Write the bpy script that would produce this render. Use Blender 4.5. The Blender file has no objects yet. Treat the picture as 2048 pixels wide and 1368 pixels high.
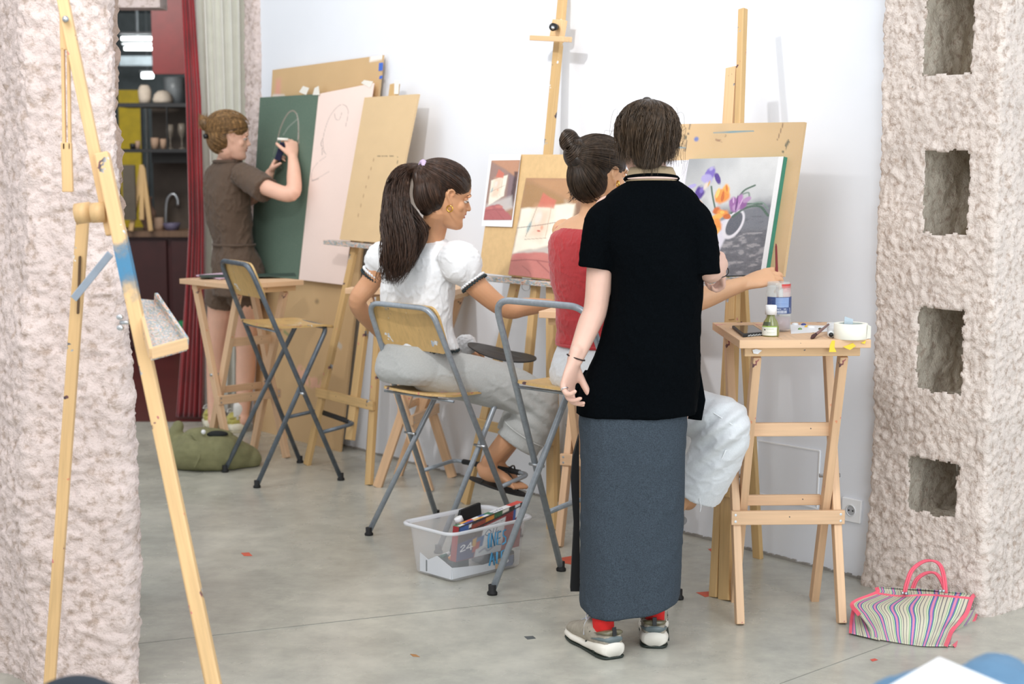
import bpy, bmesh, math, random
import numpy as np
from mathutils import Vector, Matrix, noise, Quaternion
C = bpy.context.scene
COL = C.collection
random.seed(7)
rng = np.random.default_rng(7)
# ------------------------------------------------------------------ camera, world, lights, exposure
F = 3200.0; CAMZ = 1.54; HOR = 308.0
PITCH = math.atan((684-HOR)/F)
cd = bpy.data.cameras.new('camera'); cam = bpy.data.objects.new('camera', cd); COL.objects.link(cam)
cam.location = (0, 0, CAMZ); cam.rotation_euler = (math.pi/2-PITCH, 0, 0)
cd.sensor_width = 36; cd.lens = 36*F/2048; cd.clip_start = .05
cd.dof.use_dof = True; cd.dof.focus_distance = 5.25; cd.dof.aperture_fstop = 3.6
C.camera = cam
W = bpy.data.worlds.new('world'); C.world = W; W.use_nodes = True
bg = W.node_tree.nodes['Background']; bg.inputs[0].default_value = (.93, .965, 1, 1); bg.inputs[1].default_value = .92
def area(name, loc, target, size, power, color=(1, 1, 1), sy=None, spread=None):
    l = bpy.data.lights.new(name, 'AREA'); l.size = size; l.energy = power; l.color = color
    if sy: l.shape = 'RECTANGLE'; l.size_y = sy
    if spread: l.spread = spread
    o = bpy.data.objects.new(name, l); COL.objects.link(o); o.location = loc
    o.rotation_euler = (Vector(target)-Vector(loc)).to_track_quat('-Z', 'Y').to_euler(); return o
area('overhead_area', (-1.2, 2.2, 3.6), (.2, 6, 1.0), 1.8, 58, (1, .992, .985), 2.2)  # unseen area light standing in for ceiling lamps
area('daylight_fill', (2.2, -1.6, 1.7), (.9, 6, .9), 2.8, 105, (.88, .95, 1), 2.0)  # unseen cool fill from behind, added to brighten the lower wall
area('overhead_area', (2.4, 1.4, 3.6), (.8, 5.5, .8), 1.8, 40, (.93, .97, 1), 1.8)  # second unseen stand-in for ceiling lamps, cooler
sp = bpy.data.lights.new('track_spot', 'SPOT'); sp.energy = 215; sp.spot_size = math.radians(58); sp.spot_blend = .9
sp.shadow_soft_size = .07; sp.color = (1, .975, .96)
so = bpy.data.objects.new('track_spot', sp); COL.objects.link(so); so.location = (-1.35, 3.9, 3.35)
so.rotation_euler = (Vector((.22, 7.1, 1.7))-Vector(so.location)).to_track_quat('-Z', 'Y').to_euler()
area('back_room_fill', (-3.0, 11.0, 2.9), (-3.0, 12.0, 0), 1.2, 34, (1, .97, .92), .5)  # unseen area light added because the back room came out dark
area('back_room_fill', (-3.3, 17, 2.5), (-3.3, 17.5, 3.4), 1.5, 60, (.93, 1, 1), .8)  # unseen upward light added to brighten the back room ceiling
area('overhead_area', (-2.0, 6.9, 3.7), (-1.7, 8.9, 1.0), 1.0, 17, (1, .99, .97), 1.0)  # unseen area light added to brighten the pale curtain and woman in brown
v = C.view_settings; v.view_transform = 'Standard'; v.look = 'None'; v.gamma = 1; v.use_curve_mapping = False; v.exposure = .18

# ------------------------------------------------------------------ photo geometry helpers (used for measuring positions)
cp, sp_ = math.cos(PITCH), math.sin(PITCH)
def ray(px, py):
    a = (px-1024)/F; b = -(py-684)/F
    return Vector((a, cp+b*sp_, -sp_+b*cp))
EYE = Vector((0, 0, CAMZ))
def at(px, py, Y):
    r = ray(px, py); return EYE+r*(Y/r.y)
def fl(px, py, z=0.0):
    r = ray(px, py); return EYE+r*((z-CAMZ)/r.z)
class Plane:
    def __init__(s, p, h, tilt=0.0):
        s.p = Vector(p); s.h = Vector((h[0], h[1], 0)).normalized()
        s.away = Vector((-s.h.y, s.h.x, 0))          # away from camera for our walls
        if s.away.y < 0: s.away = -s.away
        s.up = (Vector((0, 0, 1))*math.cos(tilt)+s.away*math.sin(tilt)).normalized()
        s.n = s.h.cross(s.up).normalized()
        if s.n.y > 0: s.n = -s.n
    def hit(s, px, py, off=0.0):
        r = ray(px, py); t = (s.p+s.n*off-EYE).dot(s.n)/r.dot(s.n); return EYE+r*t
WD = Vector((-.628, .778, 0)).normalized()           # wall direction, towards the far left
WN = Vector((-WD.y, WD.x, 0))                        # wall normal towards the room
if WN.y > 0: WN = -WN
WP = Vector((1.314, 5.649, 0))
WALL = Plane(WP, -WD)

# ------------------------------------------------------------------ mesh helpers
ROOTS = {}
def thing(name, label, cat, loc=(0, 0, 0), rz=0.0, group=None):
    o = bpy.data.objects.new(name, None); COL.objects.link(o); o.empty_display_size = .05
    o.location = loc; o.rotation_euler = (0, 0, rz)
    o['label'] = label; o['category'] = cat
    if group: o['group'] = group
    ROOTS[o] = Matrix.Translation(Vector(loc)) @ Matrix.Rotation(rz, 4, 'Z')
    return o
def tag(o, label, cat, group=None):
    o['label'] = label; o['category'] = cat
    if group: o['group'] = group
    return o
def link(name, me, mat, parent=None, M=None, smooth=False, bevel=0, world=True):
    """M: world matrix of the mesh; world=True converts it to the parent's frame"""
    if mat:
        for m_ in (mat if isinstance(mat, (list, tuple)) else [mat]): me.materials.append(m_)
    if smooth:
        me.polygons.foreach_set('use_smooth', [True]*len(me.polygons))
    o = bpy.data.objects.new(name, me); COL.objects.link(o)
    M = M or Matrix.Identity(4)
    if parent is not None:
        o.parent = parent
        PM = ROOTS.get(parent, Matrix.Identity(4))
        o.matrix_basis = (PM.inverted() @ M) if world else M
        ROOTS[o] = M if world else PM @ M
    else:
        o.matrix_basis = M; ROOTS[o] = M
    if bevel:
        b = o.modifiers.new('bevel', 'BEVEL'); b.width = bevel; b.segments = 2; b.limit_method = 'ANGLE'
    return o
def recenter(me):
    """put the mesh origin at its bounds' bottom centre, return the matrix"""
    n = len(me.vertices); co = np.empty(n*3); me.vertices.foreach_get('co', co); co = co.reshape(-1, 3)
    lo, hi = co.min(0), co.max(0); c = np.array([(lo[0]+hi[0])/2, (lo[1]+hi[1])/2, lo[2]])
    me.vertices.foreach_set('co', (co-c).ravel()); me.update()
    return Matrix.Translation(Vector(c))
def mesh_from(vs, fs):
    me = bpy.data.meshes.new('m'); me.from_pydata([tuple(v) for v in vs], [], [tuple(f) for f in fs]); me.update(); return me
class MB:
    def __init__(s): s.v = []; s.f = []; s.mi = []; s.m = 0
    def add(s, vs, fs):
        b = len(s.v); s.v += [tuple(v) for v in vs]; s.f += [tuple(i+b for i in f) for f in fs]; s.mi += [s.m]*len(fs); return s
    def box(s, c, sz, M=None):
        x, y, z = [a/2 for a in sz]
        vs = [Vector((sx*x, sy*y, sz_*z)) for sz_ in (-1, 1) for sx, sy in ((-1, -1), (1, -1), (1, 1), (-1, 1))]
        if M is not None: vs = [M @ v for v in vs]
        vs = [v+Vector(c) for v in vs]
        return s.add(vs, [(3, 2, 1, 0), (4, 5, 6, 7), (0, 1, 5, 4), (1, 2, 6, 5), (2, 3, 7, 6), (3, 0, 4, 7)])
    def bar(s, p, q, w, t, side=(1, 0, 0)):
        p, q = Vector(p), Vector(q); d = (q-p).normalized(); a = Vector(side); a = (a-d*a.dot(d)).normalized(); b = d.cross(a)
        vs = [e+a*(sx*w/2)+b*(sy*t/2) for e in (p, q) for sx, sy in ((-1, -1), (1, -1), (1, 1), (-1, 1))]
        return s.add(vs, [(3, 2, 1, 0), (4, 5, 6, 7), (0, 1, 5, 4), (1, 2, 6, 5), (2, 3, 7, 6), (3, 0, 4, 7)])
    def tube(s, pts, rad, seg=10, caps=True, flat=1.0, side=None):
        pts = [Vector(p) for p in pts]; n = len(pts)
        rad = list(rad) if hasattr(rad, '__len__') else [rad]*n
        T = [(pts[min(i+1, n-1)]-pts[max(i-1, 0)]).normalized() for i in range(n)]
        a = Vector(side) if side else (Vector((0, 0, 1)) if abs(T[0].z) < .9 else Vector((1, 0, 0)))
        vs = []
        for i in range(n):
            a = (a-T[i]*a.dot(T[i]));
            if a.length < 1e-6: a = T[i].orthogonal()
            a.normalize(); b = T[i].cross(a)
            for k in range(seg):
                th = 2*math.pi*k/seg; vs.append(pts[i]+a*(math.cos(th)*rad[i])+b*(math.sin(th)*rad[i]*flat))
        fs = [(i*seg+k, i*seg+(k+1) % seg, (i+1)*seg+(k+1) % seg, (i+1)*seg+k) for i in range(n-1) for k in range(seg)]
        if caps: fs += [tuple(range(seg-1, -1, -1)), tuple((n-1)*seg+k for k in range(seg))]
        return s.add(vs, fs)
    def lathe(s, prof, c=(0, 0, 0), seg=24, M=None):
        vs = []
        for r, z in prof:
            for k in range(seg):
                th = 2*math.pi*k/seg; v = Vector((r*math.cos(th), r*math.sin(th), z))
                if M is not None: v = M @ v
                vs.append(v+Vector(c))
        n = len(prof)
        fs = [(i*seg+k, i*seg+(k+1) % seg, (i+1)*seg+(k+1) % seg, (i+1)*seg+k) for i in range(n-1) for k in range(seg)]
        return s.add(vs, fs)
    def prism(s, pts, off):
        """closed polygon pts extruded by vector off"""
        n = len(pts); off = Vector(off); pts = [Vector(p) for p in pts]
        return s.add(pts+[p+off for p in pts], [tuple(range(n-1, -1, -1)), tuple(range(n, 2*n))]+[(i, (i+1) % n, n+(i+1) % n, n+i) for i in range(n)])
    def ball(s, c, r, seg=12, rings=8, M=None):
        r = (r, r, r) if not hasattr(r, '__len__') else r; vs = []
        for i in range(rings+1):
            ph = math.pi*i/rings
            for k in range(seg):
                th = 2*math.pi*k/seg
                v = Vector((r[0]*math.sin(ph)*math.cos(th), r[1]*math.sin(ph)*math.sin(th), -r[2]*math.cos(ph)))
                if M is not None: v = M @ v
                vs.append(v+Vector(c))
        fs = [(i*seg+k, i*seg+(k+1) % seg, (i+1)*seg+(k+1) % seg, (i+1)*seg+k) for i in range(rings) for k in range(seg)]
        return s.add(vs, fs)
    def mesh(s):
        me = mesh_from(s.v, s.f)
        if any(s.mi): me.polygons.foreach_set('material_index', s.mi)
        return me
    def build(s, name, mat, parent=None, smooth=False, bevel=0, world=True, weld=False):
        me = s.mesh()
        if weld:
            bm = bmesh.new(); bm.from_mesh(me); bmesh.ops.remove_doubles(bm, verts=bm.verts, dist=1e-5)
            bmesh.ops.recalc_face_normals(bm, faces=bm.faces); bm.to_mesh(me); bm.free()
        M = recenter(me)
        return link(name, me, mat, parent, M, smooth, bevel, world)
def bar_obj(name, p, q, w, t, mat, parent, side=(1, 0, 0), bevel=.0025, world=True):
    """a wooden bar as its own object, local z along the bar (so the grain follows it)"""
    p, q = Vector(p), Vector(q); d = (q-p); L = d.length; d.normalize()
    a = Vector(side); a = (a-d*a.dot(d)).normalized(); b = d.cross(a)
    M = Matrix((a, b, d)).transposed().to_4x4(); M.translation = p
    me = MB().box((0, 0, L/2), (w, t, L)).mesh()
    return link(name, me, mat, parent, M, False, bevel, world)
def spline(pts, n):
    """Catmull-Rom through points (any dimension), n samples"""
    P = np.array([list(p) for p in pts], float); P = np.vstack([2*P[0]-P[1], P, 2*P[-1]-P[-2]]); m = len(P)-3
    out = []
    for t in np.linspace(0, m-1e-9, n):
        i = int(t); u = t-i; a, b, c_, d = P[i:i+4]
        out.append(.5*((2*b)+(-a+c_)*u+(2*a-5*b+4*c_-d)*u*u+(-a+3*b-3*c_+d)*u**3))
    return np.array(out)
def sphere_M(a, b):
    return (Vector(b)-Vector(a)).to_track_quat('Z', 'Y').to_matrix()

# ------------------------------------------------------------------ materials
MATS = {}
def lin(c):
    return tuple((x/12.92 if x <= .04045 else ((x+.055)/1.055)**2.4) for x in [k/255 for k in c])
def nodes(name):
    m = bpy.data.materials.new(name); m.use_nodes = True; nt = m.node_tree; return m, nt, nt.nodes['Principled BSDF']
def mk(nt, t, **kw):
    n = nt.nodes.new(t)
    for k, val in kw.items():
        if k in n.inputs: n.inputs[k].default_value = val
        else: setattr(n, k, val)
    return n
def coords(nt, scale=(1, 1, 1), kind='Object'):
    tc = mk(nt, 'ShaderNodeTexCoord'); mp = mk(nt, 'ShaderNodeMapping'); mp.inputs['Scale'].default_value = scale
    nt.links.new(tc.outputs[kind], mp.inputs['Vector']); return mp.outputs['Vector']
def noise_n(nt, vec, scale, detail=4, rough=.55):
    n = mk(nt, 'ShaderNodeTexNoise'); n.inputs['Scale'].default_value = scale; n.inputs['Detail'].default_value = detail
    n.inputs['Roughness'].default_value = rough; nt.links.new(vec, n.inputs['Vector']); return n.outputs['Fac']
def ramp(nt, fac, stops):
    r = mk(nt, 'ShaderNodeValToRGB'); e = r.color_ramp.elements
    while len(e) < len(stops): e.new(.5)
    for el, (p, c) in zip(e, stops): el.position = p; el.color = (*c, 1) if len(c) == 3 else c
    nt.links.new(fac, r.inputs['Fac']); return r.outputs['Color']
def mixc(nt, fac, a, b):
    m = mk(nt, 'ShaderNodeMix', data_type='RGBA')
    for i, x in ((0, fac), (6, a), (7, b)):
        if isinstance(x, (int, float)): m.inputs[i].default_value = x
        elif isinstance(x, tuple): m.inputs[i].default_value = (*x, 1)
        else: nt.links.new(x, m.inputs[i])
    return m.outputs[2]
def bump(nt, bs, h, strength=.3, dist=.005):
    b = mk(nt, 'ShaderNodeBump'); b.inputs['Strength'].default_value = strength; b.inputs['Distance'].default_value = dist
    nt.links.new(h, b.inputs['Height']); nt.links.new(b.outputs['Normal'], bs.inputs['Normal'])
def plain(name, rgb, rough=.6, metal=0, var=.12, scale=12, bmp=0, bscale=80, spec=None, aniso=(1, 1, 1), sub=0, alpha=None, coat=0, sheen=0):
    if name in MATS: return MATS[name]
    m, nt, bs = nodes(name); c = lin(rgb); vec = coords(nt, aniso)
    f = noise_n(nt, vec, scale)
    lo = tuple(x*(1-var) for x in c); hi = tuple(min(1, x*(1+var)) for x in c)
    nt.links.new(ramp(nt, f, [(.3, lo), (.7, hi)]), bs.inputs['Base Color'])
    bs.inputs['Roughness'].default_value = rough; bs.inputs['Metallic'].default_value = metal
    if spec is not None: bs.inputs['Specular IOR Level'].default_value = spec
    if bmp: bump(nt, bs, noise_n(nt, vec, bscale, 3), bmp, .004)
    if sub: bs.inputs['Subsurface Weight'].default_value = sub; bs.inputs['Subsurface Radius'].default_value = (.012, .005, .003)
    if alpha is not None: bs.inputs['Alpha'].default_value = alpha
    if coat: bs.inputs['Coat Weight'].default_value = coat
    if sheen: bs.inputs['Sheen Weight'].default_value = sheen
    MATS[name] = m; return m
def wood(name, rgb, dark=.78, rough=.5, stains=0, grain=1.0):
    if name in MATS: return MATS[name]
    m, nt, bs = nodes(name); c = lin(rgb)
    v1 = coords(nt, (38*grain, 38*grain, 2.2)); f = noise_n(nt, v1, 1.6, 5, .6)
    v2 = coords(nt, (3, 3, .8)); g = noise_n(nt, v2, 3, 2)
    col = ramp(nt, f, [(.32, tuple(x*dark for x in c)), (.52, c), (.75, tuple(min(1, x*1.1) for x in c))])
    col = mixc(nt, ramp(nt, g, [(.35, (0, 0, 0)), (.65, (1, 1, 1))]), col, mixc(nt, .5, col, tuple(x*.86 for x in c)))
    if stains:
        v3 = coords(nt, (1, 1, 1)); k = noise_n(nt, v3, 17, 3, .7)
        oi = mk(nt, 'ShaderNodeObjectInfo')
        hs = noise_n(nt, v3, 5, 1)
        pc = ramp(nt, hs, [(.3, lin((70, 120, 165))), (.42, lin((235, 235, 232))), (.5, lin((60, 55, 60))), (.6, lin((214, 120, 120))), (.72, lin((225, 190, 90)))])
        col = mixc(nt, ramp(nt, k, [(.66-.035*stains, (0, 0, 0)), (.675-.035*stains, (1, 1, 1))]), col, pc)
    nt.links.new(col, bs.inputs['Base Color']); bs.inputs['Roughness'].default_value = rough
    bump(nt, bs, f, .12, .002); MATS[name] = m; return m
def attr_mat(name, rough=.6, bmp=.0, bscale=200, sheen=0):
    """colours come from the mesh's 'paint' attribute (prints, paintings, drawings)"""
    if name in MATS: return MATS[name]
    m, nt, bs = nodes(name); a = mk(nt, 'ShaderNodeAttribute', attribute_name='paint')
    f = noise_n(nt, coords(nt), 260, 2)
    nt.links.new(mixc(nt, ramp(nt, f, [(.3, (0, 0, 0)), (.7, (.12, .12, .12))]), a.outputs['Color'], (.55, .5, .45)), bs.inputs['Base Color'])
    bs.inputs['Roughness'].default_value = rough
    if bmp: bump(nt, bs, noise_n(nt, coords(nt), bscale, 3), bmp, .002)
    if sheen: bs.inputs['Sheen Weight'].default_value = sheen
    MATS[name] = m; return m
PINE = wood('pine_wood', (228, 190, 140), .84)
PINE_O = wood('ochre_pine_wood', (208, 172, 118), .8, stains=.5)
PINE_L = wood('light_beech_wood', (222, 184, 146), .88, stains=.25)
PINE_P = wood('painted_pine_wood', (224, 186, 140), .85, stains=1.0)
PINE_F = wood('foreground_pine_wood', (222, 184, 132), .82, stains=.45)
PLY = wood('varnished_plywood', (208, 172, 112), .84, .38, stains=.8)
MDF = plain('mdf_board', (208, 176, 132), .75, var=.08, scale=30, bmp=.05, bscale=300)
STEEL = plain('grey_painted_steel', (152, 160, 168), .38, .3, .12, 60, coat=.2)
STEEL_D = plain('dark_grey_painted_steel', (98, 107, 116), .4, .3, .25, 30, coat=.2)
ZINC = plain('zinc_metal', (196, 200, 204), .32, .9, .1)
RUB = plain('black_rubber', (24, 24, 25), .7)
WHITE_PL = plain('white_plastic', (240, 241, 243), .35, var=.02)
BLACK_PL = plain('black_plastic', (22, 24, 27), .35)
# ------------------------------------------------------------------ painting helper: an array of colours laid on a fine grid
class Img:
    def __init__(s, h, w, col):
        s.h, s.w = h, w; s.a = np.empty((h, w, 3)); s.a[:] = np.array(lin(col))
        s.V, s.U = np.meshgrid((np.arange(h)+.5)/h, (np.arange(w)+.5)/w, indexing='ij')   # u right, v down
        s.asp = h/w
    def blend(s, m, col):
        m = np.clip(m, 0, 1)[..., None]; s.a = s.a*(1-m)+np.array(lin(col))*m; return s
    def nz(s, sc, seed=0, octv=4, sx=1, sy=1):
        r = np.random.default_rng(seed); out = np.zeros((s.h, s.w)); amp = 1; tot = 0
        for o in range(octv):
            k = sc*2**o; gx, gy = int(k*sx)+3, int(k*s.asp*sy)+3; g = r.random((gy, gx))
            x = s.U*(gx-2); y = s.V*(gy-2); i = x.astype(int); j = y.astype(int); fx = x-i; fy = y-j
            fx = fx*fx*(3-2*fx); fy = fy*fy*(3-2*fy)
            out += amp*((g[j, i]*(1-fx)+g[j, i+1]*fx)*(1-fy)+(g[j+1, i]*(1-fx)+g[j+1, i+1]*fx)*fy); tot += amp; amp *= .5
        return out/tot
    def ell(s, cu, cv, ru, rv, col, ang=0, soft=.15, al=1, wp=.0):
        c, n = math.cos(ang), math.sin(ang); x = s.U-cu; y = (s.V-cv)*s.asp
        X = (x*c+y*n)/ru; Y = (-x*n+y*c)/rv; d = np.sqrt(X*X+Y*Y)+((s.nz(9, int(cu*997+cv*131) % 50, 3)-.5)*wp if wp else 0); return s.blend(np.clip((1-d)/soft, 0, 1)*al, col)
    def poly(s, pts, col, soft=.006, al=1, warp=0, seed=0):
        U, V_ = s.U, s.V
        if warp: U = U+(s.nz(7, seed)-.5)*warp; V_ = V_+(s.nz(7, seed+1)-.5)*warp
        ins = np.zeros((s.h, s.w), bool); dist = np.full((s.h, s.w), 9.)
        n = len(pts)
        for i in range(n):
            x0, y0 = pts[i]; x1, y1 = pts[(i+1) % n]
            cnd = ((y0 > V_) != (y1 > V_)); xx = (x1-x0)*(V_-y0)/((y1-y0) if y1 != y0 else 1e-9)+x0
            ins ^= cnd & (U < xx)
            dx, dy = x1-x0, y1-y0; t = np.clip(((U-x0)*dx+(V_-y0)*dy)/(dx*dx+dy*dy+1e-12), 0, 1)
            dist = np.minimum(dist, np.hypot(U-x0-t*dx, (V_-y0-t*dy)*s.asp))
        m = np.where(ins, np.clip(.5+dist/soft/2, 0, 1), np.clip(.5-dist/soft/2, 0, 1)); return s.blend(m*al, col)
    def line(s, pts, w, col, al=1, smooth=True, rag=0, seed=0):
        P = spline(pts, max(12, len(pts)*6)) if smooth and len(pts) > 2 else np.array(pts, float)
        dist = np.full((s.h, s.w), 9.)
        for (x0, y0), (x1, y1) in zip(P[:-1], P[1:]):
            dx, dy = x1-x0, (y1-y0)*s.asp; X = s.U-x0; Y = (s.V-y0)*s.asp
            t = np.clip((X*dx+Y*dy)/(dx*dx+dy*dy+1e-12), 0, 1); dist = np.minimum(dist, np.hypot(X-t*dx, Y-t*dy))
        m = np.clip((w-dist)/(w*.5), 0, 1)*al
        if rag: m = m*(s.nz(30, seed, 3) > rag)
        return s.blend(m, col)
    def mottled(s, amt, sc=6, seed=0):
        s.a = np.clip(s.a*(1+amt*(s.nz(sc, seed)[..., None]-.5)*2), 0, 1); return s
def panel(name, c4, thick, mats, parent=None, img=None, smooth=False, back=None, curl=None, edge=None):
    """c4: TL, TR, BR, BL world corners of the front face; thickness goes away from the camera"""
    c4 = [Vector(c) for c in c4]; h, w = (img.h, img.w) if img is not None else (1, 1)
    n = (c4[1]-c4[0]).cross(c4[3]-c4[0]).normalized()
    if n.dot(c4[0]-EYE) < 0: n = -n
    TL, TR, BR, BL = [np.array(c) for c in c4]
    vv, uu = np.meshgrid(np.linspace(0, 1, h+1), np.linspace(0, 1, w+1), indexing='ij')
    P = ((1-vv)*(1-uu))[..., None]*TL+((1-vv)*uu)[..., None]*TR+(vv*uu)[..., None]*BR+(vv*(1-uu))[..., None]*BL
    N = np.array(n)
    if curl is not None: P = P-N*curl(uu, vv)[..., None]
    Q = P+N*thick; R = w+1
    vs = np.vstack([P.reshape(-1, 3), Q.reshape(-1, 3)]) if curl is not None else None
    idx = np.arange((h+1)*R).reshape(h+1, R)
    q = np.stack([idx[:-1, :-1], idx[1:, :-1], idx[1:, 1:], idx[:-1, 1:]], -1).reshape(-1, 4)
    K = (h+1)*R
    if vs is not None:
        fs = [tuple(f) for f in q]+[tuple(f[::-1]+K) for f in q]
        nb = len(q)
        per = list(idx[0])+list(idx[1:, -1])+list(idx[-1, -2::-1])+list(idx[-2:0:-1, 0])
        fs += [(per[i], per[(i+1) % len(per)], per[(i+1) % len(per)]+K, per[i]+K) for i in range(len(per))]
        V_ = vs
    else:
        cs = [TL, TR, BR, BL]; V_ = np.vstack([P.reshape(-1, 3), cs, [c+N*thick for c in cs]])
        fs = [tuple(f) for f in q]+[(K+4, K+7, K+6, K+5)][:]+[(K+i, K+(i+1) % 4, K+4+(i+1) % 4, K+4+i) for i in range(4)]
        nb = len(q)
    me = mesh_from(V_, fs)
    if img is not None:
        at_ = me.color_attributes.new('paint', 'FLOAT_COLOR', 'POINT'); a = np.ones((len(V_), 4))
        ip = np.pad(img.a, ((0, 1), (0, 1), (0, 0)), mode='edge')
        a[:K, :3] = ip.reshape(-1, 3)
        if vs is not None: a[K:2*K, :3] = ip.reshape(-1, 3)
        else: a[K:, :3] = np.array(lin(edge)) if edge else ip[0, 0]
        at_.data.foreach_set('color', a.ravel())
    bm = bmesh.new(); bm.from_mesh(me); bmesh.ops.remove_doubles(bm, verts=bm.verts, dist=1e-6) if vs is None and img is None else None
    bmesh.ops.recalc_face_normals(bm, faces=bm.faces) if img is None else None
    bm.to_mesh(me); bm.free()
    M = recenter(me)
    return link(name, me, mats, parent, M, smooth)

# ------------------------------------------------------------------ structure
def struct(o): o['kind'] = 'structure'; return o
# floor
def floor_mat():
    m, nt, bs = nodes('polished_concrete'); v1 = coords(nt); f = noise_n(nt, v1, 1.3, 6, .6); g = noise_n(nt, v1, 9, 6, .7)
    col = ramp(nt, f, [(.3, lin((166, 165, 156))), (.5, lin((186, 184, 172))), (.72, lin((204, 201, 187)))])
    col = mixc(nt, ramp(nt, g, [(.35, (.5, .5, .5)), (.62, (0, 0, 0))]), col, lin((146, 146, 139)))
    w_ = mk(nt, 'ShaderNodeTexWave'); w_.inputs['Scale'].default_value = .7; w_.inputs['Distortion'].default_value = 11; w_.inputs['Detail'].default_value = 4
    nt.links.new(v1, w_.inputs['Vector'])
    col = mixc(nt, ramp(nt, w_.outputs['Fac'], [(.0, (.14, .14, .14)), (.35, (0, 0, 0))]), col, lin((205, 202, 192)))
    # small dried paint drops
    vo = mk(nt, 'ShaderNodeTexVoronoi'); vo.inputs['Scale'].default_value = 4.2; nt.links.new(v1, vo.inputs['Vector'])
    hs = mk(nt, 'ShaderNodeSeparateColor'); nt.links.new(vo.outputs['Color'], hs.inputs['Color'])
    wob = mk(nt, 'ShaderNodeMath', operation='MULTIPLY_ADD'); nt.links.new(noise_n(nt, v1, 60, 2), wob.inputs[0]); wob.inputs[1].default_value = .04; nt.links.new(vo.outputs['Distance'], wob.inputs[2])
    th = mk(nt, 'ShaderNodeMath', operation='LESS_THAN'); nt.links.new(wob.outputs[0], th.inputs[0]); th.inputs[1].default_value = .055
    sel = mk(nt, 'ShaderNodeMath', operation='GREATER_THAN'); nt.links.new(hs.outputs['Green'], sel.inputs[0]); sel.inputs[1].default_value = .55
    mu = mk(nt, 'ShaderNodeMath', operation='MULTIPLY'); nt.links.new(th.outputs[0], mu.inputs[0]); nt.links.new(sel.outputs[0], mu.inputs[1])
    pc = ramp(nt, hs.outputs['Red'], [(.1, lin((85, 88, 86))), (.3, lin((96, 140, 160))), (.45, lin((215, 214, 208))), (.65, lin((190, 170, 80))), (.85, lin((196, 100, 80)))])
    pc.node.color_ramp.interpolation = 'CONSTANT'
    col = mixc(nt, mu.outputs[0], col, pc)
    nt.links.new(col, bs.inputs['Base Color'])
    r = ramp(nt, f, [(.3, (.2, .2, .2)), (.7, (.34, .34, .34))]); nt.links.new(r, bs.inputs['Roughness'])
    bs.inputs['Specular IOR Level'].default_value = .55
    bump(nt, bs, noise_n(nt, v1, 5, 5, .6), .05, .01); return m
FLOORM = floor_mat()
mb = MB(); mb.add([(-6, -2, 0), (6, -2, 0), (6, 9.3, 0), (-6, 9.3, 0), (-6, -2, -.1), (6, -2, -.1), (6, 9.3, -.1), (-6, 9.3, -.1)],
                  [(0, 1, 2, 3), (7, 6, 5, 4), (0, 4, 5, 1), (1, 5, 6, 2), (2, 6, 7, 3), (3, 7, 4, 0)])
floor = struct(link('floor', mb.mesh(), FLOORM))
SEAM = plain('floor_seam', (138, 136, 128), .8)
for a_, b_ in (((1560, 1368), (1960, 1222)), ((256, 1290), (1160, 1190))):
    p, q = fl(*a_), fl(*b_); d = (q-p).normalized()
    o = MB().bar(p-d*.0+Vector((0, 0, .0003)), q+Vector((0, 0, .0003)), .003, .0012, (0, 0, 1)).build('joint_line', SEAM, floor)
# white wall
WALLM = plain('white_wall_paint', (229, 232, 238), .85, var=.015, scale=3, bmp=.06, bscale=60)
w0 = WP-WD*.05; w1 = WP+WD*4.33
T_ = .18
mb = MB(); away = -WN*T_
mb.prism([w0, w1, w1+away, w0+away], (0, 0, 3.6))
wall = struct(mb.build('wall_back', WALLM))
# dark gap and crumbly edge where the wall meets the floor
mb = MB(); pts = []
r_ = random.Random(3)
n_ = 260
for i in range(n_):
    t = i/n_*4.3; p = w0+WD*t+WN*.004
    h_ = .004+.008*r_.random()
    mb.box(p+Vector((0, 0, h_/2)), (.02, .01, h_), Matrix.Rotation(math.atan2(WD.y, WD.x), 3, 'Z'))
struct(mb.build('baseboard_back', plain('crumbly_mortar', (150, 146, 140), .95), None)); bpy.data.objects['baseboard_back']['kind'] = 'structure'
# wall hatch (plain cover panel with raised edges) and socket
def wall_quad(px, off=.0): return [WALL.hit(x, y, off) for x, y in px]
hq = wall_quad([(1515, 881), (1640, 902), (1634, 1017), (1512, 985)], .004)
hat = tag(panel('wall_hatch', hq, .004, WALLM), 'flat white access cover low on the white wall behind the table', 'wall hatch')
ROOTS[hat] = hat.matrix_basis.copy()
for i in range(4):
    bar_obj('rim', hq[i], hq[(i+1) % 4], .006, .006, WHITE_PL, hat, WN, .001)
s4 = wall_quad([(1684, 994), (1723, 1002), (1719, 1048), (1682, 1040)], .012)
soc = thing('wall_socket', 'square white electric socket on white wall beside the rough plaster pillar', 'socket', sum(s4, Vector())/4)
panel('face_plate', s4, .012, WHITE_PL, soc).modifiers.new('b', 'BEVEL').width = .002
cc = sum(s4, Vector())/4
Mw = Matrix((Vector(-WD), Vector((0, 0, 1)), WN)).transposed()
mb = MB(); mb.lathe([(.0185, .0), (.0185, .003), (.0215, .0035), (.0215, -.001)], cc, 28, Mw); mb.build('socket_ring', plain('socket_white', (225, 226, 228), .3), soc, True)
mb = MB(); mb.lathe([(0, .0006), (.0184, .0006)], cc, 28, Mw); mb.build('socket_disc', plain('recess_shade_grey', (176, 178, 182), .4), soc, True)  # flat disc, no recess modelled: the recess shade is put into its grey
mb = MB()
for s_ in (-1, 1): mb.lathe([(0, .002), (.0032, .002), (.0032, .0006), (0, .0006)], cc-WD*(.009*s_), 10, Mw)
mb.build('socket_hole', BLACK_PL, soc)

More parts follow.
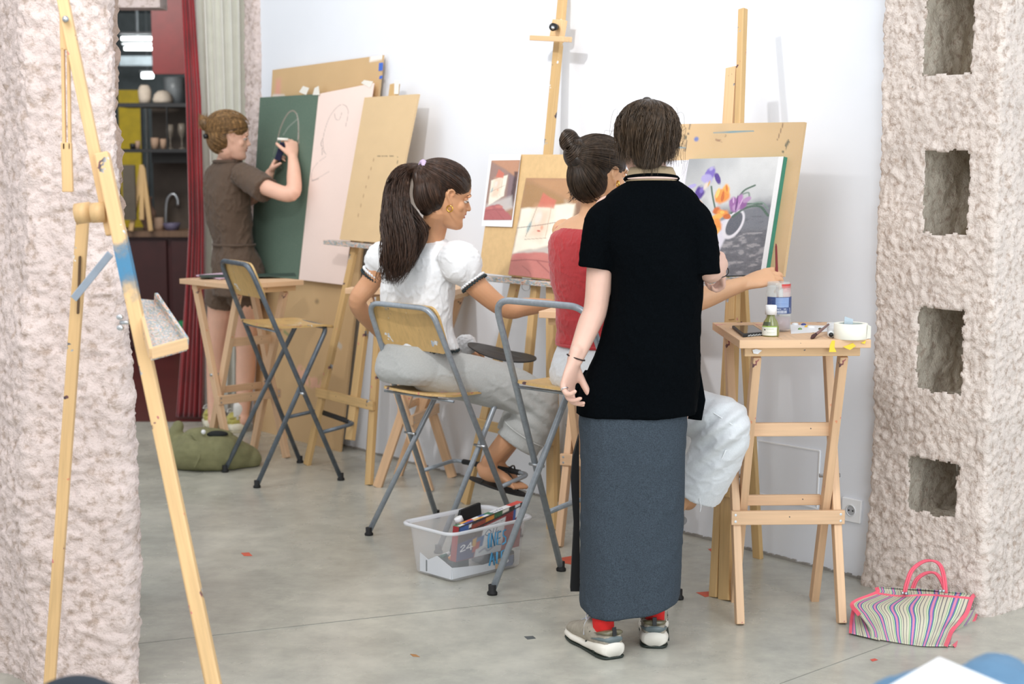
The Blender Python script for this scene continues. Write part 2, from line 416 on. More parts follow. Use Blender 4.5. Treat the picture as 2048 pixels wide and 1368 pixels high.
# rough plaster columns ------------------------------------------------------
def plaster_mat(name, rgb, sc=1.0):
    m, nt, bs = nodes(name); c = lin(rgb); v1 = coords(nt)
    f = noise_n(nt, v1, 5, 6, .6); g = noise_n(nt, v1, 45*sc, 5, .65); h = noise_n(nt, v1, 150*sc, 4, .6)
    col = ramp(nt, f, [(.3, tuple(x*.86 for x in c)), (.6, c), (.8, tuple(min(1, x*1.06) for x in c))])
    col = mixc(nt, ramp(nt, g, [(.34, (.75, .75, .75)), (.5, (0, 0, 0))]), col, lin((170, 148, 132)))  # crevice shade put into the colour: lows of the bump noise go darker
    k = noise_n(nt, v1, 11, 4, .75); hue = noise_n(nt, v1, 3, 1)
    pc = ramp(nt, hue, [(.35, lin((60, 80, 105))), (.5, lin((40, 90, 70))), (.62, lin((190, 120, 70)))])
    col = mixc(nt, ramp(nt, k, [(.745, (0, 0, 0)), (.755, (1, 1, 1))]), col, pc)
    nt.links.new(col, bs.inputs['Base Color']); bs.inputs['Roughness'].default_value = .9; bs.inputs['Specular IOR Level'].default_value = .25
    ad = mk(nt, 'ShaderNodeMath', operation='MULTIPLY_ADD'); nt.links.new(h, ad.inputs[0]); ad.inputs[1].default_value = .5; nt.links.new(g, ad.inputs[2])
    bump(nt, bs, ad.outputs[0], .8, .011); return m
PLA = plaster_mat('rough_pink_plaster', (232, 219, 210)); PLB = plaster_mat('rough_rose_plaster', (226, 209, 203), .8)
def rough_col(name, path, z0, z1, step, amp, mat, niches=(), seed=0, flare=None, lumps=1.0):
    """path: plan polyline (outer side to the left of travel is outside -> normals given), grid displaced outwards"""
    P = [Vector((*p, 0)) for p in path]; seg = []
    for a, b in zip(P[:-1], P[1:]):
        n = max(1, int((b-a).length/step)); seg += [(a.lerp(b, i/n)) for i in range(n)]
    seg.append(P[-1]); n = len(seg)
    co = np.array([[p.x, p.y] for p in seg])
    for _ in range(7): co[1:-1] = .5*co[1:-1]+.25*(co[:-2]+co[2:])
    tg = np.gradient(co, axis=0); tg /= np.linalg.norm(tg, axis=1)[:, None]; nr = np.stack([tg[:, 1], -tg[:, 0]], 1)
    m = int((z1-z0)/step)+1; vs = []; hole = []; off = Vector((seed*7.3, seed*3.1, seed))
    for j in range(m):
        z = z0+(z1-z0)*j/(m-1)
        for i in range(n):
            p = Vector((co[i][0], co[i][1], z)); nn = Vector((nr[i][0], nr[i][1], 0))
            q = p+off
            w_ = noise.noise_vector(q*9)*.03; q2 = q+w_; d = amp*(.9*noise.noise(q*5)+.35*noise.noise(q2*13)*lumps+.55*abs(noise.noise(q2*26))+.8*noise.noise(q2*46)+.65*abs(noise.noise(q2*78)))
            if flare: d += flare(i/(n-1), z)
            jit = Vector((0, 0, 0)); niche = 0
            for (u0, u1, za, zb, dep) in niches:
                wb = .010*noise.noise(q*26)+.007*noise.noise(q*60)
                e = min(p.x*tgx+p.y*tgy-u0, u1-(p.x*tgx+p.y*tgy), z-za, zb-z)+wb
                if e > 0: niche = 1
                elif e > -.03: d += amp*.35*(1+e/.03)
            vs.append(p+nn*(d if not niche else d-.004)); hole.append(niche)
    fs = [f for f in ((j*n+i, j*n+i+1, (j+1)*n+i+1, (j+1)*n+i) for j in range(m-1) for i in range(n-1)) if not all(hole[k] for k in f)]
    me = mesh_from(vs, fs); M = recenter(me); return struct(link(name, me, mat, None, M, True))
# right column: front face parallel to the wall, then a face receding to the right
tgx, tgy = (-WD).x, (-WD).y
cfr = Vector((1.603, 5.25, 0))+WN*.0; cl0 = WP+WD*.005+WN*.035
u = lambda p: p.x*tgx+p.y*tgy
COLP = Plane(cl0, -WD)
def nich(x0, x1, ya, yb, dep=.16):
    ps = [COLP.hit(x, y) for x in (x0, x1) for y in (ya, yb)]
    return (min(u(ps[0]), u(ps[1]))+.0, max(u(ps[2]), u(ps[3])), min(ps[1].z, ps[3].z), max(ps[0].z, ps[2].z), dep)
NI = []
for x0, x1, ya, yb in ((1853, 1955, -60, 152), (1850, 1946, 298, 470), (1836, 1934, 615, 785), (1819, 1922, 918, 1028)):
    a_ = (COLP.hit(x0, (ya+yb)/2), COLP.hit(x1, (ya+yb)/2)); t_ = COLP.hit((x0+x1)/2, ya); b_ = COLP.hit((x0+x1)/2, yb)
    NI.append((u(a_[0]), u(a_[1]), b_.z, t_.z, .30))
ce = cfr+WN*.035-WN*0
p0 = cl0-WN*.05
path = [(p0.x, p0.y), (cl0.x, cl0.y), (ce.x, ce.y), ((ce-WN*.7).x, (ce-WN*.7).y)]
# recessed niches: a rough lining behind each opening
NL = plaster_mat('niche_plaster', (222, 212, 196))  # plaster tone close to the pillar face
def lining(u0, u1, za, zb, dep):
    u0 -= .02; u1 += .02; za -= .03; zb += .02
    base = cl0-Vector((tgx, tgy, 0))*u(cl0)
    pt = lambda uu, dd, z: base+Vector((tgx, tgy, 0))*uu-WN*dd+Vector((0, 0, z)); mb = MB(); st = .012
    def patch(o, a, b):
        na, nb_ = max(2, int(a.length/st)), max(2, int(b.length/st)); nrm = a.cross(b).normalized(); vs = []
        for j in range(nb_+1):
            for i in range(na+1):
                p = o+a*(i/na)+b*(j/nb_); q = p*1.0
                vs.append(p+nrm*.012*(noise.noise(q*12)+.7*noise.noise(q*28)+.5*noise.noise(q*55)))
        mb.add(vs, [(j*(na+1)+i, j*(na+1)+i+1, (j+1)*(na+1)+i+1, (j+1)*(na+1)+i) for j in range(nb_) for i in range(na)])
    H_ = Vector((0, 0, zb-za)); A = pt(u0, .002, za); B = pt(u0, dep, za); C_ = pt(u1, dep, za); D = pt(u1, .002, za)
    e3 = Vector((0, 0, .03)); H2 = H_+e3*2; dx_ = (D-A)*.1; patch(A-e3, B-A, H2); patch(B-e3-dx_, C_-B+dx_*2, H2); patch(C_-e3, D-C_, H2); patch(A-dx_, D-A+dx_*2, (B-A)*1.12); patch(A+H_-dx_, (B-A)*1.12, D-A+dx_*2)
    o = mb.build('niche_lining', NL, None, True); return o
LIN = [lining(*q) for q in NI]
rough_col('trim_right_pillar', path, -.01, 2.55, .0058, .0092, PLA, NI, 1, lambda t, z: .03*max(0, 1-z/.5)**2)
pil = bpy.data.objects['trim_right_pillar']
for o in LIN: o.parent = pil; o.matrix_parent_inverse = pil.matrix_basis.inverted()
q0 = ce-WN*.62; struct(MB().prism([q0, q0-WD*4, q0-WD*4-WN*.15, q0-WN*.15], (0, 0, 3.6)).build('wall_side', WALLM))
# left column in front
lc = [(-1.75, 4.95), (-1.43, 4.36), (-1.05, 4.36), (-1.03, 4.95)]
def lflare(t, z): return .0
rough_col('trim_left_pillar', [(-2.0, 4.9), (-1.48, 4.62), (-1.36, 4.46), (-1.115, 4.44), (-1.085, 4.47), (-1.25, 5.0)], -.01, 2.4, .007, .012, PLB, (), 5, lambda t, z: .03*math.sin(z*2.2+.4)*(1-t)+.012*math.sin(z*3.1), 1.3)
rough_col('trim_far_left_pillar', [(-2.4, 5.25), (-1.5, 5.18), (-1.35, 5.18), (-1.34, 5.5)], -.01, 2.5, .014, .02, plaster_mat('rough_dim_plaster', (196, 172, 158)), (), 9)
# narrow rough strip at the far end of the white wall
we = w1
rough_col('trim_far_pillar', [((we+WD*.13-WN*.2).x, (we+WD*.13-WN*.2).y), ((we+WD*.13+WN*.03).x, (we+WD*.13+WN*.03).y), ((we-WD*.02+WN*.03).x, (we-WD*.02+WN*.03).y), ((we-WD*.02-WN*.05).x, (we-WD*.02-WN*.05).y)][:], 0, 3.4, .012, .012, PLB, (), 12)
# ------------------------------------------------------------------ back room seen through the opening
REDF = plain('dark_red_floor', (92, 34, 32), .35, var=.15, scale=3)
struct(MB().box((-3.4, 15.1, -.049), (5.2, 11.9, .1)).build('floor_back_room', REDF))
GRW = plain('grey_back_wall', (120, 126, 128), .8)
struct(MB().box((-3.4, 21.1, 1.65), (5.4, .1, 3.4)).build('wall_far', GRW))
struct(MB().box((-5.95, 15.2, 1.65), (.1, 11.8, 3.4)).build('wall_left', GRW))
struct(MB().box((-1.0, 15.4, 1.65), (.1, 11.4, 3.4)).build('wall_right', plain('brown_wall', (92, 78, 66), .8)))
struct(MB().box((-3.4, 15.4, 3.4), (5.6, 11.8, .1)).build('ceiling', plain('grey_ceiling', (112, 120, 122), .8)))
def quadbox(name, px, Y, thick, mat, parent=None, bevel=0):
    x0, y0, x1, y1 = px; a, b = at(x0, y0, Y), at(x1, y1, Y)
    return MB().box(((a.x+b.x)/2, Y+thick/2, (a.z+b.z)/2), (abs(b.x-a.x), thick, abs(a.z-b.z))).build(name, mat, parent, bevel=bevel)
struct(quadbox('trim_red_panel', (300, -60, 440, 148), 12.2, .08, plain('red_wall_panel', (112, 26, 26), .45)))
struct(quadbox('trim_lintel', (225, -12, 320, 15), 9.5, .2, PLB))
struct(quadbox('wall_kitchen', (303, 212, 440, 470), 12.9, .06, plain('dark_brown_splashback', (84, 72, 62), .6)))
tag(quadbox('yellow_door', (236, 180, 292, 654), 14.2, .05, plain('yellow_paint', (226, 196, 20), .5)), 'bright yellow door far behind the black shelves', 'door')
tag(quadbox('white_post', (292, 215, 303, 659), 14.0, .06, plain('offwhite_post', (190, 194, 192), .6)), 'narrow pale grey post beside the yellow door', 'post')
em, nt_, bs_ = nodes('tube_light'); bs_.inputs['Emission Color'].default_value = (.93, 1, 1, 1); bs_.inputs['Emission Strength'].default_value = 6; MATS['tube_light'] = em
for i, (x0, x1, y, Y, lb) in enumerate(((243, 304, 77, 16.2, 'upper bright tube lamp on the back room ceiling'), (249, 304, 97, 17.6, 'second bright tube lamp below the uppermost in the back room'), (284, 306, 151, 20.2, 'small round bright lamp lowest in the back room'))):
    a, b = at(x0, y, Y), at(x1, y, Y)
    t = thing('tube_lamp', lb, 'ceiling lamp', (a+b)/2)
    MB().tube([a, b], .018 if i < 2 else .035, 12).build('lamp_tube', em, t, True)
    MB().box((a+b)/2+Vector((0, 0, .05)), (abs(b.x-a.x)+.04, .05, .02)).build('lamp_housing', WHITE_PL, t)
    MB().tube([(a+b)/2+Vector((0, 0, .07)), Vector(((a.x+b.x)/2, Y, 3.35))], .006, 6).build('hanger', ZINC, t)
tag(quadbox('ceiling_beam', (238, 112, 304, 131), 18.5, .25, plain('pale_beam', (205, 214, 220), .6)), 'pale horizontal beam under the tube lamps', 'beam')
# counter with dark red cabinets
ct = thing('kitchen_counter', 'dark red base cabinets with brown worktop in the back room', 'kitchen counter', (-2.85, 12.7, 0))
quadbox('cabinet_body', (200, 474, 440, 702), 12.56, .55, plain('dark_maroon_cabinet', (66, 20, 20), .45), ct)
for x0, x1 in ((236, 338), (341, 400)): quadbox('cabinet_door', (x0, 480, x1, 696), 12.53, .03, plain('maroon_door', (82, 20, 20) if x0 > 300 else (62, 22, 20), .4), ct, .004)
quadbox('worktop', (200, 462, 440, 474), 12.5, .65, wood('brown_worktop', (120, 92, 70)), ct)
# black shelving
BLK = plain('black_steel', (30, 30, 32), .5)
shf = thing('shelf_unit', 'black steel shelf unit hung above the dark red counter', 'shelf', at(310, 305, 12.6))
quadbox('shelf_board', (236, 206, 384, 214), 12.45, .35, BLK, shf); quadbox('shelf_board', (236, 298, 384, 305), 12.45, .35, BLK, shf)
quadbox('shelf_board', (303, 305, 384, 326), 12.6, .2, plain('dark_grey_box', (48, 46, 44), .6), shf)
for x in (283, 334, 378): quadbox('upright', (x-2, 214, x+2, 298), 12.45, .03, BLK, shf)
CLAY = plain('fired_clay', (176, 146, 124), .8); PAPW = plain('offwhite_bisque', (214, 200, 184), .8); GLS = plain('dusty_glass', (150, 140, 128), .15, alpha=.55)
def pot(name, lb, cat, px, py, Y, prof, mat, seg=20, grp=None):
    c = at(px, py, Y); k = Y/F
    t = tag(MB().lathe([(r*k, z*k) for r, z in prof], c, seg).build(name, mat, None, True), lb, cat, grp); return t
Y_ = 12.6
pot('clay_vase', 'tall pale clay vase on the top shelf', 'vase', 290, 206, Y_, [(0, 0), (11, 0), (12, 10), (13, 24), (10, 32), (7, 35), (0, 35)], PAPW)
pot('plaster_dome', 'wide round off-white ceramic bowl upturned on the top shelf', 'bowl', 326, 206, Y_, [(0, 0), (19, 0), (20, 6), (17, 16), (10, 23), (0, 25)], PAPW)
pot('grey_planter', 'translucent grey glass box behind the round bowl on the top shelf', 'glass box', 352, 206, 12.72, [(0, 0), (24, 0), (24, 50), (22, 50), (22, 3), (0, 3)], plain('grey_frosted_glass', (150, 156, 160), .3), 4)
for x, r, h, nm, m_, lb in ((266, 6, 11, 'clay_cup', BLK, 'small black cup leftmost on the lower black shelf'), (276, 5, 16, 'clay_cup', CLAY, 'small clay cup second from left on the lower shelf'),
                           (310, 8, 22, 'clay_cup', CLAY, 'largest pinkish clay beaker on the lower shelf'), (327, 6, 20, 'clay_cup', CLAY, 'clay beaker right of the largest one on the lower shelf')):
    pot(nm, lb, 'cup', x, 298, Y_, [(0, 0), (r*.85, 0), (r, h*.5), (r, h), (r*.88, h), (r*.8, 2), (0, 2)], m_)
for x, h, lb in ((341, 48, 'left tall wine glass on the lower black shelf'), (364, 50, 'right tall wine glass on the lower black shelf beside the red curtain')):
    pot('wine_glass', lb, 'glass', x, 298, Y_, [(0, 0), (7, 0), (7, 1), (1.2, 3), (1.2, h*.42), (6, h*.55), (8, h*.75), (6.5, h), (6, h), (7, h*.75), (0, h*.5)], GLS)
pot('clay_vase', 'bulbous pinkish clay vase on the back room worktop', 'vase', 296, 462, 12.7, [(0, 0), (10, 0), (9, 10), (16, 26), (17, 38), (9, 50), (8, 62), (11, 68), (0, 68)], plain('pink_clay', (160, 128, 112), .8))
pot('clay_jar', 'short clay jar right of the bulbous vase on worktop', 'jar', 318, 462, 12.62, [(0, 0), (9, 0), (10, 10), (9, 27), (0, 27)], CLAY)
pot('purple_bowl', 'low purple-grey bowl on the back room worktop', 'bowl', 344, 462, 12.62, [(0, 0), (12, 0), (18, 16), (16, 16), (10, 3), (0, 3)], plain('purple_grey', (98, 92, 116), .6))
tp = tag(MB().tube(spline([at(332, 462, 12.8), at(332, 420, 12.8), at(336, 396, 12.8), at(347, 388, 12.8), at(355, 398, 12.8), at(356, 412, 12.8)], 20), .014, 10).build('kitchen_tap', ZINC, None, True), 'curved steel tap rising from the back room worktop', 'tap')
be = thing('back_easel', 'small wooden easel with a dark canvas beside the worktop in the back room', 'easel', at(272, 462, 12.45))
for a_, b_ in (((284, 335), (262, 462)), ((286, 335), (302, 462)), ((284, 330), (284, 440))): bar_obj('leg', at(*b_, 12.45), at(*a_, 12.5), .035, .03, PINE_O, be)
quadbox('canvas', (244, 330, 272, 440), 12.42, .03, plain('dark_canvas', (92, 84, 72), .7), be)

# ------------------------------------------------------------------ curtains
def curtain(name, lb, rows, Y, folds, amp, mat, seed):
    r_ = np.random.default_rng(seed); nu, nv = folds*14, 60; ys = np.linspace(rows[0][0], rows[-1][0], nv)
    R = np.array(rows, float); vs = []
    ph = np.cumsum(r_.uniform(.6, 1.4, nu)); ph = ph/ph[-1]*folds*2*math.pi; am = np.interp(np.arange(nu), np.linspace(0, nu, folds*2), r_.uniform(.5, 1.25, folds*2))
    for j, y in enumerate(ys):
        xl = np.interp(y, R[:, 0], R[:, 1]); xr = np.interp(y, R[:, 0], R[:, 2])
        for i in range(nu):
            u_ = i/(nu-1); p = at(xl+(xr-xl)*u_, y, Y)
            k = ph[i]+.35*math.sin(j*.09+i*.05)
            vs.append((p.x+.25*amp*am[i]*math.sin(2*k), Y+amp*am[i]*math.sin(k)*(1-.25*j/nv), max(p.z, .012)))
    fs = [(j*nu+i, j*nu+i+1, (j+1)*nu+i+1, (j+1)*nu+i) for j in range(nv-1) for i in range(nu-1)]
    me = mesh_from(vs, fs); M = recenter(me); o = link(name, me, mat, None, M, True)
    s = o.modifiers.new('thick', 'SOLIDIFY'); s.thickness = .006; s.offset = 0
    return tag(o, lb, 'curtain')
curtain('velvet_curtain', 'deep red velvet curtain hanging left of the grey curtain', [(-60, 362, 384), (200, 372, 402), (450, 378, 408), (620, 368, 408), (760, 358, 406), (838, 352, 404)], 9.25, 5, .028, plain('red_velvet', (142, 10, 22), .75, var=.25, scale=6, sheen=.6), 1)
curtain('linen_curtain', 'long pale grey curtain hanging behind the woman in brown', [(-60, 381, 520), (200, 392, 520), (450, 402, 520), (850, 404, 520)], 9.33, 8, .032, plain('grey_linen', (226, 225, 215), .85, var=.04, bmp=.1, bscale=300), 2)

# ------------------------------------------------------------------ leaning boards on the left
BB = Plane((-.895, 8.202, 0), (.628, -.778), .040)
bp = [BB.hit(*p) for p in ((545, 140), (765, 110), (680, 904), (505, 862))]
BBI = Img(260, 120, (205, 170, 122)); BBI.mottled(.05, 9, 1)
BBI.poly([(.05, .03), (.09, .03), (.1, .09), (.04, .09)], (226, 150, 140), .02, .7)
BBI.line([(.03, .075), (.13, .078)], .02, (232, 226, 216), .8); BBI.poly([(.9, -.01), (1.01, -.01), (1.01, .012), (.9, .015)], (240, 236, 230))
BBI.ell(.62, .62, .03, .02, (110, 90, 60), 0, .6, .6); BBI.line([(.5, .81), (.6, .83), (.72, .84)], .045, (232, 176, 150), .8, rag=.4, seed=3)
BBI.line([(.85, .72), (.9, .73)], .02, (196, 200, 196), .6); BBI.line([(.3, .71), (.36, .72)], .012, (110, 140, 90), .7)
MDF_P = attr_mat('painted_board', .7)
bb = tag(panel('mdf_board', bp, .012, MDF_P, None, BBI), 'tall bare brown fibreboard leaning on the white wall behind pink sheet', 'board'); ROOTS[bb] = bb.matrix_basis.copy()
def stuck(name, px, pl, off, thick, mat, parent, img=None, curl=None):
    return panel(name, [pl.hit(x, y, off) for x, y in px], thick, mat, parent, img, curl=curl)
TAPE = plain('masking_tape', (232, 228, 218), .7, var=.03); BTAPE = plain('blue_tape', (70, 110, 200), .6)
stuck('tape_strip', [(758, 126), (766, 125), (765, 141), (757, 142)], BB, .002, .001, BTAPE, bb)
stuck('tape_strip', [(759, 152), (765, 151), (764, 157), (758, 158)], BB, .002, .001, BTAPE, bb)
GI = Img(300, 100, (82, 108, 92)); GI.mottled(.06, 5, 4)
CH = (176, 178, 170); CD = (190, 160, 150)
GI.line([(.36, .27), (.42, .17), (.52, .10), (.62, .085), (.7, .12), (.74, .2), (.76, .26)], .012, CD, .55, rag=.3)
GI.line([(.42, .24), (.5, .2), (.56, .17), (.7, .13)], .010, CH, .5, rag=.3); GI.line([(.68, .1), (.73, .16), (.74, .24)], .012, CH, .5, rag=.25, seed=4)
GI.line([(.36, .26), (.3, .36), (.27, .44)], .008, CH, .35, rag=.35); GI.line([(.45, .23), (.4, .3), (.42, .36), (.5, .4)], .008, CH, .35, rag=.4)
green = tag(stuck('green_board', [(520, 195), (636, 188), (596, 560), (499, 550)], BB, .040, .006, attr_mat('paper', .85), None, GI), 'large dark green sheet with a faint chalk head drawn on it', 'drawing board'); ROOTS[green] = green.matrix_basis.copy()
for q in ([(598, 184), (606, 172), (618, 176), (612, 190)], [(625, 190), (629, 176), (637, 172), (639, 190)]): stuck('tape_strip', q, BB, .043, .001, TAPE, green)
PI_ = Img(300, 90, (247, 224, 214)); PI_.mottled(.015, 5, 4); G_ = (120, 112, 110)
def sk(pts, w=.006, al=.6): PI_.line(pts, w, G_, al, rag=.25, seed=int(pts[0][0]*99))
sk([(.24, .31), (.2, .24), (.27, .14), (.42, .085), (.55, .09), (.62, .13), (.6, .2)]); sk([(.36, .12), (.4, .15), (.47, .155), (.5, .12)])
sk([(.24, .31), (.3, .33)]); sk([(.2, .24), (.17, .27), (.2, .29), (.22, .33)], .007, .8); sk([(.3, .34), (.15, .37), (.06, .41), (.07, .46), (.2, .45), (.4, .42)], .006, .5); sk([(.07, .465), (.2, .455)], .012, .5)
pink = tag(stuck('pink_sheet', [(636, 188), (748, 166), (688, 570), (596, 559)], BB, .036, .003, attr_mat('paper', .85), None, PI_), 'tall pale pink paper sheet with light pencil portrait beside green board', 'paper sheet'); ROOTS[pink] = pink.matrix_basis.copy()
stuck('tape_strip', [(722, 166), (728, 160), (746, 163), (740, 176)], BB, .038, .001, TAPE, pink)

# ------------------------------------------------------------------ easels
def ext(p, q, k): return p+(q-p)*k
def easel(lb, pl, lf, rf, apx, mast, cross, ledge, ledge_off, rear, wood_, mw=.045, lw=.045, name='studio_easel', ledge_mat=None, mast_lo=None, lt=.022):
    fL = Vector((lf[0], lf[1], 0)); fR = Vector((rf[0], rf[1], 0)); t = thing(name, lb, 'easel', (fL+fR)/2)
    A = pl.hit(*apx)
    aL = A-pl.h*.035; aR = A+pl.h*.035
    bar_obj('front_leg', fL, aL, lw, lt, wood_, t, pl.h); bar_obj('front_leg', fR, aR, lw, lt, wood_, t, pl.h)
    m0, m1 = pl.hit(*mast[0], .004), pl.hit(*mast[1], .004); bar_obj('mast', m0, m1, mw, .024, wood_, t, pl.h)
    rf_ = Vector((rear[0], rear[1], 0)); bar_obj('rear_leg', rf_, A+pl.away*.02-Vector((0, 0, .03)), .04, .02, wood_, t, pl.h)
    z = cross; kL = z/aL.z; c0, c1 = ext(fL, aL, kL)+pl.n*.018, ext(fR, aR, kL)+pl.n*.018
    d = (c1-c0).normalized(); bar_obj('crossbar', c0-d*.03, c1+d*.03, .045, .016, wood_, t, (0, 0, 1))
    if ledge:
        a, b = [pl.hit(x, y, ledge_off) for x, y in ledge]; bar_obj('ledge', a, b, .022, .05, ledge_mat or wood_, t, (0, 0, 1))
    MB().tube([A+pl.n*.03, A-pl.n*.05], .006, 10).build('bolt', ZINC, t, True)
    return t
def ledge_paint(name, seed):
    m, nt, bs = nodes(name); v1 = coords(nt, (6, 6, 1)); f = noise_n(nt, v1, 26, 4, .7)
    nt.links.new(ramp(nt, f, [(.28, lin((60, 70, 52))), (.4, lin((190, 168, 110))), (.47, lin((96, 146, 186))), (.54, lin((230, 214, 190))), (.6, lin((214, 148, 120))), (.68, lin((44, 58, 62)))]), bs.inputs['Base Color'])
    bs.inputs['Roughness'].default_value = .5; return m
LP = ledge_paint('paint_crusted_wood', 0)
# left easel (bare board)
PL = Plane((-.67, 7.366, 0), (.587, -.81), .2)
eL = easel('left wooden easel holding a bare board, paint-crusted ledge', PL, (-1.022, 7.851), (-.67, 7.366), (775, 235), ((700, 880), (790, 168)), .36, ((655, 484), (775, 496)), .03, (-.72, 7.92), PINE_O, .06, .045, ledge_mat=LP)
LI = Img(150, 60, (214, 184, 140)); LI.mottled(.04, 6, 2)
LI.line([(.42, .4), (.36, .62), (.3, .86)], .004, (150, 110, 80), .8, rag=.2); LI.line([(.42, .42), (.6, .415), (.86, .42)], .006, (70, 60, 45), .8, rag=.42); LI.line([(.86, .42), (.88, .47)], .006, (70, 60, 45), .8, rag=.3)
bl = tag(stuck('drawing_board', [(729, 195), (837, 188), (776, 487), (679, 479)], PL, .035, .01, MDF_P, None, LI), 'bare pale brown board with faint rectangle marks on the left easel', 'board')
stuck('paper_scrap', [(789, 160), (798, 161), (796, 188), (788, 188)], PL, .03, .002, TAPE, None); tag(bpy.data.objects['paper_scrap'], 'small pale paper scrap at the top of left easel mast', 'paper')
# middle easel
PM = Plane((-.209, 6.966, 0), (.6, -.8), .15)
eM = easel('middle wooden easel with tall mast behind the woman in red', PM, (-.209, 6.966), (.165, 6.47), (1092, 345), ((1052, 780), (1126, -10)), .36, ((966, 556), (1168, 574)), .03, (.2, 7.02), PINE_O, .042, .05, ledge_mat=LP)
for nm, a_, b_, w_, t_, off in (('top_clamp', (1120, 40), (1114, 74), .07, .03, .035),): bar_obj(nm, PM.hit(*b_, off), PM.hit(*a_, off), w_, t_, PINE, eM, PM.h)
bar_obj('clamp_jaw', PM.hit(1068, 76, .09), PM.hit(1135, 79, .09), .022, .05, PINE_P, eM, (0, 0, 1))
MB().tube([PM.hit(1113, 54, .05), PM.hit(1106, 54, .10)], [.012, .017], 14).build('clamp_knob', BLACK_PL, eM, True)
MB().tube([PM.hit(1110, 58, .075)+Vector((0, 0, 0)), PM.hit(1105, 55, .104)], .007, 10).build('clamp_screw', ZINC, eM, True)
MB().tube([PM.hit(1052, 573, .03)+Vector((.018*math.cos(a), 0, .018*math.sin(a))) for a in np.linspace(0, 6.28, 20)], .0018, 6).build('wire_ring', ZINC, eM, True)
MI = plain('mdf_plain', (216, 182, 132), .75, var=.06, scale=40)
bm_ = tag(stuck('drawing_board', [(990, 309), (1190, 309), (1166, 568), (957, 545)], PM, .036, .01, MI, None), 'pale brown board on the middle easel carrying print and bedroom painting', 'board'); ROOTS[bm_] = bm_.matrix_basis.copy()
def bedroom(h, w, bold):
    I = Img(h, w, (168, 128, 98)); n = lambda s: I.nz(5, s)
    I.poly([(0, 0), (1, 0), (1, .3), (.55, .16), (.0, .02)], (196, 142, 112) if not bold else (190, 142, 98), .05, .8)
    I.poly([(0, .02), (.55, .16), (1, .32), (1, .8), (0, .8)], (150, 122, 118) if not bold else (168, 128, 78), .04, .75)
    I.poly([(.7, .22), (.98, .3), (.96, .78), (.72, .72)], (120, 100, 110) if not bold else (196, 176, 154), .04, .8)
    I.poly([(.88, .2), (1.0, .2), (1.0, .78), (.85, .75)], (62, 34, 40) if not bold else (128, 92, 70), .03, .9, .04, 3)
    I.poly([(.03, .74), (.9, .6), (1, .8), (.5, .9), (0, .8)], (206, 200, 196), .06, .8)
    I.poly([(.1, .34), (.66, .25), (.62, .6), (.1, .76)] if not bold else [(.02, .32), (.5, .27), (.86, .25), (.8, .63), (.02, .78)], (244, 236, 218), .02, 1, .02, 5)
    cx = .27 if not bold else .30
    I.poly([(cx-.03, .29), (cx+.03, .15), (cx+.26, .22), (cx+.24, .3)], (206, 112, 92), .015, .95, .02, 7)
    I.poly([(cx-.05, .3), (cx+.22, .3), (cx+.2, .52), (cx+.12, .62), (cx-.1, .6)], (232, 180, 150), .08, .55, .05, 9)
    I.ell(cx+.02, .4, .07, .14, (238, 224, 214), .1, .5, .8); I.ell(cx-.1, .5, .04, .13, (120, 170, 180), .2, .6, .7); I.ell(cx+.1, .5, .03, .05, (220, 130, 90), 0, .6, .6)
    if bold: I.ell(cx+.06, .535, .035, .018, (196, 90, 70), .1, .4, .9); I.line([(cx-.13, .6), (cx-.03, .3)], .005, (90, 80, 70), .8); I.line([(cx-.14, .63), (cx+.2, .6)], .005, (110, 90, 70), .7)
    I.line([(.08, .54), (.62, .42)] if not bold else [(0, .52), (.4, .47), (.86, .4)], .007, (110, 98, 90), .9); I.line([(.5, .28), (.48, .6)], .006, (190, 160, 130), .8)
    bed = (178, 96, 98) if not bold else (198, 120, 112)
    I.poly([(0, .82), (.2, .76), (.5, .74), (.62, .78), (1, .96), (1, 1.02), (0, 1.02)], bed, .02, 1, .04, 11)
    I.ell(.16, .80, .17, .05, (196, 112, 108), .0, .3, .9); I.ell(.5, .78, .17, .055, (204, 122, 114), 0, .3, .9)
    I.line([(.0, .86), (.3, .83), (.66, .84)], .014, (140, 66, 66), .6); I.line([(.42, .84), (.6, .93), (.75, 1)], .014, (150, 74, 74), .6); I.line([(.2, .9), (.32, .95), (.36, 1)], .01, (150, 78, 76), .5)
    return I.mottled(.07 if bold else .04, 8, 3)
pr = tag(stuck('photo_print', [(979, 309), (1042, 309), (1024, 454), (963, 452)], PM, .044, .0008, WHITE_PL, None, None), 'small white-bordered print of a bedroom taped left on the middle board', 'print'); ROOTS[pr] = pr.matrix_basis.copy()
stuck('printed_picture', [(983, 321), (1040, 320), (1023, 440), (967, 440)], PM, .0455, .0004, attr_mat('print_gloss', .35), pr, bedroom(140, 66, False))
mp_ = tag(stuck('bedroom_painting', [(1052, 356), (1176, 357), (1150, 564), (1016, 549)], PM, .042, .003, attr_mat('oil_paint', .5, .2), None, bedroom(190, 120, True)), 'unframed painting of a pink bed and sunlit window on middle easel', 'painting')
# right easel
PR = Plane((.741, 5.42, 0), (.6, -.8), .18)
eR = easel('right ochre wooden easel carrying the flower painting', PR, (.30, 5.95), (.741, 5.42), (1462, 275), ((1466, 640), (1486, 18)), .37, ((1380, 562), (1540, 557)), .04, (.944, 6.0), PINE_O, .028, .052, ledge_mat=LP)
bar_obj('head_block', PR.hit(1458, 262, -.004), PR.hit(1466, 135, -.004), .052, .026, PINE_P, eR, PR.h)
bar_obj('leg_brace', fl(1430, 1199)+Vector((.0, .03, 0)), PR.hit(1462, 590, -.03), .035, .02, PINE_O, eR, PR.h)
RI = Img(150, 150, (206, 174, 130)); RI.mottled(.05, 7, 2)
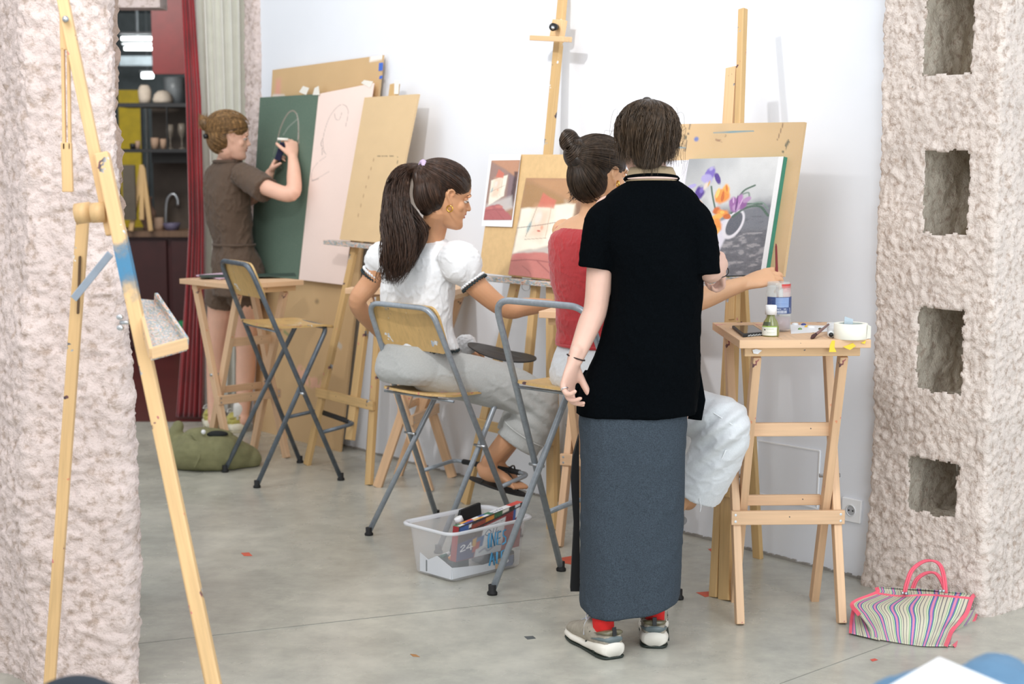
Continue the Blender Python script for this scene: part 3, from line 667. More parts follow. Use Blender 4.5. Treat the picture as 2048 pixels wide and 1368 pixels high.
# u runs over px 1300..1609, v over 248..600
K_ = lambda x, y: ((x-1300)/309, (y-248)/352)
for pts, w, c_, al, rg in (([K_(1440, 270), K_(1520, 268)], .006, (74, 140, 160), .9, .35), ([K_(1345, 300), K_(1385, 303)], .006, (110, 160, 180), .8, .3), ([K_(1388, 250), K_(1384, 310)], .007, (80, 70, 60), .8, .45),
                           ([K_(1572, 250), K_(1565, 290)], .004, (110, 80, 60), .8, .3), ([K_(1588, 288), K_(1583, 300), K_(1579, 316)], .012, (70, 78, 66), .8, .42), ([K_(1560, 420), K_(1556, 450)], .005, (90, 50, 40), .8, .3),
                           ([K_(1566, 488), K_(1562, 505)], .02, (80, 70, 50), .7, .45), ([K_(1440, 285), K_(1460, 290)], .008, (110, 60, 50), .8, .5)): RI.line(pts, w, c_, al, rag=rg)
RI.ell(*K_(1405, 284), .02, .02, (80, 110, 180), 0, .5, .9); RI.ell(*K_(1382, 280), .01, .02, (60, 70, 60), 0, .5, .9); RI.ell(*K_(1450, 275), .07, .10, (186, 158, 120), .3, .7, .35)
bR = tag(stuck('drawing_board', [(1300, 249), (1609, 244), (1566, 553), (1262, 562)], PR, .03, .012, MDF_P, None, RI), 'large paint-marked board behind the flower canvas on right easel', 'board')
# flower painting: u over canvas width, v over height
FI = Img(250, 196, (206, 208, 208)); a_ = FI.nz(3, 5, 3, 1.2, .5)
FI.blend((a_-.4)*1.3, (158, 162, 166)); FI.blend(np.clip((.5-FI.V)*2, 0, 1)*np.clip(.45-FI.U, 0, 1)*1.6, (138, 142, 146)); FI.blend(np.clip((FI.U-.45)*1.4, 0, 1)*np.clip((.42-FI.V)*2.4, 0, 1), (226, 226, 225))
FI.poly([(.13, .42), (.24, .38), (.3, .5), (.22, .64), (.13, .56)], (112, 120, 132), .08, .8, .05, 2)
FI.poly([(.45, .42), (.7, .40), (1.02, .38), (1.02, .64), (.5, .66), (.42, .6)], (108, 112, 122), .06, .9, .06, 3)
FI.poly([(.45, .63), (1.02, .60), (1.02, 1.02), (.28, 1.02), (.4, .75)], (104, 106, 114), .03, .95, .03, 4)
k_ = FI.nz(14, 8, 4, 1, 2); FI.blend(np.clip((k_-.52)*7, 0, 1)*(FI.V > .64)*(FI.U > .38)*.55, (186, 182, 184)); FI.blend(np.clip((.46-k_)*7, 0, 1)*(FI.V > .5)*(FI.U > .45)*.4, (70, 74, 84))
FI.poly([(.2, .66), (.33, .60), (.42, .55), (.56, .5), (.54, .68), (.47, .84), (.36, 1.02), (-.02, 1.02), (-.02, .5), (.1, .56)], (222, 220, 230), .012)
FI.blend(np.clip((FI.U-.25)*3, 0, 1)*np.clip(1-(FI.U-.25)*4, 0, 1)*(FI.V > .6)*.25, (190, 190, 214))
FI.ell(.60, .565, .105, .175, (228, 226, 232), .35, .12); FI.ell(.605, .56, .075, .14, (92, 97, 108), .35, .12)
GR = (70, 100, 84)
for pts, w in (([(.3, .24), (.33, .32), (.39, .45)], .012), ([(.56, .47), (.62, .42), (.7, .36)], .014), ([(.58, .5), (.7, .43), (.84, .42), (.94, .5)], .016), ([(.6, .46), (.68, .4), (.86, .4)], .012), ([(.6, .35), (.66, .28), (.76, .24)], .013)): FI.line(pts, w, GR, .95)
FI.line([(.7, .41), (.85, .385), (.93, .44)], .01, (120, 146, 132), .8); FI.line([(.62, .32), (.7, .3), (.72, .33)], .012, (110, 132, 122), .8)
PU, PD, LI_ = (118, 100, 186), (74, 44, 140), (170, 162, 212)
[FI.ell(*q, 1, 1.0) for q in ((.26, .12, .06, .075, PU, .4, .3), (.27, .09, .03, .04, LI_, .4, .5), (.23, .17, .07, .06, LI_, .2, .4), (.18, .29, .065, .085, PD, .2, .3), (.2, .27, .03, .04, PU, .2, .4), (.35, .17, .03, .07, PD, -.5, .35), (.08, .235, .06, .022, LI_, -.3, .4), (.24, .23, .035, .06, (222, 208, 196), .3, .5), (.27, .21, .012, .05, (214, 170, 80), .2, .5))]
OR, OD, OY = (236, 148, 62), (204, 104, 40), (244, 178, 80)
for cu, cv, ru, rv, c_, an in ((.4, .31, .06, .09, OR, .2), (.46, .29, .05, .09, OY, -.2), (.43, .33, .09, .07, OR, 0), (.44, .32, .02, .08, OD, 0), (.4, .45, .05, .06, OD, .3), (.47, .47, .09, .05, OR, .3), (.41, .5, .07, .04, OY, -.4), (.52, .5, .04, .03, OD, .2), (.42, .58, .07, .09, OR, .3), (.44, .62, .03, .07, OY, .3), (.36, .6, .09, .085, OR, .3), (.32, .65, .07, .09, OY, .2), (.29, .68, .03, .07, OD, .2), (.38, .30, .02, .06, (250, 200, 110), .2), (.47, .26, .015, .05, (214, 120, 50), -.3), (.35, .62, .03, .05, (250, 206, 110), .3), (.46, .46, .03, .02, (250, 190, 90), .2)): FI.ell(cu, cv, ru, rv, c_, an, .35, 1, .9)
for cu, cv, ru, rv, c_, an in ((.57, .4, .05, .09, (150, 96, 160), -.2), (.62, .37, .04, .1, (176, 120, 184), .2), (.66, .4, .05, .08, (142, 88, 152), .5), (.6, .42, .05, .06, (190, 150, 196), 0), (.7, .36, .05, .03, (180, 140, 186), -.5), (.6, .38, .012, .09, (110, 60, 126), 0), (.56, .36, .012, .05, (206, 170, 210), -.2), (.645, .38, .010, .06, (206, 170, 210), .3)): FI.ell(cu, cv, ru, rv, c_, an, .35, 1, .8)
FI.mottled(.05, 12, 6)
FI.blend((FI.U > .955)*1.0, (238, 238, 238))
fc = tag(stuck('flower_canvas', [(1378, 318), (1567, 313), (1530, 549), (1340, 556)], PR, .052, .002, attr_mat('oil_paint', .5, .2), None, FI), 'flower painting of iris and tulips in a white jug, right easel', 'painting'); ROOTS[fc] = fc.matrix_basis.copy()
stuck('canvas_side', [(1378, 318), (1567, 313), (1530, 549), (1340, 556)], PR, .050, .022, plain('green_primed_edge', (62, 132, 112), .7), fc)
c2 = tag(stuck('second_canvas', [(1290, 322), (1381, 320), (1345, 520), (1262, 520)], PR, .047, .004, attr_mat('oil_paint', .5, .2), None, None), 'white canvas partly hidden left of the flower painting', 'canvas')
I2 = Img(60, 40, (224, 224, 232)); I2.mottled(.03, 5, 1); I2.ell(.78, .3, .09, .07, (110, 80, 150), .3, .5); bpy.data.objects.remove(c2)
c2 = tag(stuck('second_canvas', [(1290, 322), (1381, 320), (1345, 520), (1262, 520)], PR, .047, .014, attr_mat('oil_paint', .5, .2), None, I2), 'white canvas partly hidden left of the flower painting', 'canvas')

# ------------------------------------------------------------------ foreground easel (left)
fe = thing('foreground_easel', 'large empty wooden easel nearest the camera before the left pillar', 'easel', (-.85, 3.9, 0))
def flx(a, b):  # continue a bar to the floor
    k = a.z/(a.z-b.z); return a+(b-a)*k
A0 = at(204, 306, 3.93); A1 = flx(A0, at(428, 1368, 3.72))
bar_obj('front_leg', A1, A0, .034, .03, PINE_F, fe, (1, 0, 0), .004)
bar_obj('front_leg', A1+Vector((-.02, .05, 0)), A0+Vector((-.012, .05, .0)), .03, .02, PINE_F, fe)
bar_obj('mast', at(224, 470, 3.965), at(118, -40, 4.05), .028, .022, PINE_F, fe, (1, 0, 0), .003)
R1 = flx(at(165, 440, 4.08), at(101, 1340, 4.25)); bar_obj('rear_leg', R1, at(168, 410, 4.08), .030, .022, PINE_F, fe, (1, 0, 0), .003)
bar_obj('slot', at(156, 628, 4.095), at(160, 512, 4.08), .006, .01, plain('dark_slot', (92, 70, 48), .8), fe)
for x, w in ((132, .0085), (143, .0075)): bar_obj('swing_arm', at(x-3, 300, 4.04), at(x-6, 95, 4.04), w, .014, PINE_F, fe)
bar_obj('swing_arm', at(136, 384, 4.04), at(133, 285, 4.04), .027, .014, PINE_F, fe); bar_obj('swing_arm', at(131, 100, 4.04), at(129, 20, 4.04), .024, .014, PINE_F, fe)
mb = MB(); mb.tube([at(152, 428, 4.0), at(182, 424, 4.0)], .026, 16); mb.build('hinge_block', PINE_F, fe, True)
mb = MB(); mb.tube([at(184, 426, 3.96), at(212, 424, 3.96)], .025, 16); mb.build('hinge_block', PINE_F, fe, True)
bar_obj('metal_strut', at(147, 598, 3.99), at(221, 507, 3.93), .019, .004, plain('pale_blue_metal', (172, 184, 200), .4, .4), fe, (.78, 0, -.63))
sm, nt_, bs_ = nodes('blue_paint_stain'); MATS['blue_paint_stain'] = sm; bs_.inputs['Base Color'].default_value = (*lin((60, 130, 170)), 1); bs_.inputs['Roughness'].default_value = .6
vv_ = coords(nt_, (1, 1, 1), 'Generated'); sx_ = mk(nt_, 'ShaderNodeSeparateXYZ'); nt_.links.new(vv_, sx_.inputs[0]); ad_ = mk(nt_, 'ShaderNodeMath', operation='MULTIPLY_ADD'); nt_.links.new(noise_n(nt_, coords(nt_), 30, 3), ad_.inputs[0]); ad_.inputs[1].default_value = .5; nt_.links.new(sx_.outputs['Z'], ad_.inputs[2])
al_ = ramp(nt_, ad_.outputs[0], [(.3, (0, 0, 0)), (.62, (.85, .85, .85)), (.8, (.8, .8, .8)), (1.0, (0, 0, 0))]); nt_.links.new(al_, bs_.inputs['Alpha'])
bar_obj('paint_stain', A0.lerp(A1, .235), A0.lerp(A1, .10), .0348, .0308, sm, fe, (1, 0, 0), 0)
MB().tube([at(131, 38, 4.0), at(131, 38, 4.04)], .008, 12).build('bolt', ZINC, fe, True)
mb = MB(); c = at(240, 645, 3.88); mb.tube([c, c+Vector((.03, 0, 0))], .005, 10)
for s_ in (-1, 1): mb.ball(c+Vector((0, 0, .013*s_)), (.009, .004, .007))
mb.build('wing_nut', ZINC, fe, True)
tray = [at(272, 596, 3.98), at(312, 600, 4.06), at(374, 692, 3.80), at(302, 712, 3.72)]
dn = Vector((0, 0, -.012)); mb = MB(); mb.prism(tray, dn); tr = mb.build('paint_tray', LP, fe, bevel=.002)
for a_, b_, m_ in ((tray[0], tray[3], PINE_P), (tray[1], tray[2], LP), (tray[3], tray[2], PINE_P)): bar_obj('tray_rim', a_+Vector((0, 0, .006)), b_+Vector((0, 0, .006)), .028, .010, m_, tr, (0, 0, 1))

# ------------------------------------------------------------------ high work tables
def make_table(lb, H_=.945):
    t = thing('work_table', lb, 'table', (0, 0, 0), 0, None)
    z1 = H_-.026
    for s_ in (-1, 0, 1): bar_obj('top_plank', (s_*.1465, -.245, H_-.013), (s_*.1465, .27, H_-.013), .1455, .026, PINE_L, t, (1, 0, 0), .002)
    bar_obj('front_batten', (-.22, -.2575, H_-.013), (.22, -.2575, H_-.013), .026, .023, PINE_L, t, (0, 0, 1), .002)
    bar_obj('apron', (-.195, -.215, z1-.015), (.195, -.215, z1-.015), .030, .03, PINE_P, t, (0, 0, 1)); bar_obj('apron', (-.18, .2, z1-.015), (.18, .2, z1-.015), .030, .02, PINE_L, t, (0, 0, 1))
    for s_ in (-1, 1):
        bar_obj('leg', (s_*.178, -.14, 0), (s_*.178, .17, z1), .028, .044, PINE_L, t); bar_obj('leg', (s_*.147, .14, 0), (s_*.147, -.19, z1-.03), .028, .044, PINE_L, t)
        MB().tube([(s_*.199, .012, .46), (s_*.125, .012, .46)], .007, 10).build('bolt', ZINC, t, True)
    bar_obj('stretcher', (-.2, -.058, .335), (.2, -.058, .335), .046, .018, PINE_L, t, (0, 0, 1))
    for s_ in (-1, 1):
        for d_ in (-.011, .011): MB().lathe([(0, -.0006), (.0045, -.0006), (.0045, 0), (.002, .0002), (0, .0002)], (s_*.185, -.068, .335+d_), 10, Matrix.Rotation(math.pi/2, 3, 'X')).build('screw', ZINC, t)
    bar_obj('stretcher', (-.135, .028, .375), (.135, .028, .375), .035, .018, PINE_L, t, (0, 0, 1)); bar_obj('stretcher', (-.135, -.07, .63), (.135, -.07, .63), .044, .018, PINE_L, t, (0, 0, 1))
    return t
def dup(root, loc, rz, label, sz=(1, 1, 1), group=None):
    r = root.copy(); COL.objects.link(r); r.location = loc; r.rotation_euler = (0, 0, rz); r.scale = sz; r['label'] = label
    if group: r['group'] = group
    for ch in list(root.children):
        c = ch.copy(); COL.objects.link(c); c.parent = r
    ROOTS[r] = Matrix.Translation(Vector(loc)) @ Matrix.Rotation(rz, 4, 'Z') @ Matrix.Diagonal((*sz, 1))
    return r
T0 = make_table('high pale wooden work table at the right holding jar and phone')
TG = 'high wooden work tables'; T0['group'] = TG
dup(T0, (-1.36, 8.02, 0), math.radians(43), 'farthest work table, beside the woman in brown', (.93, .93, .968), TG)
dup(T0, (-.46, 7.42, 0), math.radians(74), 'work table behind the woman in the white blouse', (.95, .95, .985), TG)
dup(T0, (.40, 6.25, 0), math.radians(-20), 'work table mostly hidden behind the woman in red', (1, 1, 1), TG)
T0.location = (.915, 5.275, 0); T0.rotation_euler = (0, 0, math.radians(2)); T0.scale = (.95, 1, 1.014); ROOTS[T0] = Matrix.Translation((.915, 5.275, 0)) @ Matrix.Rotation(math.radians(2), 4, 'Z') @ Matrix.Diagonal((.95, 1, 1.014, 1))

# ------------------------------------------------------------------ folding high chairs
def make_chair(lb):
    t = thing('folding_chair', lb, 'chair', (0, 0, 0)); R_ = .0115
    def U(pts, n=60): return spline(pts, n)
    def rounded(a, b, c_, d, r):
        P = []; 
        for p0_, p1_, p2_ in ((a, b, c_), (b, c_, d)):
            p0_, p1_, p2_ = map(Vector, (p0_, p1_, p2_)); e0 = p1_+(p0_-p1_).normalized()*r; e1 = p1_+(p2_-p1_).normalized()*r
            P += [(e0*(1-k)**2+p1_*2*k*(1-k)+e1*k*k) for k in np.linspace(0, 1, 9)]
        return [Vector(a)]+P+[Vector(d)]
    A = rounded((-.25, .2, .02), (-.19, -.215, 1.035), (.19, -.215, 1.035), (.25, .2, .02), .07)
    MB().tube(A, R_, 12).build('back_frame', STEEL, t, True)
    B = rounded((-.212, -.2, .02), (-.175, .175, .725), (.175, .175, .725), (.212, -.2, .02), .045)
    MB().tube(B, R_, 12).build('seat_frame', STEEL, t, True)
    for x, y in ((-.25, .2), (.25, .2), (-.212, -.2), (.212, -.2)):
        s_ = 1 if y > 0 else -1; MB().lathe([(0, 0), (.017, 0), (.018, .008), (.013, .014), (.0135, .035), (0, .035)], (x, y+s_*.004, 0), 14).build('rubber_foot', RUB, t, True)
    for s_ in (-1, 1): MB().tube([(s_*.242, .023, .427), (s_*.180, .023, .427)], .006, 10).build('pivot_bolt', ZINC, t, True)
    MB().tube([(-.207, -.085, .72), (.207, -.085, .72)], .0055, 8).build('seat_rod', STEEL, t, True)
    F_ = rounded((-.238, .105, .235), (-.225, .29, .262), (.225, .29, .262), (.238, .105, .235), .04)
    MB().tube(F_, .0095, 10).build('foot_rest', STEEL, t, True); MB().tube([(-.17, .29, .262), (.17, .29, .262)], .0125, 12).build('foot_sleeve', RUB, t, True)
    def ply(name, fn, nu, nv, thick, rc, w, h):
        vs = []; fs = []; out = []
        def inside(x, y):
            dx = max(0, abs(x)-(w/2-rc)); dy = max(0, abs(y)-(h/2-rc)); return math.hypot(dx, dy)
        for j in range(nv+1):
            for i in range(nu+1):
                x = (i/nu-.5)*w; y = (j/nv-.5)*h; k = inside(x, y)
                if k > rc:
                    dx = max(0, abs(x)-(w/2-rc)); dy = max(0, abs(y)-(h/2-rc)); x -= math.copysign(dx*(1-rc/k), x); y -= math.copysign(dy*(1-rc/k), y)
                vs.append(fn(x, y))
        fs = [(j*(nu+1)+i, j*(nu+1)+i+1, (j+1)*(nu+1)+i+1, (j+1)*(nu+1)+i) for j in range(nv) for i in range(nu)]
        me = mesh_from(vs, fs); M = recenter(me); o = link(name, me, PLY, t, M, False)
        s = o.modifiers.new('thick', 'SOLIDIFY'); s.thickness = thick; s.offset = 0; return o
    ay, az = -.415, 1.015; L_ = math.hypot(ay, az); ay /= L_; az /= L_
    ply('backrest', lambda x, y: (x, -.165+ay*(y)+.02*(1-(x/.2)**2)-.004, .955+az*y), 20, 12, .009, .045, .40, .185)
    ply('seat', lambda x, y: (x, .045+y, .738-.012*max(0, (y-.10)/.07)**2-.008*(1-(x/.2)**2)+.01*max(0, (-y-.1)/.07)), 16, 16, .010, .035, .37, .345)
    return t
CG = 'folding high chairs with grey tube frames'
C0 = make_chair('farthest folding chair, dark tubes, empty seat, by the green board')
C0['group'] = CG
def chair_at(loc, fac, sz, lb):
    return dup(C0, loc, math.atan2(-fac[0], fac[1]), lb, sz, CG)
ch_mid = chair_at((-.291, 6.373, 0), (.70, .71), (.98, 1, .92), 'folding chair under the woman in the white blouse')
ch_r = chair_at((.24, 5.475, 0), (.69, .72), (1.1, 1, 1.01), 'folding chair nearest camera, bare tube back, in front of woman in red')
for o in list(ch_r.children):
    if o.name.startswith('backrest'): bpy.data.objects.remove(o)
for o in ch_mid.children:
    if o.name.startswith(('seat.', 'seat_rod')): o.matrix_basis = Matrix.Translation((0, -.03, -.085)) @ o.matrix_basis
    elif o.name.startswith('seat_frame'): o.scale = (1, 1, .885)
    elif o.name.startswith('backrest'): o.matrix_basis = Matrix.Translation((0, .008, -.034)) @ o.matrix_basis @ Matrix.Diagonal((1, 1, 1.19, 1))
C0.location = (-1.115, 7.59, 0); rz0 = math.atan2(-.86, .5); C0.rotation_euler = (0, 0, rz0)
ROOTS[C0] = Matrix.Translation((-1.115, 7.59, 0)) @ Matrix.Rotation(rz0, 4, 'Z')
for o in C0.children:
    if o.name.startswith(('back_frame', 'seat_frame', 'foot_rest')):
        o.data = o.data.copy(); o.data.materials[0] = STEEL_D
# ------------------------------------------------------------------ organic shapes: closed lofts fused by a voxel remesh into one surface
def limb(mb, pts, ra, rb=None, side=None, seg=18, per=6, cap=True):
    """tapered limb: pts world, ra radius across 'side', rb radius in the other direction"""
    n = len(pts); rb = rb or ra
    D = spline([list(p)+[a, b] for p, a, b in zip(pts, ra, rb)], (n-1)*per+1)
    P = [Vector(d[:3]) for d in D]; A = [max(d[3], .001) for d in D]; B = [max(d[4], .001) for d in D]
    if cap:
        for end in (0, -1):
            t = (P[0]-P[1]).normalized() if end == 0 else (P[-1]-P[-2]).normalized(); p, a, b = P[end], A[end], B[end]; r = min(a, b)
            ex = [(p+t*r*math.sin(k), a*math.cos(k), b*math.cos(k)) for k in (.45, .85, 1.2, 1.48)]
            if end == 0:
                for e in ex: P.insert(0, e[0]); A.insert(0, e[1]); B.insert(0, e[2])
            else:
                for e in ex: P.append(e[0]); A.append(e[1]); B.append(e[2])
    m = len(P); T = [(P[min(i+1, m-1)]-P[max(i-1, 0)]).normalized() for i in range(m)]
    s = Vector(side) if side is not None else T[0].orthogonal(); vs = []
    for i in range(m):
        s = s-T[i]*s.dot(T[i]); s.normalize(); b = T[i].cross(s)
        for k in range(seg):
            th = 2*math.pi*k/seg; vs.append(P[i]+s*(math.cos(th)*A[i])+b*(math.sin(th)*B[i]))
    fs = [(i*seg+k, i*seg+(k+1) % seg, (i+1)*seg+(k+1) % seg, (i+1)*seg+k) for i in range(m-1) for k in range(seg)]
    fs += [tuple(range(seg-1, -1, -1)), tuple((m-1)*seg+k for k in range(seg))]
    mb.add(vs, fs)
def stack(mb, rings, per=5, seg=40, pw=2.2, rnd=True):
    """rings: (centre, half-width vector, half-depth vector) lofted, closed"""
    D = spline([list(c)+list(a)+list(b) for c, a, b in rings], (len(rings)-1)*per+1); vs = []
    for d in D:
        c, a, b = Vector(d[:3]), Vector(d[3:6]), Vector(d[6:9])
        for k in range(seg):
            th = 2*math.pi*k/seg; x, y = math.cos(th), math.sin(th)
            vs.append(c+a*math.copysign(abs(x)**(2/pw), x)+b*math.copysign(abs(y)**(2/pw), y))
    m = len(D); fs = [(i*seg+k, i*seg+(k+1) % seg, (i+1)*seg+(k+1) % seg, (i+1)*seg+k) for i in range(m-1) for k in range(seg)]
    fs += [tuple(range(seg-1, -1, -1)), tuple((m-1)*seg+k for k in range(seg))]
    mb.add(vs, fs)
DG = None
def fuse(mb, voxel, smooth=4, post=None):
    me = mb.mesh(); bm = bmesh.new(); bm.from_mesh(me); bmesh.ops.recalc_face_normals(bm, faces=bm.faces); bm.to_mesh(me); bm.free()
    o = bpy.data.objects.new('tmp', me); COL.objects.link(o)
    r = o.modifiers.new('r', 'REMESH'); r.mode = 'VOXEL'; r.voxel_size = voxel; r.adaptivity = 0
    if smooth: s = o.modifiers.new('s', 'SMOOTH'); s.iterations = smooth; s.factor = .5
    dg = bpy.context.evaluated_depsgraph_get(); ev = o.evaluated_get(dg); out = bpy.data.meshes.new_from_object(ev)
    bpy.data.objects.remove(o)
    if post:
        n = len(out.vertices); co = np.empty(n*3); out.vertices.foreach_get('co', co); co = co.reshape(-1, 3)
        nr = np.empty(n*3); out.vertices.foreach_get('normal', nr); nr = nr.reshape(-1, 3)
        co = post(co, nr); out.vertices.foreach_set('co', co.ravel()); out.update()
    return out
def nzf(co, sc, seed=0):
    """cheap smooth noise for arrays: sum of warped sines"""
    r = np.random.default_rng(seed); out = np.zeros(len(co)); tot = 0
    for o in range(3):
        for _ in range(4):
            k = r.normal(size=3)*np.array(sc)*2**o; out += np.sin(co@k+r.uniform(0, 6.28)+1.3*np.sin(co@(k[[1, 2, 0]]*.6)+r.uniform(0, 6)))*.5**o; tot += .5**o
    return out/tot*2.2
def cloth_post(amp, sc, seed=0, extra=None):
    def f(co, nr):
        sc_ = tuple(x*2.3 for x in sc) if sc[0] < 35 else sc; d = amp*.7*nzf(co, sc_, seed); k = nzf(co, [x*1.35 for x in sc_], seed+5); d = d+amp*(np.exp(-(k/.22)**2)-.35)
        if extra is not None: d = d+extra(co)
        q = nr.copy(); q[:, 2] *= .35; return co+q*d[:, None]
    return f
def fused(name, mb, voxel, mat, parent, smooth=4, post=None):
    me = fuse(mb, voxel, smooth, post); M = recenter(me); return link(name, me, mat, parent, M, True)
def hand(mb, w, f, n, L=1.0, curls=None, thumb=.5, fan=.06, mirror=1):
    """w wrist, f forward, n palm normal; thumb side = s"""
    f = Vector(f).normalized(); n = Vector(n); n = (n-f*n.dot(f)).normalized(); s = f.cross(n)*mirror; w = Vector(w)
    curls = curls or [(.35, .5, .3)]*4
    R = lambda a, ang, ax: Matrix.Rotation(ang, 3, ax) @ a
    limb(mb, [w-f*.03*L, w+f*.01*L, w+f*.045*L, w+f*.083*L], [.025*L, .029*L, .038*L, .038*L], [.02*L, .018*L, .0155*L, .011*L], s, 16)
    ax = f.cross(n); FP = []                          # rotates f towards n
    for i, (so, ln) in enumerate(((.029, .072), (.0095, .080), (-.0095, .074), (-.028, .058))):
        b = w+f*(.080 if i in (1, 2) else .075)*L+s*so*L; d = (f+s*((1.5-i)*fan)).normalized(); P = [b-d*.015*L, b]
        for q, part in zip(curls[i], (.45, .3, .25)): d = R(d, q, ax); P.append(P[-1]+d*ln*part*L)
        FP.append(P)
        limb(mb, P, [.0088*L, .0095*L, .0085*L, .0076*L, .0062*L][:len(P)], None, None, 10, 4)
    d = (f*.7+s*.6+n*.4).normalized(); b = w+f*.025*L+s*.022*L+n*.004; P = [b-d*.01*L, b]
    for q, ln in zip((0, thumb, thumb), (.03, .033, .026)):
        d = (d*(1-.35*q)+(f*.5+n*.6)*(.35*q)).normalized() if q else d; P.append(P[-1]+d*ln*L)
    limb(mb, P, [.013*L, .014*L, .0115*L, .0105*L, .008*L], None, None, 12, 4); return FP
HEADP = [(0.002, .066, .030, .018), (.012, .080, .006, .034), (.03, .082, -.012, .046), (.045, .078, -.03, .054), (.06, .083, -.045, .059), (.075, .081, -.06, .063), (.095, .079, -.078, .068),
         (.113, .077, -.09, .0715), (.13, .084, -.097, .0735), (.15, .086, -.100, .0745), (.175, .079, -.098, .072), (.198, .06, -.085, .061), (.214, .034, -.06, .044), (.223, .008, -.03, .02)]
def frame(c, fwd, up, k=1.0, z0=.115):
    """matrix with local x forward, z up; local (0,0,z0) sits at c"""
    x = Vector(fwd).normalized(); z = Vector(up); z = (z-x*z.dot(x)).normalized(); y = z.cross(x)
    M = Matrix((x, y, z)).transposed()*k; M4 = M.to_4x4(); M4.translation = Vector(c)-M @ Vector((0, 0, z0)); return M4
def head(mb, M):
    seg = 36; vs = []
    D = spline(HEADP, 60)
    for z, xf, xb, hw in D:
        cx, a = (xf+xb)/2, (xf-xb)/2
        for k in range(seg):
            th = 2*math.pi*k/seg; c, s_ = math.cos(th), math.sin(th)
            vs.append(M @ Vector((cx+a*c, hw*s_*(1-.14*c*(1 if c > 0 else .3)), z)))
    m = len(D); mb.add(vs, [(i*seg+k, i*seg+(k+1) % seg, (i+1)*seg+(k+1) % seg, (i+1)*seg+k) for i in range(m-1) for k in range(seg)]+[tuple(range(seg-1, -1, -1)), tuple((m-1)*seg+k for k in range(seg))])
    W_ = lambda *p: M @ Vector(p); k = M.to_scale().x
    limb(mb, [W_(.077, 0, .122), W_(.084, 0, .107), W_(.0925, 0, .091), W_(.0945, 0, .0845)], [.0055*k, .006*k, .0075*k, .0085*k], None, None, 12)
    for s_ in (-1, 1): mb.ball(W_(.085, s_*.0095, .0815), .0065*k)
    mb.ball(W_(.080, 0, .0655), (.0105*k, .0105*k, .006*k)); limb(mb, [W_(.066, -.02, .0635), W_(.0815, 0, .0645), W_(.066, .02, .0635)], [.005*k]*3); limb(mb, [W_(.066, -.017, .0535), W_(.0795, 0, .053), W_(.066, .017, .0535)], [.0055*k]*3)
    mb.ball(W_(.069, 0, .021), .0165*k); limb(mb, [W_(.072, -.045, .128), W_(.0815, -.02, .1325), W_(.0815, .02, .1325), W_(.072, .045, .128)], [.006*k]*4)
    for s_ in (-1, 1):
        mb.ball(W_(.044, s_*.038, .088), .022*k)
        limb(mb, [W_(-.012, s_*.068, .125), W_(-.016, s_*.078, .134), W_(-.006, s_*.080, .138), W_(.006, s_*.076, .130), W_(.004, s_*.072, .12)], [.0042*k]*5, None, None, 8)
        limb(mb, [W_(-.016, s_*.077, .134), W_(-.018, s_*.077, .118), W_(-.008, s_*.073, .102), W_(.0, s_*.069, .094), W_(.003, s_*.067, .088)], [.0042*k, .0045*k, .004*k, .005*k, .0055*k], None, None, 8)
        limb(mb, [W_(-.006, s_*.068, .126), W_(-.004, s_*.067, .105)], [.010*k, .006*k], [.004*k]*2, (1, 0, 0), 8)
def sockets(M):
    Mi = np.array(M.inverted()); Mf = np.array(M)[:3, :3]
    def f(co, nr):
        L = co@Mi[:3, :3].T+Mi[:3, 3]
        for s_ in (-1, 1):
            d = L-np.array([.078, s_*.032, .115]); g = np.exp(-(d[:, 0]**2/.0006+d[:, 1]**2/.00022+d[:, 2]**2/.00011))
            co = co-(Mf@np.array([1, 0, 0]))[None]*(g*.008)[:, None]
        return co
    return f
IRIS = plain('dark_iris', (48, 34, 26), .2); EYEW = plain('eye_white', (226, 220, 214), .25); LASH = plain('dark_lashes', (34, 24, 20), .7); LIP = plain('lips', (186, 112, 100), .5); BROW = plain('brows', (56, 40, 30), .9)
def face_bits(M, parent, brow=BROW, lidm=None):
    k = M.to_scale().x; W_ = lambda *p: M @ Vector(p)
    for s_ in (-1, 1):
        mb = MB(); mb.ball(W_(.0645, s_*.031, .1130), .0112*k, 14, 10); mb.build('eye', EYEW, parent, True)
        mb = MB(); mb.ball(W_(.0635, s_*.031, .1165), (.0112*k, .0128*k, .0098*k), 16, 12); mb.build('eyelid', lidm, parent, True)
        mb = MB(); mb.ball(W_(.0718, s_*.0305, .1085), .0046*k, 10, 8); mb.build('iris', IRIS, parent, True)
        mb = MB(); mb.tube(spline([W_(.062, s_*.047, .1105), W_(.0715, s_*.040, .1095), W_(.0775, s_*.031, .1085), W_(.073, s_*.02, .109)], 10), .0012*k, 6); mb.build('eyelash', LASH, parent, True)
        mb = MB(); mb.tube(spline([W_(.060, s_*.052, .129), W_(.0775, s_*.036, .1365), W_(.0858, s_*.016, .134)], 12), [.0006*k]+[.0014*k]*8+[.0012*k]*3, 6, flat=.5); mb.build('eyebrow', brow, parent, True)
    mb = MB(); mb.tube(spline([W_(.070, -.02, .0605), W_(.083, -.008, .0655), W_(.0862, 0, .064), W_(.083, .008, .0655), W_(.070, .02, .0605)], 16), [.001*k]+[.0032*k]*14+[.001*k], 8, flat=.8)
    mb.tube(spline([W_(.070, -.019, .058), W_(.0815, -.007, .0535), W_(.0838, 0, .0525), W_(.0815, .007, .0535), W_(.070, .019, .058)], 16), [.001*k]+[.0036*k]*14+[.001*k], 8, flat=.8); mb.build('lips', LIP, parent, True)
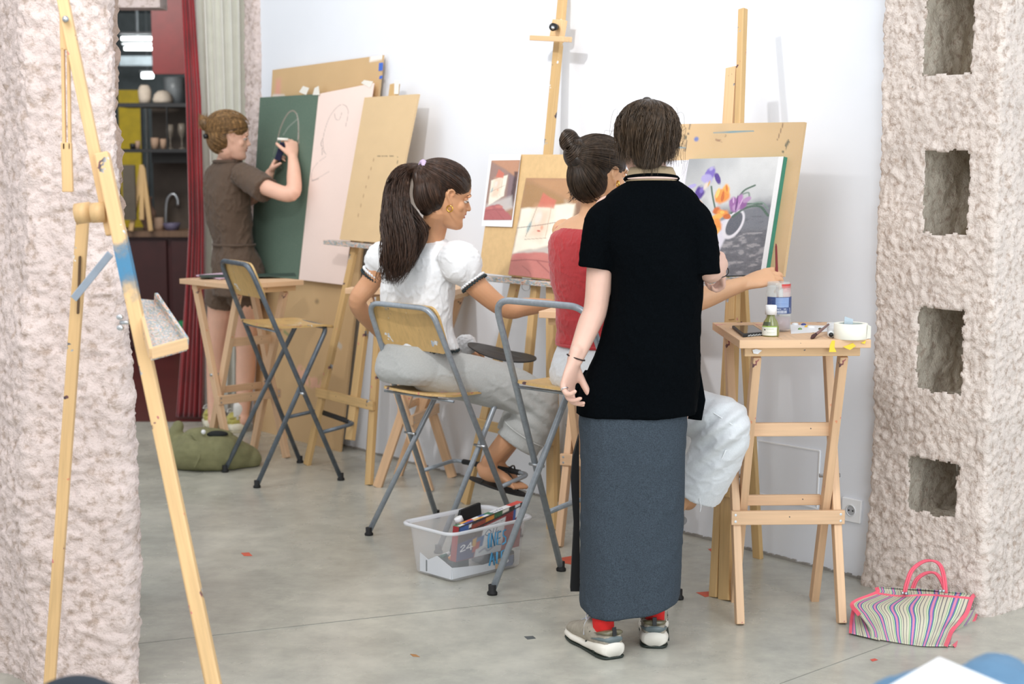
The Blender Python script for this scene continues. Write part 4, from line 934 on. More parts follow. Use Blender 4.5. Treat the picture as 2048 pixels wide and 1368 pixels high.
def strands(name, lines, rad, mat, parent, sides=3):
    """lines: list of (n,3) arrays with the same n; tapered three-sided tubes"""
    L = np.array(lines); S, n = L.shape[:2]; T = np.gradient(L, axis=1); T /= np.linalg.norm(T, axis=2, keepdims=True)+1e-9
    a = np.cross(T, np.array([.3, .5, .81])); a /= np.linalg.norm(a, axis=2, keepdims=True)+1e-9; b = np.cross(T, a)
    tp = rad*np.minimum(1, np.minimum(np.linspace(0, 6, n)+.4, np.linspace(4.5, 0, n)+.15)); V_ = []
    for k in range(sides):
        th = 2*math.pi*k/sides; V_.append(L+(a*math.cos(th)+b*math.sin(th))*tp[None, :, None])
    V_ = np.stack(V_, 2).reshape(-1, 3); i = np.arange(S)[:, None, None]*n*sides; j = np.arange(n-1)[None, :, None]*sides; k = np.arange(sides)[None, None]
    k2 = (k+1) % sides; Fq = np.stack([i+j+k, i+j+k2, i+j+sides+k2, i+j+sides+k], -1).reshape(-1, 4)
    me = bpy.data.meshes.new('m'); me.vertices.add(len(V_)); me.vertices.foreach_set('co', V_.ravel()); me.loops.add(len(Fq)*4); me.loops.foreach_set('vertex_index', Fq.ravel())
    me.polygons.add(len(Fq)); me.polygons.foreach_set('loop_start', np.arange(len(Fq))*4); me.update(calc_edges=True); M = recenter(me)
    return link(name, me, mat, parent, M, True)
def scalp(M, cen, rad, ends, n, seed, npts=14, lift=.004, mask=None, wav=.0, other=None):
    """lines on an ellipsoid (local) from random starts towards the gather direction; ends(local point)->list of extra world pts"""
    r = np.random.default_rng(seed); out = []; cen = np.array(cen); rad = np.array(rad); Mf = np.array(M); g = np.array(ends)
    gd = (g-cen)/rad; gd /= np.linalg.norm(gd)
    while len(out) < n:
        d = r.normal(size=3); d /= np.linalg.norm(d)
        if mask and not mask(d): continue
        t = np.linspace(0, 1, npts)[:, None]; om = math.acos(np.clip(d@gd, -1, 1)); s_ = math.sin(om)+1e-6
        P = (np.sin((1-t)*om)*d+np.sin(t*om)*gd)/s_
        P = P/np.linalg.norm(P, axis=1, keepdims=True)*(1+r.uniform(0, lift)/rad.mean()*np.sin(t*3.14)+.012*r.uniform(0, 1)) + wav*np.sin(t*r.uniform(6, 11)+r.uniform(0, 6))*r.normal(size=3)*.3
        P = cen+P*rad
        if other is not None:
            q = (P-np.array(other[0]))/np.array(other[1]); L_ = np.linalg.norm(q, axis=1, keepdims=True); P = np.where(L_ < 1.01, np.array(other[0])+q/L_*1.01*np.array(other[1]), P)
        out.append(P@Mf[:3, :3].T+Mf[:3, 3])
    return out
def tail(pts, radii, n, seed, npts=22, wav=.004):
    """hair lock: strands along a spline with given spread"""
    r = np.random.default_rng(seed); C_ = spline([list(p)+[q] for p, q in zip(pts, radii)], npts); out = []
    T = np.gradient(C_[:, :3], axis=0); T /= np.linalg.norm(T, axis=1)[:, None]; a = np.cross(T, [0, 1, .1]); a /= np.linalg.norm(a, axis=1)[:, None]; b = np.cross(T, a)
    for _ in range(n):
        th = r.uniform(0, 6.28); q = math.sqrt(r.uniform(0, 1)); ph = r.uniform(0, 6.28); w = r.uniform(4, 9); s = np.linspace(0, 1, npts)
        x = C_[:, 3]*q*np.cos(th+.9*s*r.normal()); y = C_[:, 3]*q*np.sin(th+.9*s*r.normal()); cw = .011*s*np.sin(8*s+2.2*math.cos(th)+1.5*math.sin(2*th)); x = x+cw; y = y+.6*cw
        cut = r.uniform(.8, 1.0); P = C_[:, :3]+a*(x+wav*np.sin(w*s*2+ph)*s)[:, None]+b*(y+wav*np.cos(w*s*2+ph)*s)[:, None]
        i = np.linspace(0, (npts-1)*cut, npts); k = np.minimum(i.astype(int), npts-2); out.append(P[k]*(1-(i-k))[:, None]+P[k+1]*(i-k)[:, None])
    return out
def skin(name, rgb):
    m = plain(name, rgb, .52, var=.05, scale=14, sub=.12, bmp=.05, bscale=500); return m
def hairm(name, rgb, rough=.42):
    if name in MATS: return MATS[name]
    m, nt, bs = nodes(name); c = lin(rgb); f = noise_n(nt, coords(nt, (1, 1, .35)), 90, 3)
    nt.links.new(ramp(nt, f, [(.3, tuple(x*.45 for x in c)), (.55, c), (.75, tuple(min(1, x*1.9) for x in c))]), bs.inputs['Base Color'])
    bs.inputs['Roughness'].default_value = rough; bs.inputs['Specular IOR Level'].default_value = .4; MATS[name] = m; return m
def V(px, py, Y): return at(px, py, Y)
def hv(u, a): return Vector((u[0]*a, u[1]*a, 0))
def leg_foot(mb, ankle, heel_dir, L=1.0, toes=False, z=0):
    pass
def sneaker(parent, heel, d, L, mats, lift=0.0, open_=.085):
    """heel: ground point under the heel's back end, d horizontal toe direction; mats upper, sole, outsole, accent, tab, lace"""
    d = Vector((d[0], d[1], 0)).normalized(); s = Vector((-d.y, d.x, 0)); H = Vector(heel)
    M = Matrix((d, s, Vector((0, 0, 1)))).transposed().to_4x4(); M.translation = H
    ra = Matrix.Rotation(lift, 4, 'Y'); M = M @ ra
    W_ = lambda x, y, z: M @ Vector((x*L, y, z))
    def loft(st, z0f, z1f, wf, name, mat, pw=2.6, cap=True):
        seg = 28; vs = []
        for x in st:
            z0, z1, w = z0f(x), z1f(x), wf(x); cz, hz = (z0+z1)/2, (z1-z0)/2
            for k in range(seg):
                th = 2*math.pi*k/seg; c, q = math.cos(th), math.sin(th)
                vs.append(W_(x, w*math.copysign(abs(c)**(2/pw), c)+.006*math.sin(x*3.1), cz+hz*math.copysign(abs(q)**(2/pw), q)))
        m = len(st); mb = MB().add(vs, [(i*seg+k, i*seg+(k+1) % seg, (i+1)*seg+(k+1) % seg, (i+1)*seg+k) for i in range(m-1) for k in range(seg)]+[tuple(range(seg-1, -1, -1)), tuple((m-1)*seg+k for k in range(seg))])
        return mb.build(name, mat, parent, True)
    I = lambda xs, ys: (lambda x: float(np.interp(x, xs, ys)))
    xs = [0, .03, .12, .3, .5, .7, .88, .96, 1.0]
    wS = I(xs, [.030, .041, .046, .043, .041, .050, .044, .030, .010]); st = np.concatenate([[0, .008, .02, .04], np.linspace(.07, .93, 18), [.96, .98, .995, 1.0]])
    soleT = I([0, .1, .3, .45, .6, .8, 1], [.052, .054, .044, .03, .034, .036, .03])
    loft(st, lambda x: .007+.006*max(0, x-.85)/.15*1.5, soleT, wS, 'midsole', mats['sole'])
    loft(st, lambda x: .0+.012*max(0, (x-.85)/.15), lambda x: .010+.012*max(0, (x-.85)/.15), lambda x: wS(x)*.97, 'outsole', mats['out'])
    wU = I(xs, [.018, .031, .038, .039, .038, .045, .038, .024, .006]); top = I([.015, .06, .12, .22, .32, .45, .6, .8, .93, 1.0], [.086, .090, .082, .078, .090, .104, .083, .064, .052, .034])
    st2 = np.concatenate([[.012, .02, .035, .05], np.linspace(.08, .92, 20), [.95, .975, .99]])
    loft(st2, lambda x: .02, top, wU, 'upper', mats['upper'], 2.3)
    loft([.008, .02, .06, .12, .19, .25], lambda x: .05, I([0, .1, .25], [.072, .070, .055]), lambda x: wU(x)+.0035, 'heel_counter', mats['accent'], 2.4)
    loft([.012, .03, .08, .14, .2], lambda x: .072, I([0, .1, .2], [.09, .088, .075]), lambda x: wU(x)+.002, 'heel_panel', mats['panel'], 2.4)
    mb = MB(); mb.bar(W_(.004, 0, .074), W_(.018, 0, .100), .013, .005, s); mb.build('heel_tab', mats['tab'], parent, bevel=.001)
    for g in (-1, 1):
        for xa, xb in ((.17, .33), (.36, .40)):
            P = [W_(xa, g*(wS(xa)+.0012), .012), W_((xa+xb)/2, g*(wS((xa+xb)/2)+.0012), .018), W_(xb, g*(wS(xb)+.0012), .034), W_(xb-.02, g*(wS(xb)+.0012), .034), W_((xa+xb)/2-.02, g*(wS((xa+xb)/2)+.0012), .024), W_(xa, g*(wS(xa)+.0012), .020)]
            MB().prism(P, s*(-g*.004)).build('sole_notch', mats['out'], parent)
        for xa, z0 in ((.30, .066), (.40, .072)):
            mb = MB(); mb.tube(spline([W_(xa, g*(wU(xa)+.001), z0+.006), W_(xa+.015, g*(wU(xa)+.0022), z0), W_(xa+.035, g*(wU(xa)+.0022), z0+.003), W_(xa+.075, g*(wU(xa+.07)+.001), z0+.013)], 10), [.0006, .0018, .0022, .002, .0018, .0015, .0012, .001, .0008, .0005], 6, flat=.5); mb.build('tick_emblem', mats['tab'], parent, True)
    mb = MB()
    for x in (.42, .5, .58, .66): z = top(x)+.002; mb.tube([W_(x, -.024, z-.010), W_(x+.01, 0, z+.002), W_(x+.02, .024, z-.010)], .0025, 6)
    z = .11; mb.tube(spline([W_(.44, 0, z), W_(.42, .03, z+.012), W_(.36, .045, z-.006), W_(.4, .02, z+.001)], 14), .0022, 6); mb.tube(spline([W_(.44, 0, z), W_(.46, -.03, z+.012), W_(.4, -.045, z-.008), W_(.42, -.02, z)], 14), .0022, 6)
    mb.tube(spline([W_(.44, 0, z), W_(.44, .035, .09), W_(.42, .045, .05)], 10), .002, 6); mb.build('lace', mats['lace'], parent, True)
    return M
# ================================================================== people
DENIM_G = plain('light_grey_denim', (176, 178, 176), .85, var=.06, scale=220, bmp=.12, bscale=700, sheen=.2)
DENIM_W = plain('pale_denim', (214, 217, 220), .85, var=.05, scale=220, bmp=.12, bscale=700, sheen=.2)
# ---------------- standing person in a black t-shirt
ps = thing('person', 'person standing with back turned, black t-shirt, long grey skirt, red socks', 'person', (.38, 4.87, 0))
SK1 = skin('pale_skin', (220, 180, 162)); Y0 = 4.90
hM = frame(V(1289, 281, 4.93), (-.12, 1, -.16), (0, .1, 1), .99)
mb = MB(); head(mb, hM)
limb(mb, [V(1292, 300, 4.95), V(1298, 345, 4.93), V(1303, 385, 4.9)], [.056, .056, .07], None, (1, 0, 0))
stack(mb, [(V(1302, 372, Y0), (.07, 0, 0), (0, .05, 0)), (V(1302, 405, Y0), (.125, 0, 0), (0, .075, 0)), (V(1305, 470, Y0), (.14, 0, 0), (0, .095, 0)), (V(1310, 560, Y0), (.135, 0, 0), (0, .09, 0)),
           (V(1300, 640, Y0), (.125, 0, 0), (0, .09, 0)), (V(1280, 760, Y0), (.15, 0, 0), (0, .105, 0)), (V(1270, 830, Y0), (.145, 0, 0), (0, .1, 0))])
S, E_, Wr = V(1218, 422, 4.9), V(1192, 612, 4.87), V(1149, 722, 4.80)
limb(mb, [S, V(1203, 510, 4.89), E_, V(1178, 650, 4.85), Wr], [.048, .043, .037, .036, .025], [.048, .042, .038, .034, .020], (.8, -.4, 0))
FPs = hand(mb, Wr, (-.28, -.12, -1), (.85, -.5, 0), 1.05, [(.35, .75, .45), (.5, .9, .5), (.6, .95, .55), (.7, 1.0, .6)], .7, .03, -1)
E2, W2 = V(1418, 540, 4.86), V(1441, 528, 5.06)
limb(mb, [V(1382, 425, 4.9), V(1404, 480, 4.86), E2, V(1432, 530, 4.96), W2], [.048, .043, .038, .036, .024], None, (1, 0, 0))
hand(mb, W2, (.12, .5, -.7), (-.9, .1, -.3), .92, [(.2, .4, .2), (.8, 1.2, .8), (.9, 1.2, .8), (.9, 1.2, .8)], .5, .03, 1)
aL, aR = fl(1212, 1300, .09), fl(1305, 1285, .09); aL = Vector((.285, 4.83, .09)); aR = Vector((.455, 4.93, .09))
for a_, hx in ((aL, -.085), (aR, .085)):
    limb(mb, [V(1272, 820, Y0)+Vector((hx, 0, 0)), Vector((.36+hx*.8, 4.93, .5)), a_+Vector((0, .03, .22)), a_+Vector((0, .01, .02)), a_-Vector((0, -.03, .05))], [.08, .052, .042, .028, .026])
    limb(mb, [a_-Vector((0, 0, .04)), a_+Vector((.0, .12, -.05))], [.033, .03])
body = fused('body', mb, .0042, SK1, ps, 3)
# t-shirt
mb = MB()
def sr(px0, px1, py, b, y=Y0): c = V((px0+px1)/2, py, y); w = abs(V(px1, py, y).x-V(px0, py, y).x)/2; return (c, (w, 0, 0), (0, b, 0))
stack(mb, [sr(1258, 1352, 360, .062), sr(1243, 1366, 368, .072), sr(1214, 1390, 388, .088), sr(1196, 1404, 418, .108), sr(1196, 1408, 470, .122), sr(1214, 1406, 540, .128), sr(1216, 1404, 620, .13), sr(1192, 1403, 700, .135), sr(1162, 1399, 770, .14), sr(1150, 1397, 826, .142)], 6, 56, 2.3)
limb(mb, [V(1240, 415, 4.9), V(1212, 442, 4.89), V(1198, 490, 4.885), V(1190, 538, 4.88)], [.050, .058, .056, .054], [.055, .066, .068, .066], (1, -.2, 0), 24, 6, False)
limb(mb, [V(1362, 415, 4.9), V(1386, 442, 4.88), V(1404, 490, 4.865), V(1410, 550, 4.855)], [.050, .056, .053, .049], [.055, .066, .066, .06], (1, -.1, 0), 24, 6, False)
BLKT = plain('black_jersey', (6, 9, 12), 1.0, var=.3, scale=260, bmp=.08, bscale=900, spec=.04)
def shirt_extra(co):
    zt, zb = V(1300, 600, Y0).z, V(1300, 830, Y0).z; t = np.clip((zt-co[:, 2])/(zt-zb), 0, 1)
    return .005*t*np.sin(co[:, 0]*30+1.2*np.sin(co[:, 1]*20))+.003*np.sin(co[:, 2]*22+co[:, 0]*14)
ts = fused('t_shirt', mb, .0055, BLKT, ps, 4, cloth_post(.0024, (12, 10, 5), 3, shirt_extra))
mb = MB(); mb.tube([V(1303, 358, Y0)+Vector((.072*math.cos(a), .056*math.sin(a), .012*math.cos(a*1)*0-.01*math.sin(a))) for a in np.linspace(0, 2*math.pi, 40)], .009, 8, flat=1.6); mb.build('neck_rib', BLKT, ts, True)
# vent flap at the left hem
mb = MB(); mb.add([V(1170, 740, 4.97), V(1136, 792, 4.93), V(1133, 800, 4.93), V(1200, 804, 4.93), V(1200, 740, 4.93), V(1170, 742, 5.0), V(1137, 790, 5.05), V(1134, 800, 5.05), V(1200, 804, 5.05), V(1200, 740, 5.0)],
                  [(0, 1, 2, 3, 4), (9, 8, 7, 6, 5), (0, 5, 6, 1), (1, 6, 7, 2), (2, 7, 8, 3)]); mb.build('hem_flap', BLKT, ts)
mb = MB(); mb.tube([V(1388, 740, 4.97), V(1392, 800, 4.97), V(1386, 838, 4.97)], [.02, .03, .028], 12, True, .5); mb.build('hem_flap', BLKT, ts, True)
# beige collar of the under-shirt
mb = MB(); seg = 40; vs = []
for j, (z, k) in enumerate(((0, 1.0), (.3, .98), (.7, .9), (1, .82))):
    for i in range(seg):
        a = 2*math.pi*i/seg; c = V(1303, 358, Y0); r = .080*k
        vs.append(c+Vector((r*math.cos(a)*1.0, r*.80*math.sin(a)+.01*z, -.008+.042*z-.006*math.sin(a))))
mb.add(vs, [(j*seg+i, j*seg+(i+1) % seg, (j+1)*seg+(i+1) % seg, (j+1)*seg+i) for j in range(3) for i in range(seg)])
o = mb.build('beige_collar', plain('beige_collar', (172, 152, 122), .9, bmp=.1), ps, True); m_ = o.modifiers.new('s', 'SOLIDIFY'); m_.thickness = .006
mb = MB(); mb.tube([V(1303, 362, Y0)+Vector((.078*math.cos(a), .063*math.sin(a), .006-.006*math.sin(a))) for a in np.linspace(0, 2*math.pi, 40)], .0045, 8, flat=1.5); mb.build('pink_neckband', plain('pale_pink_rib', (226, 196, 184), .9), ps, True)
# skirt
mb = MB()
stack(mb, [sr(1165, 1380, 790, .120), sr(1158, 1374, 830, .13), sr(1160, 1370, 900, .135), sr(1160, 1367, 1000, .135), sr(1159, 1363, 1100, .135), sr(1158, 1360, 1180, .135), sr(1157, 1358, 1213, .135)], 8, 60, 2.5)
def skirt_extra(co):
    t = np.clip((.95-co[:, 2])/.9, 0, 1); return .0035*t*np.sin(co[:, 0]*45+2*np.sin(co[:, 2]*3))
SKM = plain('charcoal_melange', (60, 69, 78), .95, var=.38, scale=330, bmp=.15, bscale=900, spec=.2)
def skirt_post(co, nr):
    co = cloth_post(.0022, (9, 9, 2.0), 9, skirt_extra)(co, nr); x0, x1 = V(1157, 1200, Y0).x, V(1357, 1200, Y0).x
    u = (co[:, 0]-x0)/(x1-x0); low = co[:, 2] < .30; hem = np.interp(u, [0, .12, .3, .6, 1], [.008, -.012, -.013, .0, .03]); w = np.clip((.34-co[:, 2])/.22, 0, 1); co[:, 2] += hem*w; return co
fused('skirt', mb, .0065, SKM, ps, 4, skirt_post)
mb = MB(); mb.prism([V(1158, 872, 4.93), V(1146, 915, 4.93), V(1142, 960, 4.93), V(1148, 1050, 4.93), V(1141, 1183, 4.93), V(1160, 1183, 4.93)], (0, .05, 0)); mb.build('black_slip', plain('black_lining', (14, 14, 16), .9), ps)
# socks and sneakers
SOCK = plain('red_sock', (214, 36, 34), .9, bmp=.2, bscale=500)
shm = dict(sole=plain('offwhite_sole', (226, 221, 210), .5, var=.04), out=plain('dark_green_outsole', (34, 44, 38), .6), upper=plain('taupe_mesh', (158, 150, 136), .8, var=.15, scale=60, bmp=.2, bscale=900),
           accent=plain('slate_blue_panel', (96, 108, 110), .4), panel=plain('olive_gloss_panel', (102, 96, 74), .25), tab=BLACK_PL, lace=plain('grey_lace', (188, 190, 196), .8))
for a_, hl, d_ in ((aL, Vector((.315, 4.762, 0)), (-.42, .9)), (aR, Vector((.446, 4.868, 0)), (.1, 1))):
    sh = bpy.data.objects.new('sneaker', None); COL.objects.link(sh); dd = Vector((*d_, 0)).normalized()
    sh.parent = ps; sh.matrix_basis = ROOTS[ps].inverted() @ Matrix.Translation(hl); ROOTS[sh] = Matrix.Translation(hl)
    sneaker(sh, hl, d_, .285, shm, 0)
    c = hl+dd*.075; mb = MB(); limb(mb, [c+Vector((0, 0, .05)), c+Vector((0, 0, .10)), c+Vector((0, 0, .24))], [.031, .032, .040], [.042, .040, .042], (-dd.y, dd.x, 0)); fused('sock', mb, .005, SOCK, ps, 3, cloth_post(.0012, (60, 60, 90), 2))
# wristband, rings
tw = (E_-Wr).normalized(); c = Wr+tw*.012
def ringm(c, ax, r, t, flat=1.0):
    q = Vector(ax).normalized(); a = q.orthogonal().normalized(); b = q.cross(a); return MB().tube([c+a*(r*math.cos(k))+b*(r*flat*math.sin(k)) for k in np.linspace(0, 2*math.pi, 30)], t, 8)
ringm(c, tw+Vector((0, -.35, .2)), .028, .0022).build('wristband', plain('dark_brown_elastic', (48, 30, 26), .7), ps, True)
SIL = plain('silver', (225, 225, 228), .2, 1.0, .02)
for k_, fr in ((0, .55), (2, .5), (3, .5)): a_, b_ = FPs[k_][1], FPs[k_][2]; ringm(a_.lerp(b_, fr), b_-a_, .0102, .0022).build('finger_ring', SIL, ps, True)
ringm(V(1440, 543, 5.02), (.1, .5, -.6), .027, .0018).build('wristband', BLACK_PL, ps, True)
# hair: half tied-up, wavy
HB = hairm('dark_brown_hair', (50, 40, 31))
mb = MB(); kx = lambda *p: hM @ Vector(p)
mb.ball(kx(-.022, 0, .142), (.084, .098, .092)); limb(mb, [kx(-.055, 0, .16), kx(-.065, 0, .09), kx(-.058, 0, .045)], [.072, .070, .050], [.05, .045, .03], (1, 0, 0)); mb.ball(kx(-.045, 0, .222), .022)
hair = fused('hair', mb, .006, HB, ps, 4, cloth_post(.0025, (60, 40, 8), 4))
rr = np.random.default_rng(11); lines = []; top = np.array(kx(-.05, 0, .232)); X = np.array((hM.to_3x3() @ Vector((1, 0, 0))).normalized()); Yl = np.array((hM.to_3x3() @ Vector((0, 1, 0))).normalized()); Zu = np.array([0, 0, 1.0])
for i in range(2000):
    a = rr.uniform(-1.75, 1.75); n_ = 18; t = np.linspace(0, 1, n_)[:, None]; ln = rr.uniform(.85, 1.28)*(1-.14*abs(math.sin(a)))
    out = -X*math.cos(a)+Yl*math.sin(a); rx = (.086+.022*max(0, math.cos(a)))*rr.uniform(.97, 1.06)
    ang = t*ln*2.15; cen = np.array(kx(-.025, 0, .142)); P = cen+out*np.minimum(1, np.sin(np.minimum(ang, 1.57)))*rx+Zu*np.where(ang < 1.57, np.cos(ang)*.092, -(ang-1.57)*.135)
    P = P-out*np.clip(ang-1.7, 0, 1)*.05*rr.uniform(-.1, 1.3)
    w = rr.uniform(8, 15); ph = 2.2*math.sin(a*5)+2*math.sin(a*11+1)+rr.normal()*.5; w = 9+2.5*math.sin(a*7)+rr.normal()*.6; am = .011*rr.uniform(.5, 1.4); tan_ = -X*math.sin(a)+Yl*math.cos(a)
    P = P+tan_*(am*np.sin(w*t+ph)*t)+out*(am*.8*np.cos(w*t+ph)*t); P = P+(top-cen-Zu*.092)*np.clip(1-t*4, 0, 1); lines.append(P)
strands('hair_strands', lines, .0012, hairm('brown_hair_strand', (72, 56, 41), .36), hair)
fly = []
for i in range(26):
    a = rr.choice([-1, 1])*rr.uniform(1.0, 1.7); t = np.linspace(0, 1, 18)[:, None]; out = -X*math.cos(a)+Yl*math.sin(a); s0 = np.array(kx(-.02, 0, rr.uniform(.08, .2)))+out*.095
    P = s0+out*(rr.uniform(.005, .03)*np.sin(t*3)+.01*t)-Zu*t*rr.uniform(.04, .1)+Zu*.02*np.sin(t*rr.uniform(4, 8)+rr.uniform(0, 6)); fly.append(P)
strands('stray_hairs', fly, .0004, MATS['brown_hair_strand'], hair)

# ---------------- seated woman in the white blouse
V = lambda px, py, Y: at(px, py, Y+.09)
pw_ = thing('person', 'seated woman with long dark ponytail, white puff-sleeve blouse and pale jeans', 'person', (-.25, 6.4, .69))
SK2 = skin('tan_skin', (204, 152, 114)); u1 = (.70, .71); r1 = (.71, -.70); YW = 6.33
wM = frame(V(892, 391, 6.20), (.94, .33, -.22), (.10, 0, 1), 1.10)
mb = MB(); head(mb, wM)
limb(mb, [wM @ Vector((-.02, 0, .06)), V(868, 455, 6.26), V(853, 490, 6.30)], [.053, .052, .065], None, (1, 0, 0))
def rg(px, py, Y, A, B, r=r1, u=u1): return (V(px, py, Y), hv(r, A), hv(u, B))
stack(mb, [rg(852, 480, YW, .07, .05), rg(846, 500, YW, .14, .07), rg(842, 545, YW, .15, .085), rg(840, 610, YW, .125, .08), rg(838, 660, YW, .12, .08), rg(836, 715, YW, .155, .10), rg(836, 750, YW, .15, .10)])
RS, RE, RW = V(902, 512, 6.20), V(1012, 618, 6.22), V(1100, 610, 6.42)
limb(mb, [RS, V(955, 574, 6.18), RE, V(1050, 614, 6.30), RW], [.046, .044, .036, .037, .025], None, (0, 0, 1))
hand(mb, RW, (.8, .6, .05), (.2, .1, -1), .95, None, .5, .05, 1)
LS, LE, LW = V(775, 512, 6.48), V(715, 606, 6.50), V(800, 690, 6.72)
limb(mb, [LS, V(740, 566, 6.5), LE, V(750, 650, 6.62), LW, V(905, 702, 6.68)], [.045, .043, .037, .036, .027, .026], None, (0, 0, 1))
hand(mb, V(905, 702, 6.66), (.9, -.1, .1), (.1, .3, -1), .95, None, .4, .05, -1)
RK = V(1072, 800, 6.32); RA = V(985, 915, 6.33)
limb(mb, [V(855, 745, 6.30), V(960, 765, 6.30), RK, V(1032, 860, 6.33), RA, V(978, 930, 6.33)], [.07, .07, .055, .05, .036, .036], None, (0, 1, 0))
FT = V(1036, 972, 6.26)
limb(mb, [V(965, 935, 6.34), V(975, 945, 6.32), V(1003, 955, 6.29), V(1026, 968, 6.27)], [.028, .034, .038, .036], [.024, .034, .026, .013], (.1, 1, 0))
ds = (V(1040, 975, 6.24)-V(975, 955, 6.32)).normalized(); sd = Vector((-ds.y, ds.x, 0)).normalized()
for i in range(5): b = V(1026, 969, 6.27)+sd*(-.026+.0135*i); limb(mb, [b-ds*.02, b+ds*(.012+.004*i), b+ds*(.020+.006*i)-Vector((0, 0, .004))], [.0085+.0008*i]*3, [.008+.0005*i]*3, sd, 10)
LK = V(1058, 792, 6.66); LA = V(1000, 912, 6.56)
limb(mb, [V(830, 740, 6.55), V(950, 755, 6.6), LK, V(1030, 860, 6.62), LA], [.07, .07, .055, .05, .036], None, (0, 1, 0)); limb(mb, [V(990, 925, 6.57), V(1030, 958, 6.50)], [.032, .03], [.03, .014], (0, 1, 0))
b2 = fused('body', mb, .0036, SK2, pw_, 3, sockets(wM)); face_bits(wM, pw_, lidm=SK2)
# blouse
mb = MB()
stack(mb, [rg(856, 472, 6.30, .062, .055), rg(852, 482, YW-.01, .10, .07), rg(846, 500, YW, .160, .095), rg(838, 540, YW, .178, .106), rg(834, 600, YW, .178, .106), rg(836, 655, YW, .170, .102), rg(848, 694, YW, .168, .104)], 7, 56, 2.3)
sleeveR = [V(895, 505, 6.22), V(915, 520, 6.19), V(930, 540, 6.18), V(944, 560, 6.18)]
limb(mb, sleeveR, [.058, .082, .078, .050], [.06, .08, .078, .050], (0, 0, 1), 28, 6, False)
limb(mb, [V(785, 505, 6.46), V(768, 516, 6.49), V(756, 532, 6.5), V(748, 545, 6.5)], [.055, .072, .066, .046], None, (0, 0, 1), 28, 6, False)
LINW = plain('white_linen', (232, 234, 236), .9, var=.03, scale=200, bmp=.15, bscale=500, sheen=.2)
def bl_extra(co):
    yoke = np.clip((co[:, 2]-V(850, 520, YW).z)/.05, 0, 1); sl = np.exp(-((co-np.array(sleeveR[2]))**2).sum(1)/.006)
    return .0016*yoke*np.sin(co[:, 2]*330+co[:, 0]*40)+.003*sl*np.sin(co[:, 0]*70-co[:, 2]*45+co[:, 1]*50)+.0012*sl*nzf(co, (25, 25, 25), 8)
bl_ = fused('blouse', mb, .0048, LINW, pw_, 3, cloth_post(.0032, (12, 12, 7), 21, bl_extra))
TRIM = plain('dark_teal_trim', (40, 52, 56), .9)
def frill(c, ax, r, name='frill', wob=.006, mat=LINW, t=.005, cnt=26, rr_=1.0):
    q = Vector(ax).normalized(); a = q.orthogonal().normalized(); b = q.cross(a)
    pts = [c+(a*math.cos(k)+b*math.sin(k)*rr_)*(r+.002*math.sin(k*cnt))+q*wob*math.sin(k*cnt+1) for k in np.linspace(0, 2*math.pi, 150)]
    return MB().tube(pts, t, 6).build(name, mat, bl_, True)
axr = sleeveR[3]-sleeveR[1]
frill(sleeveR[3]+axr.normalized()*.004, axr, .052, 'frill', .002, LINW, .0048); frill(sleeveR[3]+axr.normalized()*.016, axr, .055, 'dark_trim', .004, TRIM, .0035)
axl = V(748, 545, 6.5)-V(768, 516, 6.49); frill(V(748, 545, 6.5)+axl.normalized()*.004, axl, .046, 'frill', .002, LINW, .0048); frill(V(747, 547, 6.5)+axl.normalized()*.014, axl, .048, 'dark_trim', .003, TRIM, .0035)
mb = MB(); hc, ha, hb_ = rg(848, 696, YW, .172, .108)
mb.tube([hc+ha*math.cos(k)+hb_*math.sin(k)+Vector((0, 0, .004*math.sin(k*40)-.0)) for k in np.linspace(0, 2*math.pi, 180)], .0035, 6); mb.build('dark_trim', TRIM, bl_, True)
# jeans
mb = MB()
stack(mb, [rg(836, 686, YW, .142, .112), rg(834, 712, YW, .172, .135), rg(834, 742, YW, .182, .150), rg(836, 762, YW+.01, .165, .135)], 6, 40, 2.3)
limb(mb, [V(860, 742, 6.27), V(930, 755, 6.27), V(1010, 775, 6.30), V(1078, 803, 6.32)], [.092, .096, .094, .080], [.10, .095, .09, .08], (0, 0, 1), 26, 6)
limb(mb, [V(1080, 800, 6.32), V(1066, 840, 6.325), V(1034, 888, 6.33)], [.082, .088, .094], [.08, .084, .088], (1, 0, 0), 26, 6, False)
limb(mb, [V(830, 738, 6.56), V(950, 755, 6.6), V(1060, 790, 6.66)], [.09, .09, .078], None, (0, 0, 1), 24, 6); limb(mb, [V(1060, 790, 6.66), V(1030, 870, 6.62)], [.08, .085], None, (1, 0, 0), 24, 6, False)
kneeW = np.array(V(1045, 812, 6.32))
def jn(kn, dirx=1):
    def f(co):
        d = co-kn; g = np.exp(-(d**2).sum(1)/.018); return g*.010*np.sin(d[:, 0]*70*dirx+d[:, 2]*95+2*np.sin(d[:, 1]*12))
    return f
je = fused('jeans', mb, .0055, DENIM_G, pw_, 4, cloth_post(.0024, (10, 10, 12), 31, jn(kneeW)))
mb = MB(); kk = (V(1034, 888, 6.33)-V(1066, 840, 6.325)).normalized(); cc_ = V(1049, 866, 6.328); aa = Vector((1, 0, 0)); aa = (aa-kk*aa.dot(kk)).normalized(); bb_ = kk.cross(aa)
mb.tube([cc_+aa*.0945*math.cos(t)+bb_*.089*math.sin(t) for t in np.linspace(0, 6.283, 60)], .0022, 6); mb.build('cuff_seam', plain('pale_seam', (206, 208, 206), .9), je, True)
